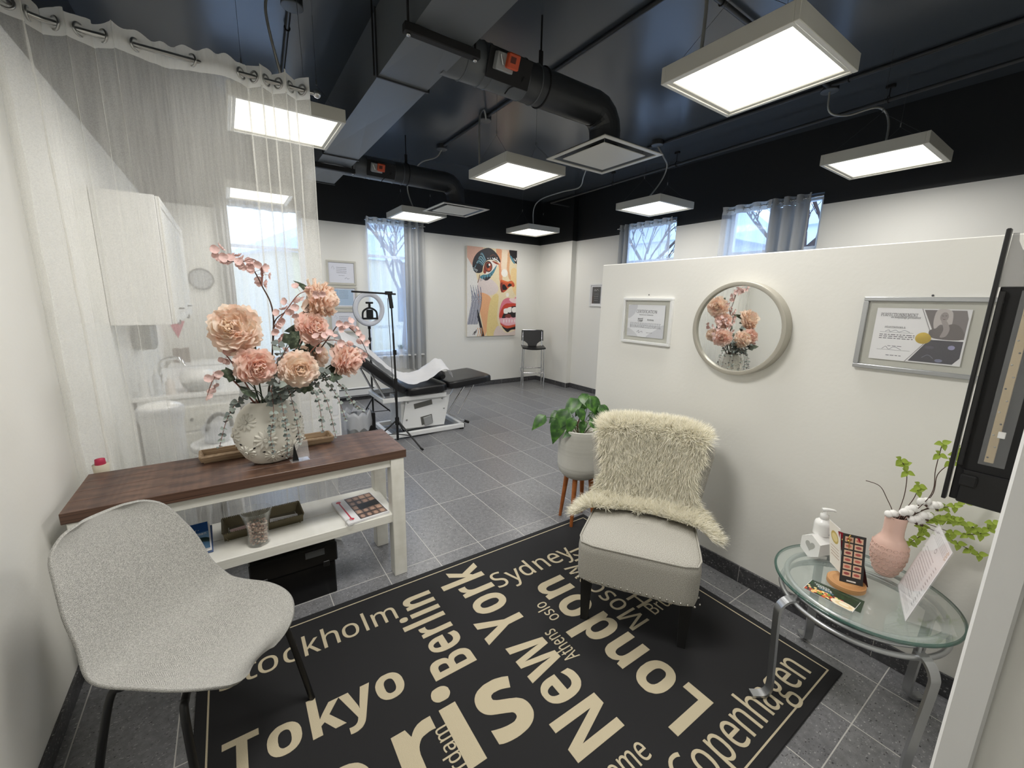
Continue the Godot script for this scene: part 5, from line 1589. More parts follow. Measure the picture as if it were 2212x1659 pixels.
# ---------------------------------------------------------------- planter
func build_planter() -> void:
	var c := V(1.97, 0, -2.0)
	var t := thing("planter", "tall pale grey planter pot on wooden legs beside the armchair", "planter", c)
	obj("pot", lt([Vector2(0, 0.338), Vector2(0.07, 0.340), Vector2(0.115, 0.355), Vector2(0.145, 0.39), Vector2(0.156, 0.44), Vector2(0.158, 0.70), Vector2(0.155, 0.704), Vector2(0.148, 0.704), Vector2(0.145, 0.70), Vector2(0.144, 0.62), Vector2(0, 0.62)], 40), M.plaster, t)
	obj("soil", lt([Vector2(0, 0.655), Vector2(0.10, 0.652), Vector2(0.144, 0.64)], 24), M.soil, t)
	for k in 4:
		var a := 2.62 + k * PI / 2
		obj("leg", tb([V(cos(a) * 0.085, 0.36, sin(a) * 0.085), V(cos(a) * 0.125, 0.0, sin(a) * 0.125)], [0.019, 0.0115], 12), M.teak, t)
	var pl := thing("potted_plant", "green heart-leaved plant growing in the pale grey planter", "plant", c + V(0, 0.65, 0))
	# view axes for the spread of the leaves: e across, up, f towards the entrance
	var e := V(0.81, 0, 0.58)
	var f := V(-0.58, 0, 0.81)
	var r := RandomNumberGenerator.new(); r.seed = 12
	for q in [[-0.12, 0.17, 0.05, 0.13, -0.5, -0.9], [-0.05, 0.24, 0.02, 0.12, -0.5, -0.6], [0.0, 0.27, -0.02, 0.10, 0.2, -0.3], [0.05, 0.25, 0.0, 0.13, 0.6, -0.9], [0.02, 0.22, -0.08, 0.11, -0.3, -0.4], [0.12, 0.20, 0.02, 0.10, 0.7, -0.7], [-0.16, 0.10, 0.06, 0.13, -0.35, -1.0], [-0.08, 0.13, 0.10, 0.09, -0.3, -0.9], [0.10, 0.07, 0.10, 0.10, 0.1, -1.0], [0.05, 0.12, 0.08, 0.07, 0.4, -0.5], [-0.17, 0.15, 0.0, 0.08, -0.6, -0.6], [-0.27, 0.12, 0.02, 0.10, -0.75, -0.7], [0.07, 0.13, -0.06, 0.08, 0.5, -0.4], [-0.09, 0.05, 0.11, 0.06, -0.5, -0.3], [0.0, 0.10, 0.06, 0.07, -0.1, -0.6], [-0.03, 0.19, 0.06, 0.08, 0.3, -0.7], [0.15, 0.05, 0.0, 0.09, 0.9, -0.3]]:
		var tip: Vector3 = e * q[0] + V(0, q[1], 0) + f * q[2]
		var root: Vector3 = e * q[0] * 0.12 + f * q[2] * 0.2
		obj("stalk", tb(bend([root, tip * 0.55 + V(0, 0.04, 0), tip], 5), 0.0022, 5), M.leaf, pl)
		var b := MB.new()
		var dir: Vector3 = (e * q[4] + V(0, q[5], 0) + f * 0.35).normalized()
		heart_blade(b, tip, dir, (f * 0.9 + V(0, 0.6, 0) + e * q[4] * 0.4).normalized(), q[3] * 1.2, q[3] * 0.46, 0.18)
		obj("leaf", b, M.leaf, pl)
	for k in 3:
		var a := k * 2.1
		obj("stem", tb(bend([V(cos(a) * 0.02, 0, sin(a) * 0.02), V(cos(a) * 0.03, 0.06, sin(a) * 0.03), V(cos(a) * 0.01, 0.13, sin(a) * 0.01)], 5), 0.005, 6), M.twig_rose, pl)

# ---------------------------------------------------------------- side table
func build_side_table() -> void:
	var c := V(1.898, 0, -0.388)
	var h := 0.52
	var t := thing("side_table", "round glass side table with bent brushed steel frame", "table", c)
	var gt := obj("glass_top", lt([Vector2(0, h - 0.010), Vector2(0.27, h - 0.010), Vector2(0.2745, h - 0.010), Vector2(0.2745, h - 0.0098), Vector2(0.2745, h - 0.0002), Vector2(0.2745, h), Vector2(0.27, h), Vector2(0, h)], 72), M.table_glass, t)
	var edge := MB.new()
	edge.lathe([Vector2(0.272, h - 0.0102), Vector2(0.277, h - 0.0102), Vector2(0.2798, h - 0.008), Vector2(0.2805, h - 0.005), Vector2(0.2798, h - 0.002), Vector2(0.277, h + 0.0001), Vector2(0.272, h + 0.0001)], 96)
	obj("polished_edge", edge, M.glass_edge, gt)
	var rg := MB.new()
	rg.torus(V(0, h - 0.020, 0), 0.235, 0.0095, Basis.IDENTITY, 64, 10)
	obj("upper_ring", rg, M.silver, t)
	var r2 := MB.new(); r2.torus(V(0, h - 0.075, 0), 0.247, 0.0095, Basis.IDENTITY, 64, 10)
	obj("lower_ring", r2, M.silver, t)
	var r3 := MB.new(); r3.torus(V(0, h - 0.050, 0), 0.228, 0.006, Basis.IDENTITY, 64, 8)
	obj("middle_ring", r3, M.silver, t)
	for k in 4:
		var a := 0.0
		a = [3.75, 5.55, 2.15, 0.58][k]
		var d := V(cos(a), 0, sin(a))
		var path := bend([d * 0.235 + V(0, h - 0.065, 0), d * 0.27 + V(0, h - 0.07, 0), d * 0.295 + V(0, h - 0.10, 0), d * 0.298 + V(0, h - 0.15, 0), d * 0.285 + V(0, 0.16, 0), d * 0.28 + V(0, 0.07, 0), d * 0.287 + V(0, 0.032, 0), d * 0.31 + V(0, 0.018, 0), d * 0.35 + V(0, 0.017, 0)], 6)
		# flat bar section
		var m := MB.new()
		var sd := Vector3.UP.cross(d).normalized()
		var top := []; 
		for i in path.size():
			var tg: Vector3 = (path[mini(i + 1, path.size() - 1)] - path[maxi(i - 1, 0)]).normalized()
			var nn := tg.cross(sd).normalized()
			top.append(PackedVector3Array([path[i] - sd * 0.0165 - nn * 0.005, path[i] + sd * 0.0165 - nn * 0.005, path[i] + sd * 0.0165 + nn * 0.005, path[i] - sd * 0.0165 + nn * 0.005]))
		for i in top.size() - 1:
			for j in 4:
				m.quad(top[i][j], top[i][(j + 1) % 4], top[i + 1][(j + 1) % 4], top[i + 1][j])
		m.quad(top[0][3], top[0][2], top[0][1], top[0][0]); m.quad(top[-1][0], top[-1][1], top[-1][2], top[-1][3])
		obj("leg", m, M.silver, t)
		obj("foot_pad", lt([Vector2(0, 0.0), Vector2(0.012, 0.0), Vector2(0.012, 0.012), Vector2(0, 0.013)], 12), M.black, t).position = d * 0.335
		obj("ring_clip", tb([d * 0.235 + V(0, h - 0.013, 0), d * 0.24 + V(0, h - 0.08, 0)], 0.006, 8), M.silver, t)
	# pump bottle in its white hexagonal holder
	var hd := thing("hexagonal_holder", "white hexagonal holder with heart cut-out on the glass table", "holder", V(2.0, h, -0.565), -1.9)
	var hx := MB.new()
	var pts := PackedVector2Array()
	for k in 6: pts.append(Vector2(cos(PI / 3 * k + PI / 6) * 0.047, sin(PI / 3 * k + PI / 6) * 0.052 + 0.045))
	hx.prism(pts, -0.055, 0.055)
	obj("body", hx, M.white_gloss, hd)
	var ht := MB.new()
	var hp := PackedVector2Array()
	for k in 24:
		var a := TAU * k / 24
		hp.append(Vector2(0.0013 * 16.0 * pow(sin(a), 3.0), 0.047 + 0.0013 * (13 * cos(a) - 5 * cos(2 * a) - 2 * cos(3 * a) - cos(4 * a)) * 1.15))
	ht.prism(hp, 0.0553, 0.0557)
	obj("heart_cut_out", ht, mat(rgb(176, 177, 172), 0.8), hd)
	var pb := thing("pump_bottle", "white pump bottle with blue print standing in the hexagonal holder", "bottle", V(2.01, h + 0.05, -0.57), 2.3)
	obj("bottle", lt([Vector2(0, 0.035), Vector2(0.028, 0.036), Vector2(0.031, 0.04), Vector2(0.031, 0.085), Vector2(0.028, 0.098), Vector2(0.014, 0.108), Vector2(0.014, 0.112), Vector2(0, 0.112)], 28), M.white_gloss, pb)
	obj("pump_collar", lt([Vector2(0, 0.110), Vector2(0.0155, 0.110), Vector2(0.0155, 0.128), Vector2(0.006, 0.131), Vector2(0.006, 0.146), Vector2(0, 0.146)], 20), M.white_gloss, pb)
	obj("nozzle", tb(bend([V(0.012, 0.148, 0), V(0.0, 0.150, 0), V(-0.03, 0.150, 0), V(-0.038, 0.144, 0)], 4), [0.008, 0.008, 0.008, 0.008, 0.008, 0.0075, 0.007, 0.006, 0.005, 0.005, 0.005, 0.005, 0.004], 8), M.white_gloss, pb)
	var blue := mat(rgb(40, 62, 128), 0.6)
	for yy in [[0.048, 0.0025], [0.068, 0.006], [0.060, 0.003]]:
		var s := MB.new()
		var rows := [PackedVector3Array(), PackedVector3Array()]
		var half: float = 1.1 if yy[0] < 0.05 else 0.45
		for k in 9:
			var a := PI + half * (k / 4.0 - 1.0)
			for e in 2: rows[e].append(V(cos(a) * 0.0313, yy[0] + e * yy[1], sin(a) * 0.0313))
		s.patch(rows)
		obj("blue_print", s, blue, pb)
	# wooden disc with clips and cards
	var ds := thing("card_stand", "round wooden card stand with brass clips on the glass table", "card stand", V(1.852, h, -0.422))
	obj("disc", lt([Vector2(0, 0.0), Vector2(0.058, 0.0), Vector2(0.06, 0.002), Vector2(0.06, 0.018), Vector2(0.058, 0.020), Vector2(0, 0.020)], 44), M.beech, ds)
	for q in [[0.0, 0.0, 0.175], [0.012, -0.02, 0.165]]:
		obj("wire_post", tb([V(q[0], 0.018, q[1]), V(q[0] + 0.02, q[2], q[1] - 0.02)], 0.0016, 6), M.brass, ds)
		var cp := MB.new(); cp.torus(V(q[0] + 0.02, q[2] + 0.008, q[1] - 0.02), 0.009, 0.0022, Basis(Vector3.RIGHT, PI / 2), 14, 6)
		cp.box(V(q[0] + 0.02, q[2] - 0.004, q[1] - 0.02), V(0.022, 0.008, 0.008), 0.002)
		obj("clip", cp, M.brass, ds)
	var pc := Pic.new(160, 352, rgb(38, 34, 34))
	for i in 2:
		for j in 6:
			var x := 0.1 + i * 0.43; var y := 0.05 + j * 0.135
			pc.poly([x, y, x + 0.36, y, x + 0.36, y + 0.105, x, y + 0.105], rgb(216, 178, 150))
			pc.ell(x + 0.18, y + 0.052, 0.13, 0.026, [rgb(176, 84, 78), rgb(196, 104, 90), rgb(150, 66, 68)][(i + j) % 3])
	pc.bars(0.3, 0.7, [0.9], 0.03, rgb(220, 216, 212))
	var w := V(0.35, 0, 0.94)      # along the card's width, as the clip holds it
	var cards := [[V(1.842, h + 0.012, -0.405), V(0.30, 0, 0.55).normalized() * 0.07, V(0.045, 0.18, -0.028), 0], [V(1.892, h + 0.008, -0.40), V(0.05, 0, 0.5).normalized() * 0.066, V(-0.006, 0.178, -0.05), 1], [V(1.882, h + 0.035, -0.47), V(-0.4, 0, 0.4).normalized() * 0.075, V(0.03, 0.16, -0.035), 2]]
	for q in cards:
		var tt := thing("clipped_card", ["dark card with rows of lip photographs held by the brass clip", "dark red card hanging behind the lip photograph card", "cream card with gold oval held by the rear brass clip"][q[3]], "card", q[0], 0.0, "cards on the wooden stand")
		var a: Vector3 = q[2] - q[1] / 2; var b: Vector3 = q[2] + q[1] / 2
		var d := -q[1] / 2 as Vector3; var cc := q[1] / 2 as Vector3
		var fm: Material
		if q[3] == 0: fm = printed(pc.tex(), 0.4)
		elif q[3] == 1:
			var p1 := Pic.new(64, 128, rgb(150, 30, 46))
			p1.smooth([0.0, 0.5, 0.5, 0.45, 1.0, 0.55, 1.0, 1.0, 0.0, 1.0], rgb(60, 20, 26)); p1.grain(0.05, 2)
			fm = printed(p1.tex(), 0.4)
		else:
			var p2 := Pic.new(96, 128, rgb(236, 230, 220))
			p2.ell(0.5, 0.3, 0.34, 0.14, rgb(196, 172, 98)); p2.ell(0.5, 0.3, 0.26, 0.09, rgb(226, 208, 150))
			for k in 4: p2.words(0.15, 0.85, 0.52 + 0.07 * k, 0.02, rgb(180, 150, 130), k)
			fm = printed(p2.tex(), 0.5)
		var face_n: Vector3 = (b - d).cross(a - d).normalized()
		obj("sheet", quad_box(a, b, cc, d, 0.0012), M.paper if q[3] == 2 else mat(rgb(60, 24, 28), 0.5), tt)
		var of := (cc - d).cross(b - d).normalized() * 0.0006
		obj("print", quad_face(a + of, b + of, cc + of, d + of), fm, tt)
	# food postcards
	for k in 2:
		var fc := thing("postcard", ["postcard with vegetables lying on the glass near the wooden stand", "lower postcard showing beneath the vegetable postcard"][k], "postcard", V(1.738 + 0.012 * k, h + 0.0012 - 0.0006 * k, -0.43 + 0.012 * k), 0.02 + 0.12 * k, "postcards on the glass table")
		obj("sheet", bx(V(0, 0.0, 0), V(0.085, 0.0006, 0.15)), mat(rgb(40, 60, 44), 0.4) if k == 1 else M.paper, fc)
		if k == 0:
			var pf := Pic.new(300, 170, rgb(34, 52, 38))
			var rr := RandomNumberGenerator.new(); rr.seed = 9
			for i in 60: pf.ell(rr.randf(), rr.randf() * 0.5, 0.03, 0.03, rgb(40, 84, 44).lerp(rgb(20, 40, 26), rr.randf()))
			for i in 4: pf.words(0.08 + 0.05 * i, 0.42 + 0.04 * i, 0.14 + 0.09 * i, 0.045, rgb(226, 232, 232) if i < 3 else rgb(90, 150, 200), i)
			for i in 80: pf.ell(rr.randf_range(0.0, 0.75), rr.randf_range(0.55, 0.95), 0.035, 0.05, [rgb(196, 58, 38), rgb(224, 150, 60), rgb(122, 150, 54), rgb(236, 214, 150), rgb(150, 50, 60)][rr.randi() % 5])
			pf.ell(0.8, 0.8, 0.26, 0.24, rgb(238, 226, 200)); pf.ell(0.8, 0.8, 0.17, 0.15, rgb(226, 204, 160)); pf.ell(0.8, 0.78, 0.1, 0.08, rgb(240, 234, 214))
			# reading along z, seen from the left
			obj("print", quad_face(V(0.042, 0.0005, -0.074), V(0.042, 0.0005, 0.074), V(-0.042, 0.0005, 0.074), V(-0.042, 0.0005, -0.074)), printed(pf.tex(), 0.35), fc)
	# menu in a slanted acrylic stand
	var A := V(2.02, h + 0.002, -0.312); var B := V(1.80, h + 0.002, -0.241)
	var up := V(0.055, 0.27, 0.058)
	var mn := thing("menu_stand", "clear acrylic stand holding a printed price list on the glass table", "menu stand", B)
	var pm := Pic.new(256, 360, rgb(238, 234, 236))
	for k in 5: pm.words(0.15, 0.85, 0.05 + 0.022 * k, 0.008, rgb(150, 146, 150), 60 + k)
	pm.ell(0.5, 0.21, 0.05, 0.03, rgb(120, 118, 122)); pm.ell(0.5, 0.21, 0.035, 0.018, rgb(238, 234, 236))
	for k in 13:
		pm.words(0.1, 0.66, 0.30 + 0.044 * k, 0.012, rgb(112, 108, 112), 80 + k)
		pm.bars(0.8, 0.88, [0.30 + 0.044 * k], 0.012, rgb(112, 108, 112))
	for k in 9: pm.ell(0.9 + 0.03 * sin(k * 2.0), 0.05 + 0.012 * k, 0.02, 0.012, rgb(206, 176, 150))
	pm.bars(0.12, 0.88, [0.9, 0.925, 0.95], 0.006, rgb(150, 146, 150))
	var a1 := A - B + up; var b1 := up as Vector3; var c1 := Vector3.ZERO; var d1 := A - B
	obj("front_panel", quad_box(a1, b1, c1, d1, 0.0015), M.acrylic, mn)
	var nn := (c1 - d1).cross(b1 - d1).normalized()
	obj("price_list", quad_face(a1 - nn * 0.002, b1 - nn * 0.002, c1 - nn * 0.002, d1 - nn * 0.002), printed(pm.tex(), 0.6), mn)
	obj("back_panel", quad_box(a1 - nn * 0.004, b1 - nn * 0.004, c1 - nn * 0.004, d1 - nn * 0.004, 0.0015), M.acrylic, mn)
	obj("foot", quad_box(V(0.05, 0.002, 0.115) + d1, V(0.05, 0.002, 0.115), V(0, 0.002, 0), d1 + V(0, 0.002, 0), 0.002), M.acrylic, mn)
	# pink vase
	var vs := thing("pink_vase", "glazed pink bottle vase with honeycomb relief on the glass table", "vase", V(2.075, h, -0.365))
	obj("body", lt([Vector2(0, 0.0), Vector2(0.030, 0.0), Vector2(0.036, 0.008), Vector2(0.050, 0.05), Vector2(0.058, 0.095), Vector2(0.055, 0.13), Vector2(0.042, 0.155), Vector2(0.034, 0.168), Vector2(0.032, 0.19), Vector2(0.0335, 0.235), Vector2(0.035, 0.25), Vector2(0.033, 0.25), Vector2(0.030, 0.235), Vector2(0.029, 0.18), Vector2(0, 0.17)], 44), M.pink, vs)
	var cell := MB.new()
	var prf := [[0.025, 0.041], [0.045, 0.048], [0.065, 0.053], [0.085, 0.0565], [0.105, 0.057], [0.125, 0.0555]]
	for i in prf.size():
		for k in 18:
			var a := TAU * (k + 0.5 * (i % 2)) / 18
			var d := V(cos(a), 0, sin(a))
			cell.torus(V(cos(a) * prf[i][1], prf[i][0], sin(a) * prf[i][1]), 0.0072, 0.0013, Basis(Quaternion(Vector3.UP, d)), 8, 4)
	obj("relief", cell, M.pink, vs)
	# cotton and leafy twigs
	var mouth := V(2.075, h + 0.24, -0.365)
	var ex := V(0.62, 0, 0.79)     # rightwards as seen from the entrance
	var k2 := 0
	for q in [[0.0, 0.0, 0.0], [0.032, 0.018, 0.01], [0.06, 0.032, 0.0], [0.05, -0.004, 0.02], [0.085, 0.015, 0.015], [0.09, -0.012, 0.0], [0.10, 0.065, -0.01], [0.135, 0.055, -0.01]]:
		var cb := thing("cotton_boll", ["cotton boll resting on the left lip of the pink vase", "cotton boll second from the left on the pink vase", "upper middle cotton boll above the pink vase", "lower middle cotton boll above the pink vase", "cotton boll right of the pink vase mouth", "lowest right cotton boll beside the pink vase", "upper cotton boll among the lime leaves", "rightmost cotton boll among the lime leaves"][k2], "cotton", mouth, 0.0, "cotton bolls in the pink vase")
		var p: Vector3 = ex * (q[0] - 0.015) + V(-0.012, q[1] + 0.018, q[2])
		var b := MB.new()
		for j in 4:
			var a := TAU * j / 4 + k2
			b.ball(p + V(cos(a) * 0.009, sin(a) * 0.005, sin(a + 1) * 0.008), V(0.015, 0.013, 0.014), 9, 6)
		obj("fluff", b, M.cotton, cb)
		obj("twig", tb(bend([V(0, -0.06, 0), p * 0.5 + V(0, -0.01, 0), p], 4), 0.002, 5), M.twig, cb)
		var hk := MB.new()
		for j in 3: leaf_blade(hk, p + V(0, -0.008, 0), (V(cos(j * 2.1), -0.2, sin(j * 2.1)) - ex * 0.3).normalized(), Vector3.UP, 0.02, 0.006, 0.1)
		obj("husk", hk, M.twig, cb)
		k2 += 1
	var n3 := 0
	# each twig: points as [right, up, towards the wall], leaf spots
	for q in [[[[0, 0], [0.01, 0.10], [0.0, 0.19], [-0.03, 0.235]], 3], [[[0, 0], [-0.04, 0.07], [-0.075, 0.115], [-0.13, 0.13]], 0], [[[0, 0], [0.03, 0.06], [0.045, 0.10], [0.05, 0.145]], 2], [[[0.02, 0], [0.09, 0.12], [0.085, 0.22], [0.087, 0.32]], 2], [[[0.02, 0], [0.11, 0.10], [0.115, 0.19], [0.15, 0.245], [0.165, 0.30]], 3], [[[0.02, 0], [0.12, 0.05], [0.20, 0.075], [0.25, 0.12]], 4], [[[0.02, 0], [0.11, 0.03], [0.19, 0.03], [0.27, 0.01]], 5], [[[0.02, 0], [0.10, 0.0], [0.20, -0.02], [0.29, -0.01], [0.32, 0.04]], 5], [[[0.02, 0], [0.08, -0.01], [0.12, -0.05], [0.08, -0.10]], 4], [[[0.03, 0], [0.14, -0.03], [0.24, -0.07], [0.32, -0.10]], 4], [[[0.02, 0], [0.12, 0.02], [0.16, 0.04], [0.21, 0.03]], 5]]:
		var tw := thing("leafy_twig", ["left upright twig with small dark leaf in the pink vase", "bare curly twig bending left from the pink vase", "short twig with one lime leaf in the pink vase", "tallest straight twig with lime leaves in the pink vase", "curly tall twig with lime leaves in the pink vase", "twig of lime leaves reaching up towards the black sign", "level twig of lime leaves below the black sign", "long twig of lime leaves reaching furthest right", "twig of lime leaves drooping before the pink vase", "low twig ending in a lime leaf behind the price list", "twig of lime leaves just above the cotton"][n3], "twig", mouth, 0.0, "twigs in the pink vase")
		var way := [V(0, -0.08, 0)]
		for p in q[0]: way.append(ex * p[0] * 0.85 + V(0, p[1], 0) + V(0.015, 0, -0.012) * sin(n3 * 1.7))
		var cv := bend(way, 6)
		obj("twig", tb(cv, 0.0014, 5), M.twig, tw)
		for j in q[1]:
			var i: int = cv.size() - 1 - j * 3
			var b := MB.new()
			for s in 3:
				var a: float = s * 2.1 + j + n3
				leaf_blade(b, cv[i], (ex * cos(a) + V(0, sin(a) * 0.7, 0) + V(-0.4, 0, 0.2)).normalized(), V(-0.6, 0.6, 0.4).normalized(), 0.025, 0.009, 0.3)
			obj("leaf_cluster", b, M.lime_leaf, tw)
		n3 += 1

# ---------------------------------------------------------------- framed things on the walls
# a frame hanging on a wall: xf has its origin at the frame's centre on the wall, x to the right and z out of the wall
func framed(called: String, label: String, xf: Transform3D, w: float, h: float, bar: float, depth: float, m: Material, paper: Vector2, off: Vector2, tex: Texture2D, back: Material, group: String) -> Node3D:
	var t := thing(called, label, "certificate", xf.origin, 0.0, group)
	t.basis = xf.basis
	for s in [-1, 1]:
		obj("frame_bar", bx(V(0, s * (h - bar) / 2, depth / 2), V(w, bar, depth), 0.002), m, t)
		obj("frame_bar", bx(V(s * (w - bar) / 2, 0, depth / 2), V(bar, h - bar * 2, depth), 0.002), m, t)
	obj("backing", bx(V(0, 0, 0.002), V(w - bar * 1.5, h - bar * 1.5, 0.003)), back, t)
	obj("paper", bx(V(off.x, off.y, depth * 0.5), V(paper.x, paper.y, 0.0012)), M.paper, t)
	obj("print", quad_face(V(off.x - paper.x / 2, off.y + paper.y / 2, depth * 0.5 + 0.001), V(off.x + paper.x / 2, off.y + paper.y / 2, depth * 0.5 + 0.001), V(off.x + paper.x / 2, off.y - paper.y / 2, depth * 0.5 + 0.001), V(off.x - paper.x / 2, off.y - paper.y / 2, depth * 0.5 + 0.001)), printed(tex), t)
	obj("glass", quad_face(V(-w / 2 + bar, h / 2 - bar, depth * 0.75), V(w / 2 - bar, h / 2 - bar, depth * 0.75), V(w / 2 - bar, -h / 2 + bar, depth * 0.75), V(-w / 2 + bar, -h / 2 + bar, depth * 0.75)), M.pane, t)
	return t
func text_on(t: Node3D, s: String, x: float, y: float, z: float, w: float, h: float, m: Material, font := "Droid Sans") -> void:
	words(s, t, w, h, Transform3D(Basis.IDENTITY, V(x - w / 2, y - h / 2, z)), m, 0.0004, font)

func build_wall_things() -> void:
	# on the partition, facing -x: to the right is +z
	var pb := Basis(V(0, 0, 1), V(0, 1, 0), V(-1, 0, 0))
	var back := mat(rgb(198, 198, 188), 0.6)
	var pic := Pic.new(256, 180, rgb(232, 234, 238))
	pic.smooth([0, 0.05, 0.25, 0.0, 0.2, 0.25, 0.08, 0.4, 0, 0.4], rgb(206, 208, 214)); pic.smooth([0.55, 1, 0.8, 0.75, 1, 0.6, 1, 1], rgb(208, 210, 216)); pic.smooth([0, 0.75, 0.2, 0.85, 0.3, 1, 0, 1], rgb(212, 214, 218))
	for k in 5: pic.words(0.08, 0.92, 0.56 + 0.034 * k, 0.014, rgb(120, 122, 128), 200 + k)
	pic.line([0.28, 0.86, 0.34, 0.8, 0.33, 0.88, 0.42, 0.82, 0.44, 0.87], 0.006, rgb(70, 70, 80))
	pic.words(0.55, 0.72, 0.85, 0.012, rgb(120, 122, 128), 4)
	var c1 := framed("certificate_frame", "white framed certificate at the left end of the partition", Transform3D(pb, V(XP, 1.44, -1.775)), 0.385, 0.30, 0.017, 0.022, M.white_metal, Vector2(0.29, 0.21), Vector2(-0.005, 0.0), pic.tex(), back, "certificates on the partition")
	text_on(c1, "CERTIFICATION", 0.0, 0.062, 0.0122, 0.16, 0.020, M.ink)
	text_on(c1, "MAQUILLAGE PERMANENT", 0.0, 0.040, 0.0122, 0.11, 0.007, M.ink)
	text_on(c1, "BEAUTÉ", -0.045, 0.015, 0.0122, 0.04, 0.012, M.ink, "Droid Sans Bold")
	text_on(c1, "CAMP", -0.045, 0.001, 0.0122, 0.04, 0.012, M.ink, "Droid Sans Bold")
	text_on(c1, "Microblading", 0.035, 0.008, 0.0122, 0.05, 0.012, M.ink, "Droid Serif")
	var p2 := Pic.new(512, 380, rgb(236, 236, 238))
	p2.poly([0.50, 0.0, 1, 0, 1, 1, 0.42, 1, 0.64, 0.5], rgb(228, 228, 230))
	# two monochrome photographs with slanted sides, a figure resting on one hand above, dark scene below
	p2.poly([0.53, 0.02, 0.95, 0.02, 0.98, 0.16, 0.98, 0.53, 0.70, 0.53], rgb(112, 106, 106))
	p2.poly([0.80, 0.02, 0.95, 0.02, 0.98, 0.16, 0.98, 0.53, 0.86, 0.53], rgb(124, 118, 118))
	p2.smooth([0.66, 0.03, 0.74, 0.0, 0.82, 0.06, 0.83, 0.3, 0.78, 0.3, 0.72, 0.28, 0.67, 0.36, 0.645, 0.22], rgb(190, 184, 182))
	p2.ell(0.745, 0.14, 0.042, 0.085, rgb(150, 142, 140))
	p2.smooth([0.62, 0.40, 0.72, 0.33, 0.86, 0.26, 0.95, 0.36, 0.96, 0.53, 0.68, 0.53], rgb(104, 97, 96))
	p2.smooth([0.72, 0.20, 0.76, 0.18, 0.82, 0.34, 0.80, 0.48, 0.74, 0.5, 0.76, 0.36], rgb(158, 150, 148))
	p2.line([0.72, 0.12, 0.735, 0.125], 0.006, rgb(70, 64, 64)); p2.line([0.752, 0.12, 0.77, 0.118], 0.006, rgb(70, 64, 64)); p2.line([0.735, 0.185, 0.76, 0.183], 0.007, rgb(96, 74, 74))
	p2.poly([0.64, 0.56, 0.98, 0.56, 0.98, 0.86, 0.92, 0.98, 0.46, 0.98], rgb(62, 60, 70))
	p2.ell(0.88, 0.68, 0.035, 0.04, rgb(150, 150, 186)); p2.ell(0.78, 0.93, 0.04, 0.03, rgb(120, 122, 150)); p2.line([0.6, 0.9, 0.66, 0.84, 0.72, 0.9], 0.008, rgb(110, 108, 124)); p2.ell(0.66, 0.7, 0.05, 0.03, rgb(80, 76, 92))
	p2.line([0.505, 0.0, 0.66, 0.5], 0.006, rgb(90, 88, 90)); p2.line([0.66, 0.5, 0.425, 1.0], 0.006, rgb(90, 88, 90))
	p2.ell(0.575, 0.545, 0.085, 0.10, rgb(200, 178, 70)); p2.ell(0.575, 0.545, 0.068, 0.08, rgb(214, 192, 84))
	for k in 3: p2.words(0.08, 0.48, 0.50 + 0.035 * k, 0.016, rgb(110, 110, 116), 300 + k)
	p2.bars(0.08, 0.46, [0.46, 0.80], 0.005, rgb(120, 120, 124))
	p2.line([0.14, 0.45, 0.18, 0.42, 0.2, 0.45, 0.26, 0.42, 0.3, 0.45, 0.36, 0.42, 0.42, 0.45], 0.005, rgb(96, 96, 110)); p2.line([0.14, 0.79, 0.18, 0.74, 0.22, 0.79, 0.28, 0.74, 0.36, 0.79], 0.005, rgb(96, 96, 110))
	p2.words(0.2, 0.36, 0.72, 0.012, rgb(110, 110, 116), 7); p2.words(0.2, 0.38, 0.9, 0.014, rgb(110, 110, 116), 8)
	var c2 := framed("certificate_frame", "larger silver framed diploma with gold seal at the right end of the partition", Transform3D(pb, V(XP, 1.452, -0.44)), 0.412, 0.302, 0.017, 0.022, M.silver, Vector2(0.275, 0.213), Vector2(-0.02, 0.0), p2.tex(), back, "certificates on the partition")
	text_on(c2, "PERFECTIONNEMENT", -0.085, 0.080, 0.0122, 0.115, 0.013, M.ink, "Droid Serif")
	text_on(c2, "en maquillage permanent", -0.063, 0.069, 0.0122, 0.09, 0.011, M.ink, "Droid Serif")
	text_on(c2, "FÉLICITATIONS À", -0.09, 0.030, 0.0122, 0.065, 0.009, M.ink, "Droid Serif")
	obj("gold_seal", lt([Vector2(0, 0), Vector2(0.020, 0), Vector2(0.022, 0.001), Vector2(0, 0.0015)], 28), M.gold, c2).transform = Transform3D(Basis(Vector3.RIGHT, PI / 2), V(0.0, -0.008, 0.0122))
	for q in [-1.775, -0.44]:
		var n := thing("picture_nail", "small nail head above the %s frame on the partition" % ("left" if q < -1 else "right"), "nail", V(XP, 1.61, q), 0.0, "nails above the partition frames")
		var nb := MB.new(); nb.ball(V(-0.003, 0, 0), V(0.003, 0.004, 0.004), 8, 5)
		obj("head", nb, M.dark_grey, n)
	# round mirror
	var mr := thing("round_mirror", "round wall mirror in a deep silver frame on the partition", "mirror", V(XP, 1.432, -1.158))
	mr.basis = Basis(V(0, 0, 1), V(-1, 0, 0), V(0, -1, 0))      # local y points out of the wall
	obj("frame", lt([Vector2(0.228, 0.0), Vector2(0.245, 0.0), Vector2(0.2465, 0.002), Vector2(0.2465, 0.062), Vector2(0.244, 0.065), Vector2(0.227, 0.065), Vector2(0.2245, 0.0625), Vector2(0.2245, 0.048)], 72), M.mirror_frame, mr)
	obj("mirror_glass", lt([Vector2(0, 0.05), Vector2(0.226, 0.05)], 72), M.mirror, mr)
	# certificates on the far wall
	var fb := Basis.IDENTITY
	var k := 0
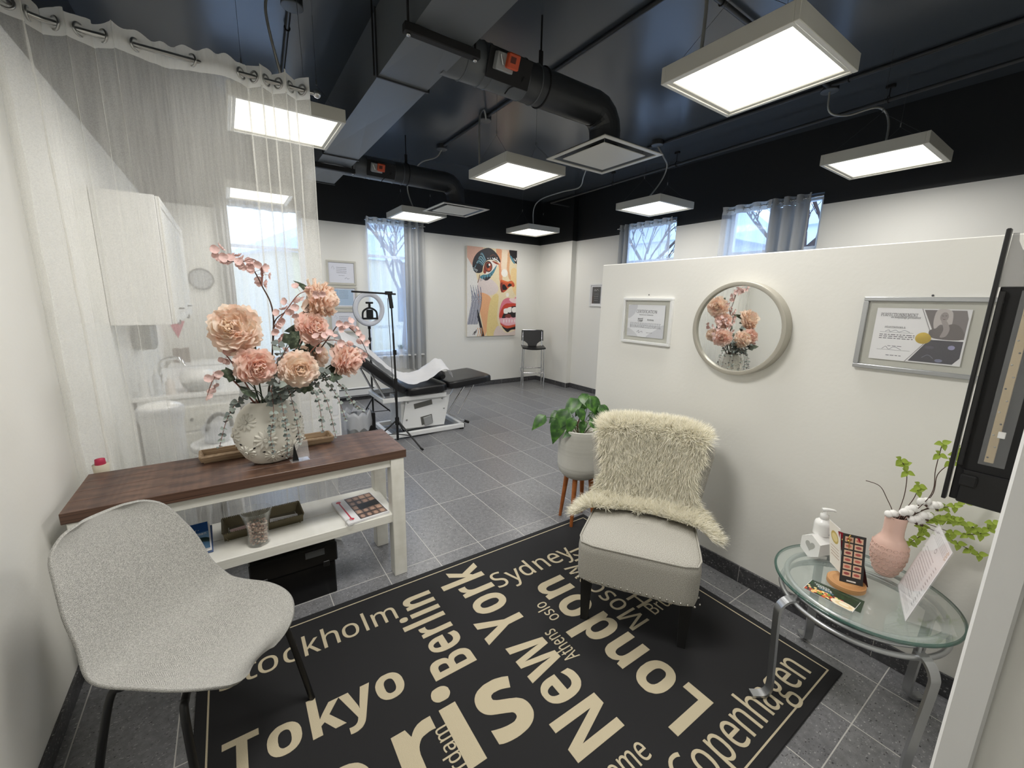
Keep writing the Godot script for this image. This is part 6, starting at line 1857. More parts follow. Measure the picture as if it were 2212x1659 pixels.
	for q in [[2.059, 1.722, "top one of the three framed certificates beside the far window"], [1.704, 1.386, "blue certificate with round seal, middle of the three by the far window"], [1.362, 1.032, "lowest of the three framed certificates beside the far window"]]:
		var pc := Pic.new(192, 150, rgb(228, 230, 240))
		if k == 1:
			pc.poly([0.08, 0.06, 0.92, 0.06, 0.92, 0.94, 0.08, 0.94], rgb(176, 200, 224))
			pc.poly([0.08, 0.06, 0.32, 0.06, 0.34, 0.94, 0.08, 0.94], rgb(160, 190, 216))
			pc.ell(0.2, 0.8, 0.075, 0.1, rgb(70, 104, 180))
			for l in 6: pc.words(0.36, 0.72, 0.14 + 0.08 * l, 0.02, rgb(110, 130, 156), l)
		else:
			pc.line([0.12, 0.3, 0.16, 0.18, 0.22, 0.3, 0.18, 0.34], 0.008, rgb(150, 152, 160))
			for l in 4: pc.words(0.3, 0.7, 0.22 + 0.09 * l, 0.025, rgb(140, 140, 152), l + 3 * k)
			pc.words(0.38, 0.62, 0.62, 0.02, rgb(160, 160, 172), 9); pc.line([0.62, 0.8, 0.68, 0.74, 0.74, 0.8, 0.8, 0.76], 0.01, rgb(120, 120, 134))
		framed("certificate_frame", q[2], Transform3D(fb, V(1.428, (q[0] + q[1]) / 2, ZF)), 0.405, q[0] - q[1], 0.028, 0.02, M.lamp_frame, Vector2(0.345, q[0] - q[1] - 0.06), Vector2.ZERO, pc.tex(), M.paper, "certificates beside the far window")
		k += 1
	# small dark certificate on the right wall
	var rb := Basis(V(0, 0, 1), V(0, 1, 0), V(-1, 0, 0))
	var pd := Pic.new(96, 128, rgb(56, 56, 56))
	pd.line([0.25, 0.25, 0.35, 0.15, 0.45, 0.25, 0.6, 0.15, 0.75, 0.22], 0.03, rgb(190, 190, 188))
	for l in 4: pd.words(0.25, 0.75, 0.42 + 0.13 * l, 0.025, rgb(150, 150, 150), l)
	framed("certificate_frame", "small white framed dark certificate on the right wall beyond the partition", Transform3D(rb, V(XR, 1.668, -5.03)), 0.30, 0.37, 0.024, 0.02, M.white_metal, Vector2(0.19, 0.27), Vector2.ZERO, pd.tex(), M.paper, "")
	# painting
	var pt := thing("canvas_painting", "large canvas painting of a face with red lips on the far wall", "painting", V(3.965, 1.675, ZF))
	obj("canvas", bx(V(0, 0, 0.019), V(1.03, 1.53, 0.036), 0.003), mat(rgb(226, 220, 208), 0.8), pt)
	obj("painted_face", quad_face(V(-0.513, 0.763, 0.0378), V(0.513, 0.763, 0.0378), V(0.513, -0.763, 0.0378), V(-0.513, -0.763, 0.0378)), printed(paint_face(), 0.55), pt)

func paint_face() -> ImageTexture:
	var p := Pic.new(512, 760, rgb(232, 216, 180))
	p.smooth([0.0, 0.0, 0.3, 0.0, 0.2, 0.12, 0.1, 0.22, 0.0, 0.12], rgb(224, 178, 158))
	p.smooth([0.2, 0.36, 0.45, 0.34, 0.62, 0.44, 0.5, 0.52, 0.2, 0.52], rgb(222, 208, 204))
	p.smooth([0.2, 0.53, 0.4, 0.52, 0.5, 0.62, 0.46, 0.8, 0.34, 1.0, 0.3, 0.85], rgb(232, 174, 128))
	p.smooth([0.45, 0.6, 0.62, 0.52, 0.6, 0.8, 0.7, 1.02, 0.4, 1.02], rgb(228, 206, 142))
	p.smooth([0.62, 0.88, 0.8, 0.97, 1.02, 0.94, 1.02, 1.02, 0.55, 1.02], rgb(222, 204, 196))
	p.smooth([0.62, 0.0, 0.82, 0.0, 0.86, 0.12, 0.8, 0.24, 0.66, 0.3, 0.62, 0.2], rgb(236, 204, 178))
	p.smooth([0.56, 0.0, 0.68, 0.02, 0.66, 0.18, 0.7, 0.32, 0.64, 0.36, 0.62, 0.2], rgb(226, 160, 120))
	p.smooth([0.8, 0.05, 0.86, 0.02, 0.84, 0.24, 0.92, 0.34, 0.84, 0.33, 0.79, 0.2], rgb(222, 172, 128))
	p.smooth([0.68, 0.02, 0.79, 0.02, 0.78, 0.2, 0.7, 0.24], rgb(242, 222, 196))
	p.smooth([0.88, 0.22, 1.02, 0.24, 1.02, 0.52, 0.9, 0.42], rgb(236, 206, 150))
	# white hair
	p.poly([0.0, 0.12, 0.1, 0.21, 0.17, 0.29, 0.2, 0.38, 0.19, 0.5, 0.21, 0.62, 0.26, 0.66, 0.2, 0.67, 0.22, 0.74, 0.28, 0.84, 0.32, 1.0, 0.0, 1.0], rgb(232, 230, 226))
	for k in 22:
		var x := 0.015 + 0.009 * k
		var c := rgb(60, 66, 92) if k % 3 == 0 else rgb(176, 178, 190)
		p.line([x + 0.05, 0.42 + 0.02 * (k % 5), x + 0.075, 0.58, x + 0.03, 0.74, x - 0.01, 0.86], 0.006 + 0.004 * (k % 2), c)
	p.poly([0.2, 0.68, 0.25, 0.78, 0.3, 0.9, 0.34, 1.0, 0.27, 1.0, 0.25, 0.9, 0.2, 0.78], rgb(34, 32, 40))
	for k in 5: p.line([0.2 + 0.02 * k, 0.9, 0.22 + 0.02 * k, 0.95, 0.2 + 0.02 * k, 1.0], 0.01, [rgb(222, 150, 84), rgb(230, 226, 216)][k % 2])
	# upper lid and lashes
	p.smooth([0.1, 0.21, 0.13, 0.12, 0.23, 0.045, 0.4, 0.0, 0.53, 0.03, 0.63, 0.1, 0.64, 0.15, 0.5, 0.125, 0.38, 0.14, 0.31, 0.2, 0.28, 0.27, 0.16, 0.28], rgb(34, 32, 38))
	for k in 13:
		var a := k / 12.0
		p.line([0.3 + 0.06 * a, 0.2 - 0.06 * a, 0.2 + 0.1 * a, 0.17 - 0.1 * a, 0.12 + 0.14 * a, 0.26 - 0.2 * a], 0.012, [rgb(74, 128, 148), rgb(24, 24, 30), rgb(150, 186, 196)][k % 3])
	for k in 8: p.line([0.1 + 0.01 * k, 0.22 + 0.008 * k, 0.2, 0.25], 0.007, rgb(206, 214, 216) if k % 2 else rgb(30, 30, 36))
	p.line([0.44, 0.09, 0.52, 0.07, 0.6, 0.12], 0.02, rgb(88, 50, 40))
	# eye
	p.smooth([0.36, 0.16, 0.48, 0.13, 0.6, 0.17, 0.5, 0.25, 0.36, 0.29, 0.31, 0.26], rgb(236, 228, 222))
	p.smooth([0.31, 0.27, 0.33, 0.19, 0.37, 0.15, 0.39, 0.2, 0.36, 0.28], rgb(142, 62, 42))
	p.ell(0.41, 0.205, 0.078, 0.062, rgb(40, 24, 24)); p.ell(0.41, 0.208, 0.066, 0.052, rgb(152, 66, 42)); p.ell(0.40, 0.195, 0.034, 0.028, rgb(36, 22, 22)); p.ell(0.43, 0.183, 0.018, 0.014, rgb(246, 240, 234)); p.ell(0.42, 0.235, 0.025, 0.012, rgb(206, 104, 66))
	p.smooth([0.48, 0.14, 0.56, 0.145, 0.62, 0.17, 0.56, 0.17], rgb(150, 66, 42))
	for k in 5: p.ell(0.4 + 0.045 * k, 0.115 - 0.003 * k, 0.009, 0.007, rgb(240, 240, 240))
	p.line([0.5, 0.115, 0.58, 0.125, 0.64, 0.16], 0.018, rgb(240, 240, 240))
	# lower lid
	p.smooth([0.24, 0.33, 0.3, 0.3, 0.4, 0.29, 0.5, 0.24, 0.58, 0.18, 0.52, 0.27, 0.42, 0.34, 0.34, 0.35], rgb(70, 128, 146))
	p.smooth([0.32, 0.335, 0.4, 0.32, 0.46, 0.32, 0.4, 0.355, 0.34, 0.36], rgb(40, 40, 46))
	for k in 10: p.line([0.27 + 0.025 * k, 0.33 - 0.006 * k, 0.26 + 0.026 * k, 0.37 - 0.008 * k], 0.008, [rgb(60, 44, 40), rgb(120, 170, 184)][k % 2])
	p.line([0.24, 0.3, 0.22, 0.36, 0.2, 0.39], 0.014, rgb(120, 84, 60))
	# second eye at the edge
	p.smooth([0.84, -0.02, 1.04, -0.02, 1.04, 0.15, 0.92, 0.12, 0.86, 0.07], rgb(26, 24, 28))
	p.smooth([0.84, 0.06, 0.9, 0.08, 0.96, 0.15, 0.9, 0.13], rgb(90, 140, 156)); p.line([0.93, 0.09, 0.97, 0.12, 0.99, 0.08], 0.014, rgb(240, 236, 230))
	# nose
	p.ell(0.74, 0.265, 0.068, 0.045, rgb(244, 240, 230))
	p.smooth([0.65, 0.38, 0.68, 0.345, 0.78, 0.365, 0.9, 0.35, 0.96, 0.395, 0.94, 0.42, 0.89, 0.415, 0.84, 0.43, 0.8, 0.455, 0.72, 0.49, 0.665, 0.465], rgb(196, 84, 48))
	p.smooth([0.65, 0.4, 0.7, 0.38, 0.72, 0.47, 0.68, 0.485], rgb(124, 50, 40)); p.line([0.68, 0.35, 0.8, 0.37, 0.92, 0.365], 0.03, rgb(222, 112, 66))
	p.smooth([0.70, 0.41, 0.74, 0.395, 0.8, 0.44, 0.76, 0.46, 0.71, 0.455], rgb(30, 24, 26)); p.smooth([0.81, 0.42, 0.84, 0.385, 0.89, 0.39, 0.89, 0.41], rgb(30, 24, 26))
	p.ell(0.81, 0.515, 0.035, 0.025, rgb(244, 238, 226))
	# lips
	p.smooth([0.64, 0.76, 0.66, 0.66, 0.72, 0.58, 0.83, 0.55, 0.92, 0.57, 1.03, 0.555, 1.03, 0.9, 0.92, 0.93, 0.81, 0.95, 0.72, 0.9, 0.66, 0.83], rgb(220, 122, 140))
	p.smooth([0.85, 0.565, 0.93, 0.555, 1.03, 0.565, 1.03, 0.615, 0.9, 0.6], rgb(240, 210, 208))
	p.smooth([0.64, 0.77, 0.7, 0.67, 0.78, 0.62, 0.9, 0.615, 1.03, 0.62, 1.03, 0.66, 0.88, 0.66, 0.78, 0.7, 0.7, 0.78], rgb(198, 66, 46))
	p.smooth([0.7, 0.79, 0.76, 0.71, 0.84, 0.665, 1.03, 0.655, 1.03, 0.79, 0.86, 0.77, 0.76, 0.79], rgb(30, 22, 26))
	for q in [[0.78, 0.7], [0.86, 0.685], [0.96, 0.685]]: p.smooth([q[0] - 0.045, q[1] - 0.01, q[0], q[1] - 0.025, q[0] + 0.048, q[1] - 0.02, q[0] + 0.046, q[1] + 0.03, q[0], q[1] + 0.04, q[0] - 0.04, q[1] + 0.03], rgb(244, 240, 234))
	p.line([0.905, 0.67, 0.908, 0.72], 0.008, rgb(90, 70, 70))
	p.smooth([0.76, 0.77, 0.84, 0.74, 0.9, 0.76, 0.86, 0.79], rgb(122, 54, 46))
	p.smooth([0.65, 0.8, 0.8, 0.79, 0.92, 0.79, 1.03, 0.785, 1.03, 0.86, 0.84, 0.88, 0.7, 0.85], rgb(236, 180, 190))
	for k in 5: p.ell(0.74 + 0.06 * k, 0.825, 0.016, 0.022, rgb(246, 220, 222))
	p.smooth([0.67, 0.85, 0.8, 0.885, 1.03, 0.865, 1.03, 0.895, 0.82, 0.915, 0.7, 0.88], rgb(204, 84, 54))
	p.smooth([0.7, 0.885, 0.82, 0.915, 1.03, 0.89, 1.03, 0.92, 0.9, 0.935, 0.82, 0.96], rgb(30, 26, 28))
	p.line([0.11, 0.98, 0.15, 0.94, 0.14, 0.98, 0.18, 0.92, 0.17, 0.96], 0.01, rgb(50, 44, 46))
	p.grain(0.045, 8, 2)
	return p.tex()

# ---------------------------------------------------------------- the treatment corner
func tripod(t: Node3D, c: Vector3, hub: float, reach: float, turn: float) -> void:
	for k in 3:
		var a := turn + k * TAU / 3
		var d := V(cos(a), 0, sin(a))
		obj("tripod_leg", tb([c + d * 0.02 + V(0, hub, 0), c + d * reach + V(0, 0.008, 0)], 0.009, 8), M.black, t)
		obj("leg_brace", tb([c + V(0, hub * 0.45, 0), c + d * reach * 0.5 + V(0, hub * 0.5, 0)], 0.005, 6), M.black, t)
		obj("rubber_foot", tb([c + d * (reach - 0.02) + V(0, 0.02, 0), c + d * (reach + 0.012) + V(0, 0.008, 0)], 0.011, 8), M.black_matte, t)
func build_far_things() -> void:
	# treatment bed: local x along the bed, head at -x
	var z0 := -4.30; var z1 := -4.94
	var zc := (z0 + z1) / 2
	var hw := (z0 - z1) / 2
	var bd := thing("treatment_bed", "black padded treatment bed with raised backrest on a white lifting frame", "bed", V(1.8, 0, zc))
	var pad := func(a: Vector2, b: Vector2, th: float, w: float) -> MB:       # a padded slab from a to b in x, y
		var m := MB.new()
		var d := (b - a); var l := d.length(); var an := d.angle()
		m.xf = Transform3D(Basis(Vector3.BACK, an), V((a.x + b.x) / 2, (a.y + b.y) / 2, 0))
		var rows := []
		for q in [[-0.5, 0.93], [-0.42, 0.985], [-0.2, 1.0], [0.25, 1.0], [0.42, 0.985], [0.5, 0.94], [0.53, 0.8], [0.535, 0.0]]:
			var row := PackedVector3Array()
			for k in 32:
				var t := TAU * k / 32.0
				var n := 1.0 / pow(pow(absf(cos(t)), 12.0) + pow(absf(sin(t)), 12.0), 1.0 / 12.0)
				row.append(V(cos(t) * n * (l / 2 - 0.02 * (1.0 - q[1])) * maxf(q[1], 0.0) , q[0] * th, sin(t) * n * w * maxf(q[1], 0.0)))
			rows.append(row)
		m.patch(rows, true)
		return m
	obj("leg_cushion", pad.call(Vector2(0.27, 0.555), Vector2(0.86, 0.605), 0.09, hw), M.black_leather, bd)
	obj("seat_cushion", pad.call(Vector2(-0.22, 0.525), Vector2(0.26, 0.55), 0.09, hw), M.black_leather, bd)
	obj("backrest_cushion", pad.call(Vector2(-0.24, 0.53), Vector2(-0.80, 1.0), 0.085, hw), M.black_leather, bd)
	var fr := MB.new()
	for s in [-1, 1]:
		fr.box(V(-0.12, 0.455, s * 0.26), V(0.75, 0.05, 0.03), 0.004)
		fr.box(V(0.02, 0.045, s * 0.27), V(0.92, 0.05, 0.045), 0.004)
	for x in [-0.42, 0.46]: fr.box(V(x, 0.045, 0), V(0.045, 0.05, 0.54), 0.004)
	for x in [-0.48, 0.24]: fr.box(V(x, 0.455, 0), V(0.03, 0.05, 0.52), 0.004)
	obj("frame", fr, M.white_metal, bd)
	obj("lift_column", bx(V(-0.02, 0.25, 0), V(0.50, 0.36, 0.40), 0.006), M.white_metal, bd)
	var lp := MB.new()
	lp.prism(PackedVector2Array([Vector2(-0.28, 0.10), Vector2(0.24, 0.08), Vector2(0.32, 0.44), Vector2(-0.22, 0.44)]), 0.215, 0.23)
	obj("link_panel", lp, M.white_metal, bd)
	for q in [[-0.02, 0.36, 0.22, 0.06], [0.02, 0.17, 0.14, 0.10]]:
		var hole := MB.new(); hole.box(V(q[0], q[1], 0.232), V(q[2], q[3], 0.003), 0.0, Basis(Vector3.BACK, 0.14))
		obj("cut_out", hole, mat(rgb(92, 92, 88), 0.6), bd)
	obj("motor_box", bx(V(0.03, 0.16, 0.238), V(0.10, 0.10, 0.03), 0.004, Basis(Vector3.BACK, 0.2)), M.grey_plastic, bd)
	for q in [[-0.2, 0.40], [0.22, 0.40], [-0.22, 0.2], [0.24, 0.28]]:
		var bo := MB.new(); bo.ball(V(q[0], q[1], 0.232), V(0.012, 0.012, 0.006), 8, 5)
		obj("bolt", bo, M.steel, bd)
	for s in [-1, 1]:
		obj("gas_strut", tb([V(0.30, 0.20, s * 0.2), V(0.55, 0.54, s * 0.2)], 0.011, 8), M.chrome, bd)
		obj("gas_strut", tb([V(0.44, 0.17, s * 0.2), V(0.68, 0.55, s * 0.2)], 0.008, 8), M.chrome, bd)
		obj("back_strut", tb([V(-0.44, 0.44, s * 0.22), V(-0.62, 0.82, s * 0.22)], 0.011, 8), M.chrome, bd)
		obj("levelling_foot", lt([Vector2(0, 0), Vector2(0.028, 0), Vector2(0.024, 0.012), Vector2(0.012, 0.02), Vector2(0.012, 0.03), Vector2(0, 0.03)], 14), M.black, bd).position = V(0.46, 0, s * 0.26)
		obj("levelling_foot", lt([Vector2(0, 0), Vector2(0.028, 0), Vector2(0.024, 0.012), Vector2(0.012, 0.02), Vector2(0.012, 0.03), Vector2(0, 0.03)], 14), M.black, bd).position = V(-0.42, 0, s * 0.26)
		obj("end_cap", bx(V(0.484, 0.045, s * 0.27), V(0.008, 0.05, 0.046), 0.002), M.black, bd)
	obj("release_lever", tb([V(0.30, 0.20, 0.22), V(0.52, 0.08, 0.26)], 0.007, 8), M.chrome, bd)
	obj("lever_grip", tb([V(0.50, 0.09, 0.256), V(0.555, 0.065, 0.266)], 0.016, 10), M.black_matte, bd)
	# bolster under the sheet and the sheet
	var bo2 := thing("knee_bolster", "black bolster under the white sheet on the treatment bed", "bolster", V(2.02, 0.605, zc))
	obj("cushion", tb([V(0, 0.06, -0.26), V(0, 0.065, -0.2), V(0, 0.065, 0.2), V(0, 0.06, 0.26)], [0.03, 0.062, 0.062, 0.03], 16, true, 0.9), M.black_leather, bo2)
	var sh := thing("paper_sheet", "crumpled white disposable sheet along the treatment bed", "sheet", V(1.8, 0.6, zc))
	var f := FastNoiseLite.new(); f.seed = 4; f.frequency = 3.0
	var sp := bend([V(-0.86, 0.50, 0), V(-0.74, 0.455, 0), V(-0.5, 0.25, 0), V(-0.3, 0.06, 0), V(-0.14, 0.0, 0), V(0.05, 0.05, 0), V(0.2, 0.145, 0), V(0.3, 0.12, 0), V(0.335, 0.035, 0)], 5)
	var rows := []
	for p in sp:
		var row := PackedVector3Array()
		for j in 21:
			var s := j / 10.0 - 1.0
			var nz := f.get_noise_2d(p.x * 2.0, s * 1.4) * 0.03 + f.get_noise_2d(p.x * 7.0, s * 4.0 + 9.0) * 0.012
			row.append(V(p.x, p.y + 0.01 + absf(nz) + maxf(0.0, -0.1 * (absf(s) - 0.9)), s * 0.235 + 0.05 + 0.02 * sin(p.x * 9.0)))
		rows.append(row)
	var sm := MB.new(); sm.patch(rows)
	obj("cloth", sm, M.sheet, sh)
	var sf := MB.new()
	var r2 := []
	for i in 7:
		var row := PackedVector3Array()
		for j in 15: row.append(V(-0.86 - 0.02 * i * (0.5 + 0.5 * sin(j * 1.1)), 0.50 - 0.045 * i, (j / 7.0 - 1.0) * 0.23 + 0.05 + 0.012 * sin(i * 1.3 + j)))
		r2.append(row)
	sf.patch(r2)
	obj("hanging_end", sf, M.sheet, sh)
	# black stand with level arm
	var st := thing("lamp_stand", "black tripod stand with a level arm standing before the treatment bed", "stand", V(1.405, 0, -4.20))
	tripod(st, Vector3.ZERO, 0.26, 0.34, 1.1)
	obj("pole", tb([V(0, 0.05, 0), V(0, 0.7, 0)], 0.0125, 10), M.black, st)
	obj("pole", tb([V(0, 0.7, 0), V(-0.01, 1.2, 0)], 0.010, 10), M.black, st)
	obj("pole", tb([V(-0.01, 1.2, 0), V(-0.02, 1.54, 0)], 0.008, 10), M.black, st)
	for y in [0.7, 1.0]: obj("clamp_knob", tb([V(0, y - 0.025, 0), V(0, y + 0.025, 0)], 0.018, 10), M.black_matte, st)
	obj("hub", tb([V(0, 0.22, 0), V(0, 0.30, 0)], 0.022, 10), M.black_matte, st)
	obj("head_joint", bx(V(-0.025, 1.53, 0), V(0.035, 0.16, 0.03), 0.004, Basis(Vector3.BACK, 0.12)), M.black_matte, st)
	obj("head_joint", bx(V(-0.04, 1.60, 0), V(0.07, 0.035, 0.035), 0.004), M.black_matte, st)
	obj("arm", tb([V(0.03, 1.592, 0), V(-0.40, 1.606, 0)], 0.009, 8), M.black, st)
	obj("cord", tb(bend([V(-0.06, 1.55, 0.02), V(-0.055, 1.2, 0.03), V(-0.04, 0.7, 0.03), V(0.0, 0.3, 0.03)], 6), 0.003, 6), M.black_matte, st)
	# ring light on its own tripod behind the bed
	var rl := thing("ring_light", "white ring light with black phone holder on a tripod behind the treatment bed", "ring light", V(1.42, 0, -5.15))
	var face := Basis(Vector3.UP, 0.25)
	var rg := MB.new(); rg.torus(V(0, 1.415, 0.03), 0.175, 0.028, face * Basis(Vector3.RIGHT, PI / 2), 48, 10)
	obj("ring_lamp", rg, mat(rgb(214, 217, 226), 0.5), rl)
	var rk := MB.new(); rk.torus(V(0, 1.415, 0.022), 0.177, 0.028, face * Basis(Vector3.RIGHT, PI / 2), 48, 10)
	obj("rear_shell", rk, M.black, rl)
	obj("phone_holder", bx(V(0.0, 1.36, 0.05), V(0.085, 0.10, 0.03), 0.01, face), M.black_matte, rl)
	var arch := MB.new(); arch.tube(bend([V(-0.085, 1.31, 0.05), V(-0.075, 1.39, 0.05), V(0, 1.43, 0.05), V(0.075, 1.39, 0.05), V(0.085, 1.31, 0.05)], 5), 0.011, 8)
	obj("holder_arch", arch, M.black_matte, rl)
	obj("holder_post", bx(V(0, 1.45, 0.05), V(0.025, 0.06, 0.02), 0.004), M.black_matte, rl)
	obj("holder_clamp", bx(V(0, 1.49, 0.05), V(0.085, 0.022, 0.03), 0.004), M.black_matte, rl)
	obj("holder_foot", bx(V(0, 1.305, 0.05), V(0.19, 0.022, 0.03), 0.004), M.black_matte, rl)
	obj("pole", tb([V(0, 1.25, 0), V(0, 0.05, 0)], 0.011, 10), M.black, rl)
	for y in [0.75, 1.05, 1.2]: obj("clamp_knob", tb([V(0, y - 0.022, 0), V(0, y + 0.022, 0)], 0.017, 10), M.black_matte, rl)
	tripod(rl, Vector3.ZERO, 0.30, 0.36, 0.4)
	# waste bin with bag, and the black case beside it
	var bn := thing("waste_bin", "steel waste bin lined with a white plastic bag near the console table", "bin", V(1.08, 0, -4.55))
	obj("can", lt([Vector2(0, 0.002), Vector2(0.105, 0.0), Vector2(0.11, 0.01), Vector2(0.12, 0.30), Vector2(0.117, 0.30), Vector2(0.107, 0.012), Vector2(0, 0.01)], 32), M.steel, bn)
	var bg := MB.new()
	var br := []
	var fn := FastNoiseLite.new(); fn.seed = 9; fn.frequency = 1.2
	for q in [[0.10, 0.12], [0.118, 0.31], [0.14, 0.335], [0.142, 0.29], [0.15, 0.22], [0.148, 0.16]]:
		var row := PackedVector3Array()
		for k in 40:
			var a := TAU * k / 40.0
			var rr: float = q[0] + 0.014 * fn.get_noise_2d(cos(a) * 3.0 + q[1] * 4.0, sin(a) * 3.0)
			row.append(V(cos(a) * rr, q[1] + 0.05 * fn.get_noise_2d(cos(a) * 2.0, sin(a) * 2.0 + 7.0), sin(a) * rr))
		br.append(row)
	bg.patch(br, true)
	obj("plastic_bag", bg, M.bag, bn)
	var bk := thing("black_case", "small upright black case standing right of the waste bin", "case", V(1.24, 0, -4.66))
	obj("body", bx(V(0, 0.14, 0), V(0.09, 0.28, 0.16), 0.006), M.black, bk)
	obj("handle", tb(bend([V(-0.0, 0.28, -0.04), V(0, 0.305, -0.03), V(0, 0.305, 0.03), V(0, 0.28, 0.04)], 4), 0.005, 6), M.black_matte, bk)
	# clear drawer tower
	var dw := thing("drawer_tower", "white drawer tower with translucent drawers behind the bouquet", "drawers", V(0.66, 0, -4.35))
	obj("carcass", bx(V(0, 0.40, -0.01), V(0.36, 0.80, 0.34), 0.006), M.white_gloss, dw)
	for k in 4:
		var dr := obj("drawer", bx(V(0, 0.12 + 0.19 * k, 0.165), V(0.32, 0.165, 0.02), 0.006), M.plastic_clear, dw)
		obj("knob", tb([V(0, 0.12 + 0.19 * k, 0.175), V(0, 0.12 + 0.19 * k, 0.192)], 0.012, 10), M.white_gloss, dr)
	# baseboard heater
	var ht := thing("baseboard_heater", "low white baseboard heater along the far wall below the certificates", "heater", V(1.35, 0.0, ZF + 0.012))
	obj("casing", bx(V(0, 0.13, 0.03), V(0.95, 0.14, 0.058), 0.005), M.white_metal, ht)
	obj("air_slot", bx(V(0, 0.178, 0.0595), V(0.9, 0.014, 0.003)), M.dark_grey, ht)
	obj("air_slot", bx(V(0, 0.075, 0.0595), V(0.9, 0.012, 0.003)), M.dark_grey, ht)
	# small plant on the sill
	var sp2 := thing("sill_plant", "small potted succulent in white pot on the far window sill", "plant", V(2.28, 0.66, ZF - 0.03))
	obj("pot", lt([Vector2(0, 0), Vector2(0.045, 0), Vector2(0.055, 0.09), Vector2(0.05, 0.09), Vector2(0.048, 0.075), Vector2(0, 0.075)], 20), M.white_gloss, sp2)
	for k in 12:
		var a := k * 2.4
		var lf := MB.new(); leaf_blade(lf, V(cos(a) * 0.015, 0.07, sin(a) * 0.015), V(cos(a) * 0.45, 1, sin(a) * 0.45).normalized(), V(cos(a), -0.3, sin(a)).normalized(), 0.10, 0.014, -0.1)
		obj("leaf", lf, M.leaf, sp2)
	# bar stool
	var bs := thing("bar_stool", "black leather bar stool with chrome legs in the far corner", "stool", V(4.53, 0, -5.94), -0.55)
	for q in [[-1, 1], [1, 1], [-1, -1], [1, -1]]:
		obj("leg", tb([V(q[0] * 0.19, 0.0, q[1] * 0.19), V(q[0] * 0.175, 0.715, q[1] * 0.165)], 0.0135, 12), M.chrome, bs)
		if q[1] < 0: obj("back_post", tb([V(q[0] * 0.175, 0.715, -0.165), V(q[0] * 0.175, 1.00, -0.215)], 0.0125, 12), M.chrome, bs)
	for s in [-1, 1]:
		obj("foot_rail", tb([V(-0.185, 0.29 if s > 0 else 0.33, s * 0.183), V(0.185, 0.29 if s > 0 else 0.33, s * 0.183)], 0.011, 10), M.chrome, bs)
		obj("foot_rail", tb([V(s * 0.185, 0.31, -0.183), V(s * 0.185, 0.31, 0.183)], 0.009, 10), M.chrome, bs)
	var seat := MB.new()
	var srow := []
	for i in 9:
		var v := i / 8.0
		var row := PackedVector3Array()
		for j in 11:
			var s := j / 5.0 - 1.0
			row.append(V(s * 0.205, 0.745 - 0.022 * (1.0 - s * s) + 0.010 * v * v, 0.19 - 0.38 * v))
		srow.append(row)
	seat.patch(srow)
	var srow2 := []
	for r in srow:
		var q := PackedVector3Array()
		for j in 11: q.append(r[10 - j] - V(0, 0.022, 0))
		srow2.append(q)
	seat.patch(srow2)
	for k in 2:
		for j in 10: seat._face(srow[k * 8][j], srow[k * 8][j + 1], srow[k * 8][j + 1] - V(0, 0.022, 0), srow[k * 8][j] - V(0, 0.022, 0))
		for i in 8: seat._face(srow[i][k * 10], srow[i + 1][k * 10], srow[i + 1][k * 10] - V(0, 0.022, 0), srow[i][k * 10] - V(0, 0.022, 0))
	obj("seat", seat, M.black_leather, bs)
	var bp := MB.new()
	var outl := PackedVector2Array([Vector2(-0.075, 0.0), Vector2(0.075, 0.0), Vector2(0.09, 0.045), Vector2(0.14, 0.085), Vector2(0.2, 0.10), Vector2(0.2, 0.29), Vector2(-0.2, 0.29), Vector2(-0.2, 0.10), Vector2(-0.14, 0.085), Vector2(-0.09, 0.045)])
	bp.xf = Transform3D(Basis(Vector3.RIGHT, -0.17), V(0, 0.735, -0.17))
	bp.prism(outl, -0.012, 0.012)
	obj("backrest", bp, M.black_leather, bs)
	obj("top_rail", tb([V(-0.18, 1.02, -0.225), V(0.18, 1.02, -0.225)], 0.014, 10), M.chrome, bs)
	# socket
	var so := thing("wall_socket", "white wall socket beside the bar stool", "socket", V(4.655, 0.235, ZF))
	obj("plate", bx(V(0, 0, 0.004), V(0.075, 0.118, 0.008), 0.003), M.white_gloss, so)
	obj("insert", bx(V(0.005, 0, 0.009), V(0.036, 0.07, 0.004), 0.002), M.grey_plastic, so)
	obj("cord", tb(bend([V(0.0, 0.05, 0.012), V(-0.02, 0.2, 0.02), V(-0.01, 0.45, 0.008), V(-0.01, 0.66, 0.004)], 6), 0.0025, 5), M.white_gloss, so)

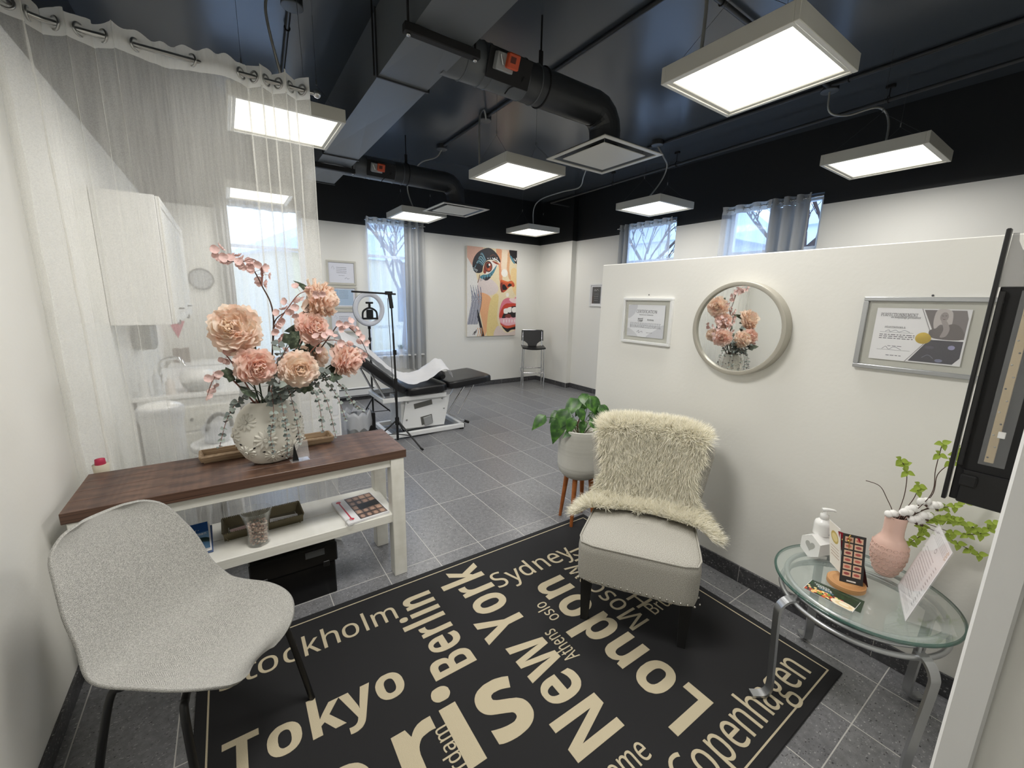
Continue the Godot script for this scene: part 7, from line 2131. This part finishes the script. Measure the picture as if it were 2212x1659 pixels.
# ---------------------------------------------------------------- the work corner behind the drape
func build_nook() -> void:
	# wall cabinet with board doors
	var wc := thing("wall_cabinet", "white wall cabinet with grooved board doors behind the sheer drape", "cabinet", V(XL, 1.34, -4.62))
	obj("body", bx(V(0.158, 0.42, 0), V(0.312, 0.84, 1.84), 0.003), M.white_gloss, wc)
	for k in 2:
		var d := Node3D.new()
		var zc := 0.46 - k * 0.92
		var door := obj("door", bx(V(0.322, 0.42, zc), V(0.012, 0.83, 0.905), 0.002), M.white_gloss, wc)
		for j in 6: obj("door_board", bx(V(0.3315, 0.42, zc - 0.345 + j * 0.138), V(0.007, 0.70, 0.132), 0.003), M.white_wood, door)
		for s in [-1, 1]:
			obj("door_rail", bx(V(0.333, 0.42 + s * 0.385, zc), V(0.010, 0.06, 0.905), 0.002), M.white_wood, door)
			obj("door_stile", bx(V(0.333, 0.42, zc + s * 0.43), V(0.010, 0.71, 0.045), 0.002), M.white_wood, door)
		obj("handle", tb(bend([V(0.335, 0.10, zc - 0.02), V(0.36, 0.10, zc - 0.02), V(0.36, 0.10, zc + 0.05), V(0.335, 0.10, zc + 0.05)], 4), 0.006, 8), M.dark_grey, door)
		obj("hook", tb(bend([V(0.33, 0.015, zc + 0.35), V(0.35, 0.0, zc + 0.35), V(0.355, 0.03, zc + 0.35)], 4), 0.006, 6), M.dark_grey, wc)
	# clock
	var ck := thing("wall_clock", "round grey wall clock on the far wall behind the sheer drape", "clock", V(-0.212, 1.73, ZF))
	ck.basis = Basis(V(1, 0, 0), V(0, 0, 1), V(0, -1, 0))
	obj("case", lt([Vector2(0.0, 0.02), Vector2(0.112, 0.02), Vector2(0.116, 0.03), Vector2(0.128, 0.03), Vector2(0.13, 0.022), Vector2(0.13, 0.0)], 44), mat(rgb(96, 98, 100), 0.5), ck)
	obj("dial", lt([Vector2(0, 0.0205), Vector2(0.112, 0.0205)], 40), mat(rgb(172, 174, 176), 0.6), ck)
	for k in 12:
		var a := TAU * k / 12
		obj("hour_mark", bx(V(sin(a) * 0.095, 0.0215, cos(a) * 0.095), V(0.006, 0.001, 0.018), 0.0, Basis(Vector3.UP, a)), M.ink, ck)
	obj("hand", bx(V(0.03, 0.023, 0.01), V(0.075, 0.001, 0.005), 0.0, Basis(Vector3.UP, 0.2)), M.paper, ck)
	obj("hand", bx(V(-0.01, 0.024, -0.02), V(0.005, 0.001, 0.055), 0.0, Basis(Vector3.UP, 0.3)), M.paper, ck)
	# long worktop with drawers along the left wall
	var ct := thing("base_cabinet", "white base cabinet with drawers along the left wall behind the drape", "cabinet", V(-0.30, 0, -4.75))
	obj("carcass", bx(V(0, 0.40, 0), V(0.62, 0.72, 1.5), 0.004), M.white_gloss, ct)
	obj("plinth", bx(V(-0.02, 0.02, 0), V(0.56, 0.04, 1.46)), M.dark_grey, ct)
	for k in 3:
		var dr := obj("drawer", bx(V(0.0, 0.17 + 0.21 * k, 0.755), V(0.58, 0.195, 0.016), 0.003), M.white_wood, ct)
		obj("knob", tb([V(0, 0.17 + 0.21 * k, 0.763), V(0, 0.17 + 0.21 * k, 0.785)], 0.012, 10), M.steel, dr)
	for k in 3: obj("door", bx(V(0.315, 0.40, -0.5 + 0.5 * k), V(0.014, 0.70, 0.485), 0.003), M.white_wood, ct)
	var wt := thing("worktop", "white worktop on the base cabinet behind the drape", "worktop", V(-0.30, 0.76, -4.75))
	obj("slab", bx(V(0, 0.015, 0), V(0.66, 0.03, 1.55), 0.004), M.white_gloss, wt)
	# far desk
	var fd := thing("side_desk", "narrow white desk against the far wall behind the drape", "desk", V(-0.2, 0, -6.1))
	obj("desk_top", bx(V(0, 0.745, 0), V(0.78, 0.03, 0.5), 0.004), M.white_gloss, fd)
	obj("modesty_panel", bx(V(0, 0.62, 0.2), V(0.72, 0.10, 0.015)), mat(rgb(120, 122, 122), 0.6), fd)
	for sx in [-1, 1]:
		for sz in [-1, 1]: obj("leg", bx(V(sx * 0.36, 0.365, sz * 0.22), V(0.04, 0.73, 0.04), 0.003), M.white_gloss, fd)
	# things on the worktop
	var yb := 0.791
	var bw := thing("soaking_bowl", "white bowl with grey foot on the worktop behind the drape", "bowl", V(-0.24, yb, -4.13))
	obj("foot", lt([Vector2(0, 0), Vector2(0.07, 0), Vector2(0.10, 0.04), Vector2(0.112, 0.075), Vector2(0, 0.075)], 28), M.grey_plastic, bw)
	obj("bowl", lt([Vector2(0, 0.075), Vector2(0.113, 0.075), Vector2(0.117, 0.11), Vector2(0.105, 0.15), Vector2(0.085, 0.165), Vector2(0, 0.168)], 28), M.white_gloss, bw)
	var tp := thing("tap", "chrome tap on the worktop behind the drape", "tap", V(-0.50, yb, -4.45))
	obj("spout", tb(bend([V(0, 0, 0), V(0, 0.16, 0), V(0.04, 0.22, 0.02), V(0.13, 0.23, 0.05), V(0.17, 0.17, 0.06)], 6), 0.014, 10), M.chrome, tp)
	obj("lever", tb([V(0, 0.10, 0.02), V(0.02, 0.16, 0.07)], 0.008, 8), M.chrome, tp)
	var tl := thing("task_lamp", "small chrome task lamp head standing on the worktop behind the drape", "lamp", V(-0.02, yb, -4.9))
	obj("base", lt([Vector2(0, 0), Vector2(0.06, 0), Vector2(0.055, 0.015), Vector2(0, 0.02)], 20), M.steel, tl)
	obj("arm", tb(bend([V(0, 0.02, 0), V(-0.05, 0.2, 0), V(0.05, 0.33, 0)], 6), 0.007, 8), M.chrome, tl)
	obj("shade", tb([V(0.05, 0.33, 0), V(0.15, 0.30, 0)], [0.02, 0.05], 16), M.chrome, tl)
	var k := 0
	for q in [[-0.56, -4.05, 0.16, 0.032, rgb(236, 238, 240), "white lotion bottle at the left of the worktop"], [-0.48, -4.02, 0.20, 0.026, rgb(206, 210, 214), "pale grey spray bottle on the worktop"], [-0.41, -4.06, 0.13, 0.03, rgb(226, 218, 212), "cream jar shaped bottle on the worktop"], [-0.10, -4.12, 0.12, 0.025, rgb(216, 220, 224), "short pale bottle right of the soaking bowl"]]:
		var b := thing("bottle", q[5] + " behind the drape", "bottle", V(q[0], yb, q[1]), 0.0, "bottles on the worktop")
		obj("body", lt([Vector2(0, 0), Vector2(q[3], 0), Vector2(q[3], q[2] * 0.7), Vector2(q[3] * 0.45, q[2] * 0.82), Vector2(q[3] * 0.4, q[2] * 0.9), Vector2(0, q[2] * 0.9)], 20), mat(q[4], 0.35), b)
		obj("cap", lt([Vector2(0, q[2] * 0.9), Vector2(q[3] * 0.5, q[2] * 0.9), Vector2(q[3] * 0.5, q[2]), Vector2(0, q[2])], 16), M.white_gloss, b)
		k += 1
	# on the wall: grey towel dispenser, pink pennant, brown box
	var td := thing("towel_dispenser", "grey towel dispenser with rounded foot on the left wall behind the drape", "dispenser", V(XL, 1.20, -4.5))
	var tdm := MB.new()
	tdm.xf = Transform3D(Basis(V(0, 0, -1), V(0, 1, 0), V(1, 0, 0)), Vector3.ZERO)
	tdm.prism(PackedVector2Array([Vector2(-0.2, 0.09), Vector2(-0.2, -0.02), Vector2(-0.16, -0.08), Vector2(-0.08, -0.10), Vector2(0.08, -0.10), Vector2(0.16, -0.08), Vector2(0.2, -0.02), Vector2(0.2, 0.09)]), 0.0, 0.12)
	obj("body", tdm, mat(rgb(110, 112, 112), 0.5), td)
	obj("paper_slot", bx(V(0.06, -0.098, 0), V(0.03, 0.006, 0.2)), M.paper, td)
	var pn := thing("pink_pennant", "small pink triangular pennant on the far wall behind the drape", "pennant", V(-0.52, 1.12, ZF))
	var pnm := MB.new(); pnm.prism(PackedVector2Array([Vector2(-0.07, 0.10), Vector2(0.09, 0.10), Vector2(0.01, -0.10)]), 0.0, 0.006)
	obj("cloth", pnm, mat(rgb(206, 92, 116), 0.8), pn)
	var bb := thing("brown_box", "small brown carton standing on the far desk behind the drape", "box", V(-0.48, 0.76, -6.2))
	obj("carton", bx(V(0, 0.08, 0), V(0.15, 0.16, 0.12), 0.003), mat(rgb(122, 108, 98), 0.7), bb)
	obj("tape", bx(V(0, 0.1605, 0), V(0.03, 0.001, 0.12)), M.lamp_frame, bb)
	# trolley with a lined bin close behind the drape
	var tr := thing("lidded_bin", "large white pedal bin with plastic liner close behind the drape", "bin", V(-0.40, 0.0, -3.33))
	obj("drum", lt([Vector2(0, 0), Vector2(0.10, 0), Vector2(0.105, 0.02), Vector2(0.108, 0.80), Vector2(0, 0.80)], 32), mat(rgb(206, 208, 208), 0.5), tr)
	obj("liner", lt([Vector2(0.112, 0.76), Vector2(0.122, 0.80), Vector2(0.124, 0.84), Vector2(0.11, 0.86), Vector2(0.10, 0.845)], 32), M.bag, tr)
	obj("lid", lt([Vector2(0, 0.885), Vector2(0.06, 0.88), Vector2(0.105, 0.86), Vector2(0.11, 0.84), Vector2(0, 0.84)], 32), M.white_gloss, tr)
	obj("pedal", bx(V(0, 0.02, 0.12), V(0.06, 0.012, 0.05), 0.003), M.dark_grey, tr)
	var tub := thing("clear_tub", "clear plastic tub with a crumpled bag on a stool behind the drape", "tub", V(-0.13, 0.56, -3.38))
	obj("tub", lt([Vector2(0, 0), Vector2(0.07, 0), Vector2(0.09, 0.10), Vector2(0.087, 0.10), Vector2(0.067, 0.004), Vector2(0, 0.004)], 24), M.plastic_clear, tub)
	var bag := MB.new()
	var br := []
	var fn := FastNoiseLite.new(); fn.seed = 19; fn.frequency = 1.4
	for i in 7:
		var row := PackedVector3Array()
		for j in 24:
			var a := TAU * j / 24
			var rr := 0.07 * sin(PI * (0.15 + 0.8 * i / 6.0)) * (1.0 + 0.5 * fn.get_noise_2d(cos(a) * 2 + i, sin(a) * 2))
			row.append(V(cos(a) * rr, 0.02 + 0.03 * i, sin(a) * rr))
		br.append(row)
	br.reverse()
	bag.patch(br, true)
	obj("bag", bag, M.bag, tub)
	var gn := thing("folded_gooseneck", "grey gooseneck clamp lying on the clear tub behind the drape", "clamp", V(-0.13, 0.66, -3.36))
	obj("neck", tb(bend([V(-0.05, -0.02, 0.02), V(-0.03, 0.06, 0.02), V(0.02, 0.10, 0.02), V(0.08, 0.06, 0.0), V(0.09, 0.0, 0.0)], 6), 0.013, 8), M.dark_grey, gn)
	var sl := thing("white_stool", "low white stool under the clear tub behind the drape", "stool", V(-0.13, 0, -3.38))
	obj("seat", lt([Vector2(0, 0.52), Vector2(0.15, 0.52), Vector2(0.155, 0.53), Vector2(0.155, 0.55), Vector2(0.15, 0.56), Vector2(0, 0.56)], 28), M.white_gloss, sl)
	for q in 4:
		var a := PI / 4 + q * PI / 2
		obj("leg", tb([V(cos(a) * 0.11, 0.52, sin(a) * 0.11), V(cos(a) * 0.14, 0, sin(a) * 0.14)], 0.012, 8), M.white_gloss, sl)
	# caster chair foot and cable behind the table
	var ca := thing("caster_base", "black five-star caster base of a work stool behind the drape", "caster base", V(-0.12, 0, -2.95))
	for q in 5:
		var a := 0.3 + q * TAU / 5
		obj("arm", tb([V(0, 0.09, 0), V(cos(a) * 0.24, 0.065, sin(a) * 0.24)], [0.022, 0.014], 8), M.black, ca)
		var wh := MB.new(); wh.torus(V(cos(a) * 0.24, 0.028, sin(a) * 0.24), 0.016, 0.012, Basis(Vector3.RIGHT, PI / 2).rotated(Vector3.UP, a), 14, 8)
		obj("caster", wh, M.black_matte, ca)
	obj("column", tb([V(0, 0.07, 0), V(0, 0.42, 0)], 0.022, 12), M.chrome, ca)
	obj("seat", lt([Vector2(0, 0.42), Vector2(0.16, 0.425), Vector2(0.175, 0.45), Vector2(0.165, 0.48), Vector2(0, 0.49)], 28), M.grey_plastic, ca)
	var cb := thing("floor_cable", "thin white cable curling on the floor behind the drape", "cable", V(0.36, 0.0, -3.0))
	obj("cable", tb(bend([V(0.08, 0.004, -0.3), V(0.0, 0.004, -0.1), V(-0.06, 0.004, 0.0), V(-0.02, 0.004, 0.10), V(0.05, 0.004, 0.05)], 8), 0.004, 6), M.white_gloss, cb)
	# cream pot with a pink lid at the table's left end, behind it
	var cp := thing("cream_pot", "cream pot with pink lid between the drape and the left wall", "pot", V(-0.545, 0.0, -2.545))
	obj("stand", lt([Vector2(0, 0), Vector2(0.028, 0), Vector2(0.028, 0.70), Vector2(0, 0.70)], 14), M.white_wood, cp)
	obj("pot", lt([Vector2(0, 0.70), Vector2(0.024, 0.70), Vector2(0.03, 0.775), Vector2(0, 0.775)], 18), mat(rgb(230, 222, 200), 0.5), cp)
	obj("lid", lt([Vector2(0, 0.775), Vector2(0.02, 0.775), Vector2(0.018, 0.80), Vector2(0, 0.803)], 16), mat(rgb(190, 50, 84), 0.5), cp)

# ---------------------------------------------------------------- black sign at the right edge
func build_sign() -> void:
	# a panel parallel to the partition, fixed to the wall end; local x runs towards the entrance (+z)
	var t := thing("light_sign", "tall black sign panel with strip behind clear cover at the right edge", "sign", V(1.75, 1.0, -0.22))
	t.basis = Basis(V(0, 0, 1), V(0, 1, 0), V(-1, 0, 0))
	obj("edge_bar", bx(V(0.004, 0.385, 0), V(0.010, 0.775, 0.022), 0.002), M.black, t)
	obj("back_plate", bx(V(0.096, 0.312, -0.006), V(0.166, 0.62, 0.008), 0.002), M.black_matte, t)
	obj("bottom_block", bx(V(0.104, 0.05, 0.0), V(0.150, 0.10, 0.02), 0.003), M.black, t)
	obj("switch_box", bx(V(0.045, 0.07, 0.013), V(0.035, 0.035, 0.012), 0.004), M.black_matte, t)
	obj("inner_rail", bx(V(0.02, 0.36, 0.004), V(0.012, 0.5, 0.014), 0.002), M.black, t)
	var strip := obj("metal_strip", bx(V(0.073, 0.37, 0.006), V(0.018, 0.47, 0.006), 0.001), mat(rgb(176, 158, 124), 0.5, 0.3), t)
	for k in 14: obj("screw", lt([Vector2(0, 0), Vector2(0.0025, 0), Vector2(0.002, 0.0015), Vector2(0, 0.002)], 8), M.steel if k % 3 else M.dark_grey, strip).transform = Transform3D(Basis(Vector3.RIGHT, PI / 2), V(0.073 + 0.004 * ((k % 2) * 2 - 1), 0.15 + k * 0.033, 0.009))
	for y in [0.22, 0.50]: obj("connector", bx(V(0.084, y, 0.012), V(0.014, 0.018, 0.008), 0.001), M.white_gloss, strip)
	var cv := MB.new()
	cv.quad(V(0.055, 0.13, 0.024), V(0.105, 0.13, 0.024), V(0.105, 0.61, 0.024), V(0.055, 0.61, 0.024))
	obj("clear_cover", cv, M.acrylic, t)
	var top := MB.new()
	var arc := PackedVector2Array([Vector2(0.009, 0.62), Vector2(0.178, 0.62), Vector2(0.178, 0.70)])
	for k in 9:
		var a := PI * 0.5 * k / 8.0
		arc.append(Vector2(0.178 - sin(a) * 0.155, 0.70 - 0.05 + (1.0 - cos(a)) * 0.11))
	arc.append(Vector2(0.012, 0.76))
	top.prism(arc, -0.002, 0.0)
	obj("smoked_panel", top, clear(Color(0.5, 0.5, 0.5), 0.45, 0.2), t)
	obj("wall_arm", bx(V(0.17, 0.25, -0.012), V(0.03, 0.08, 0.02), 0.002), M.black_matte, t)
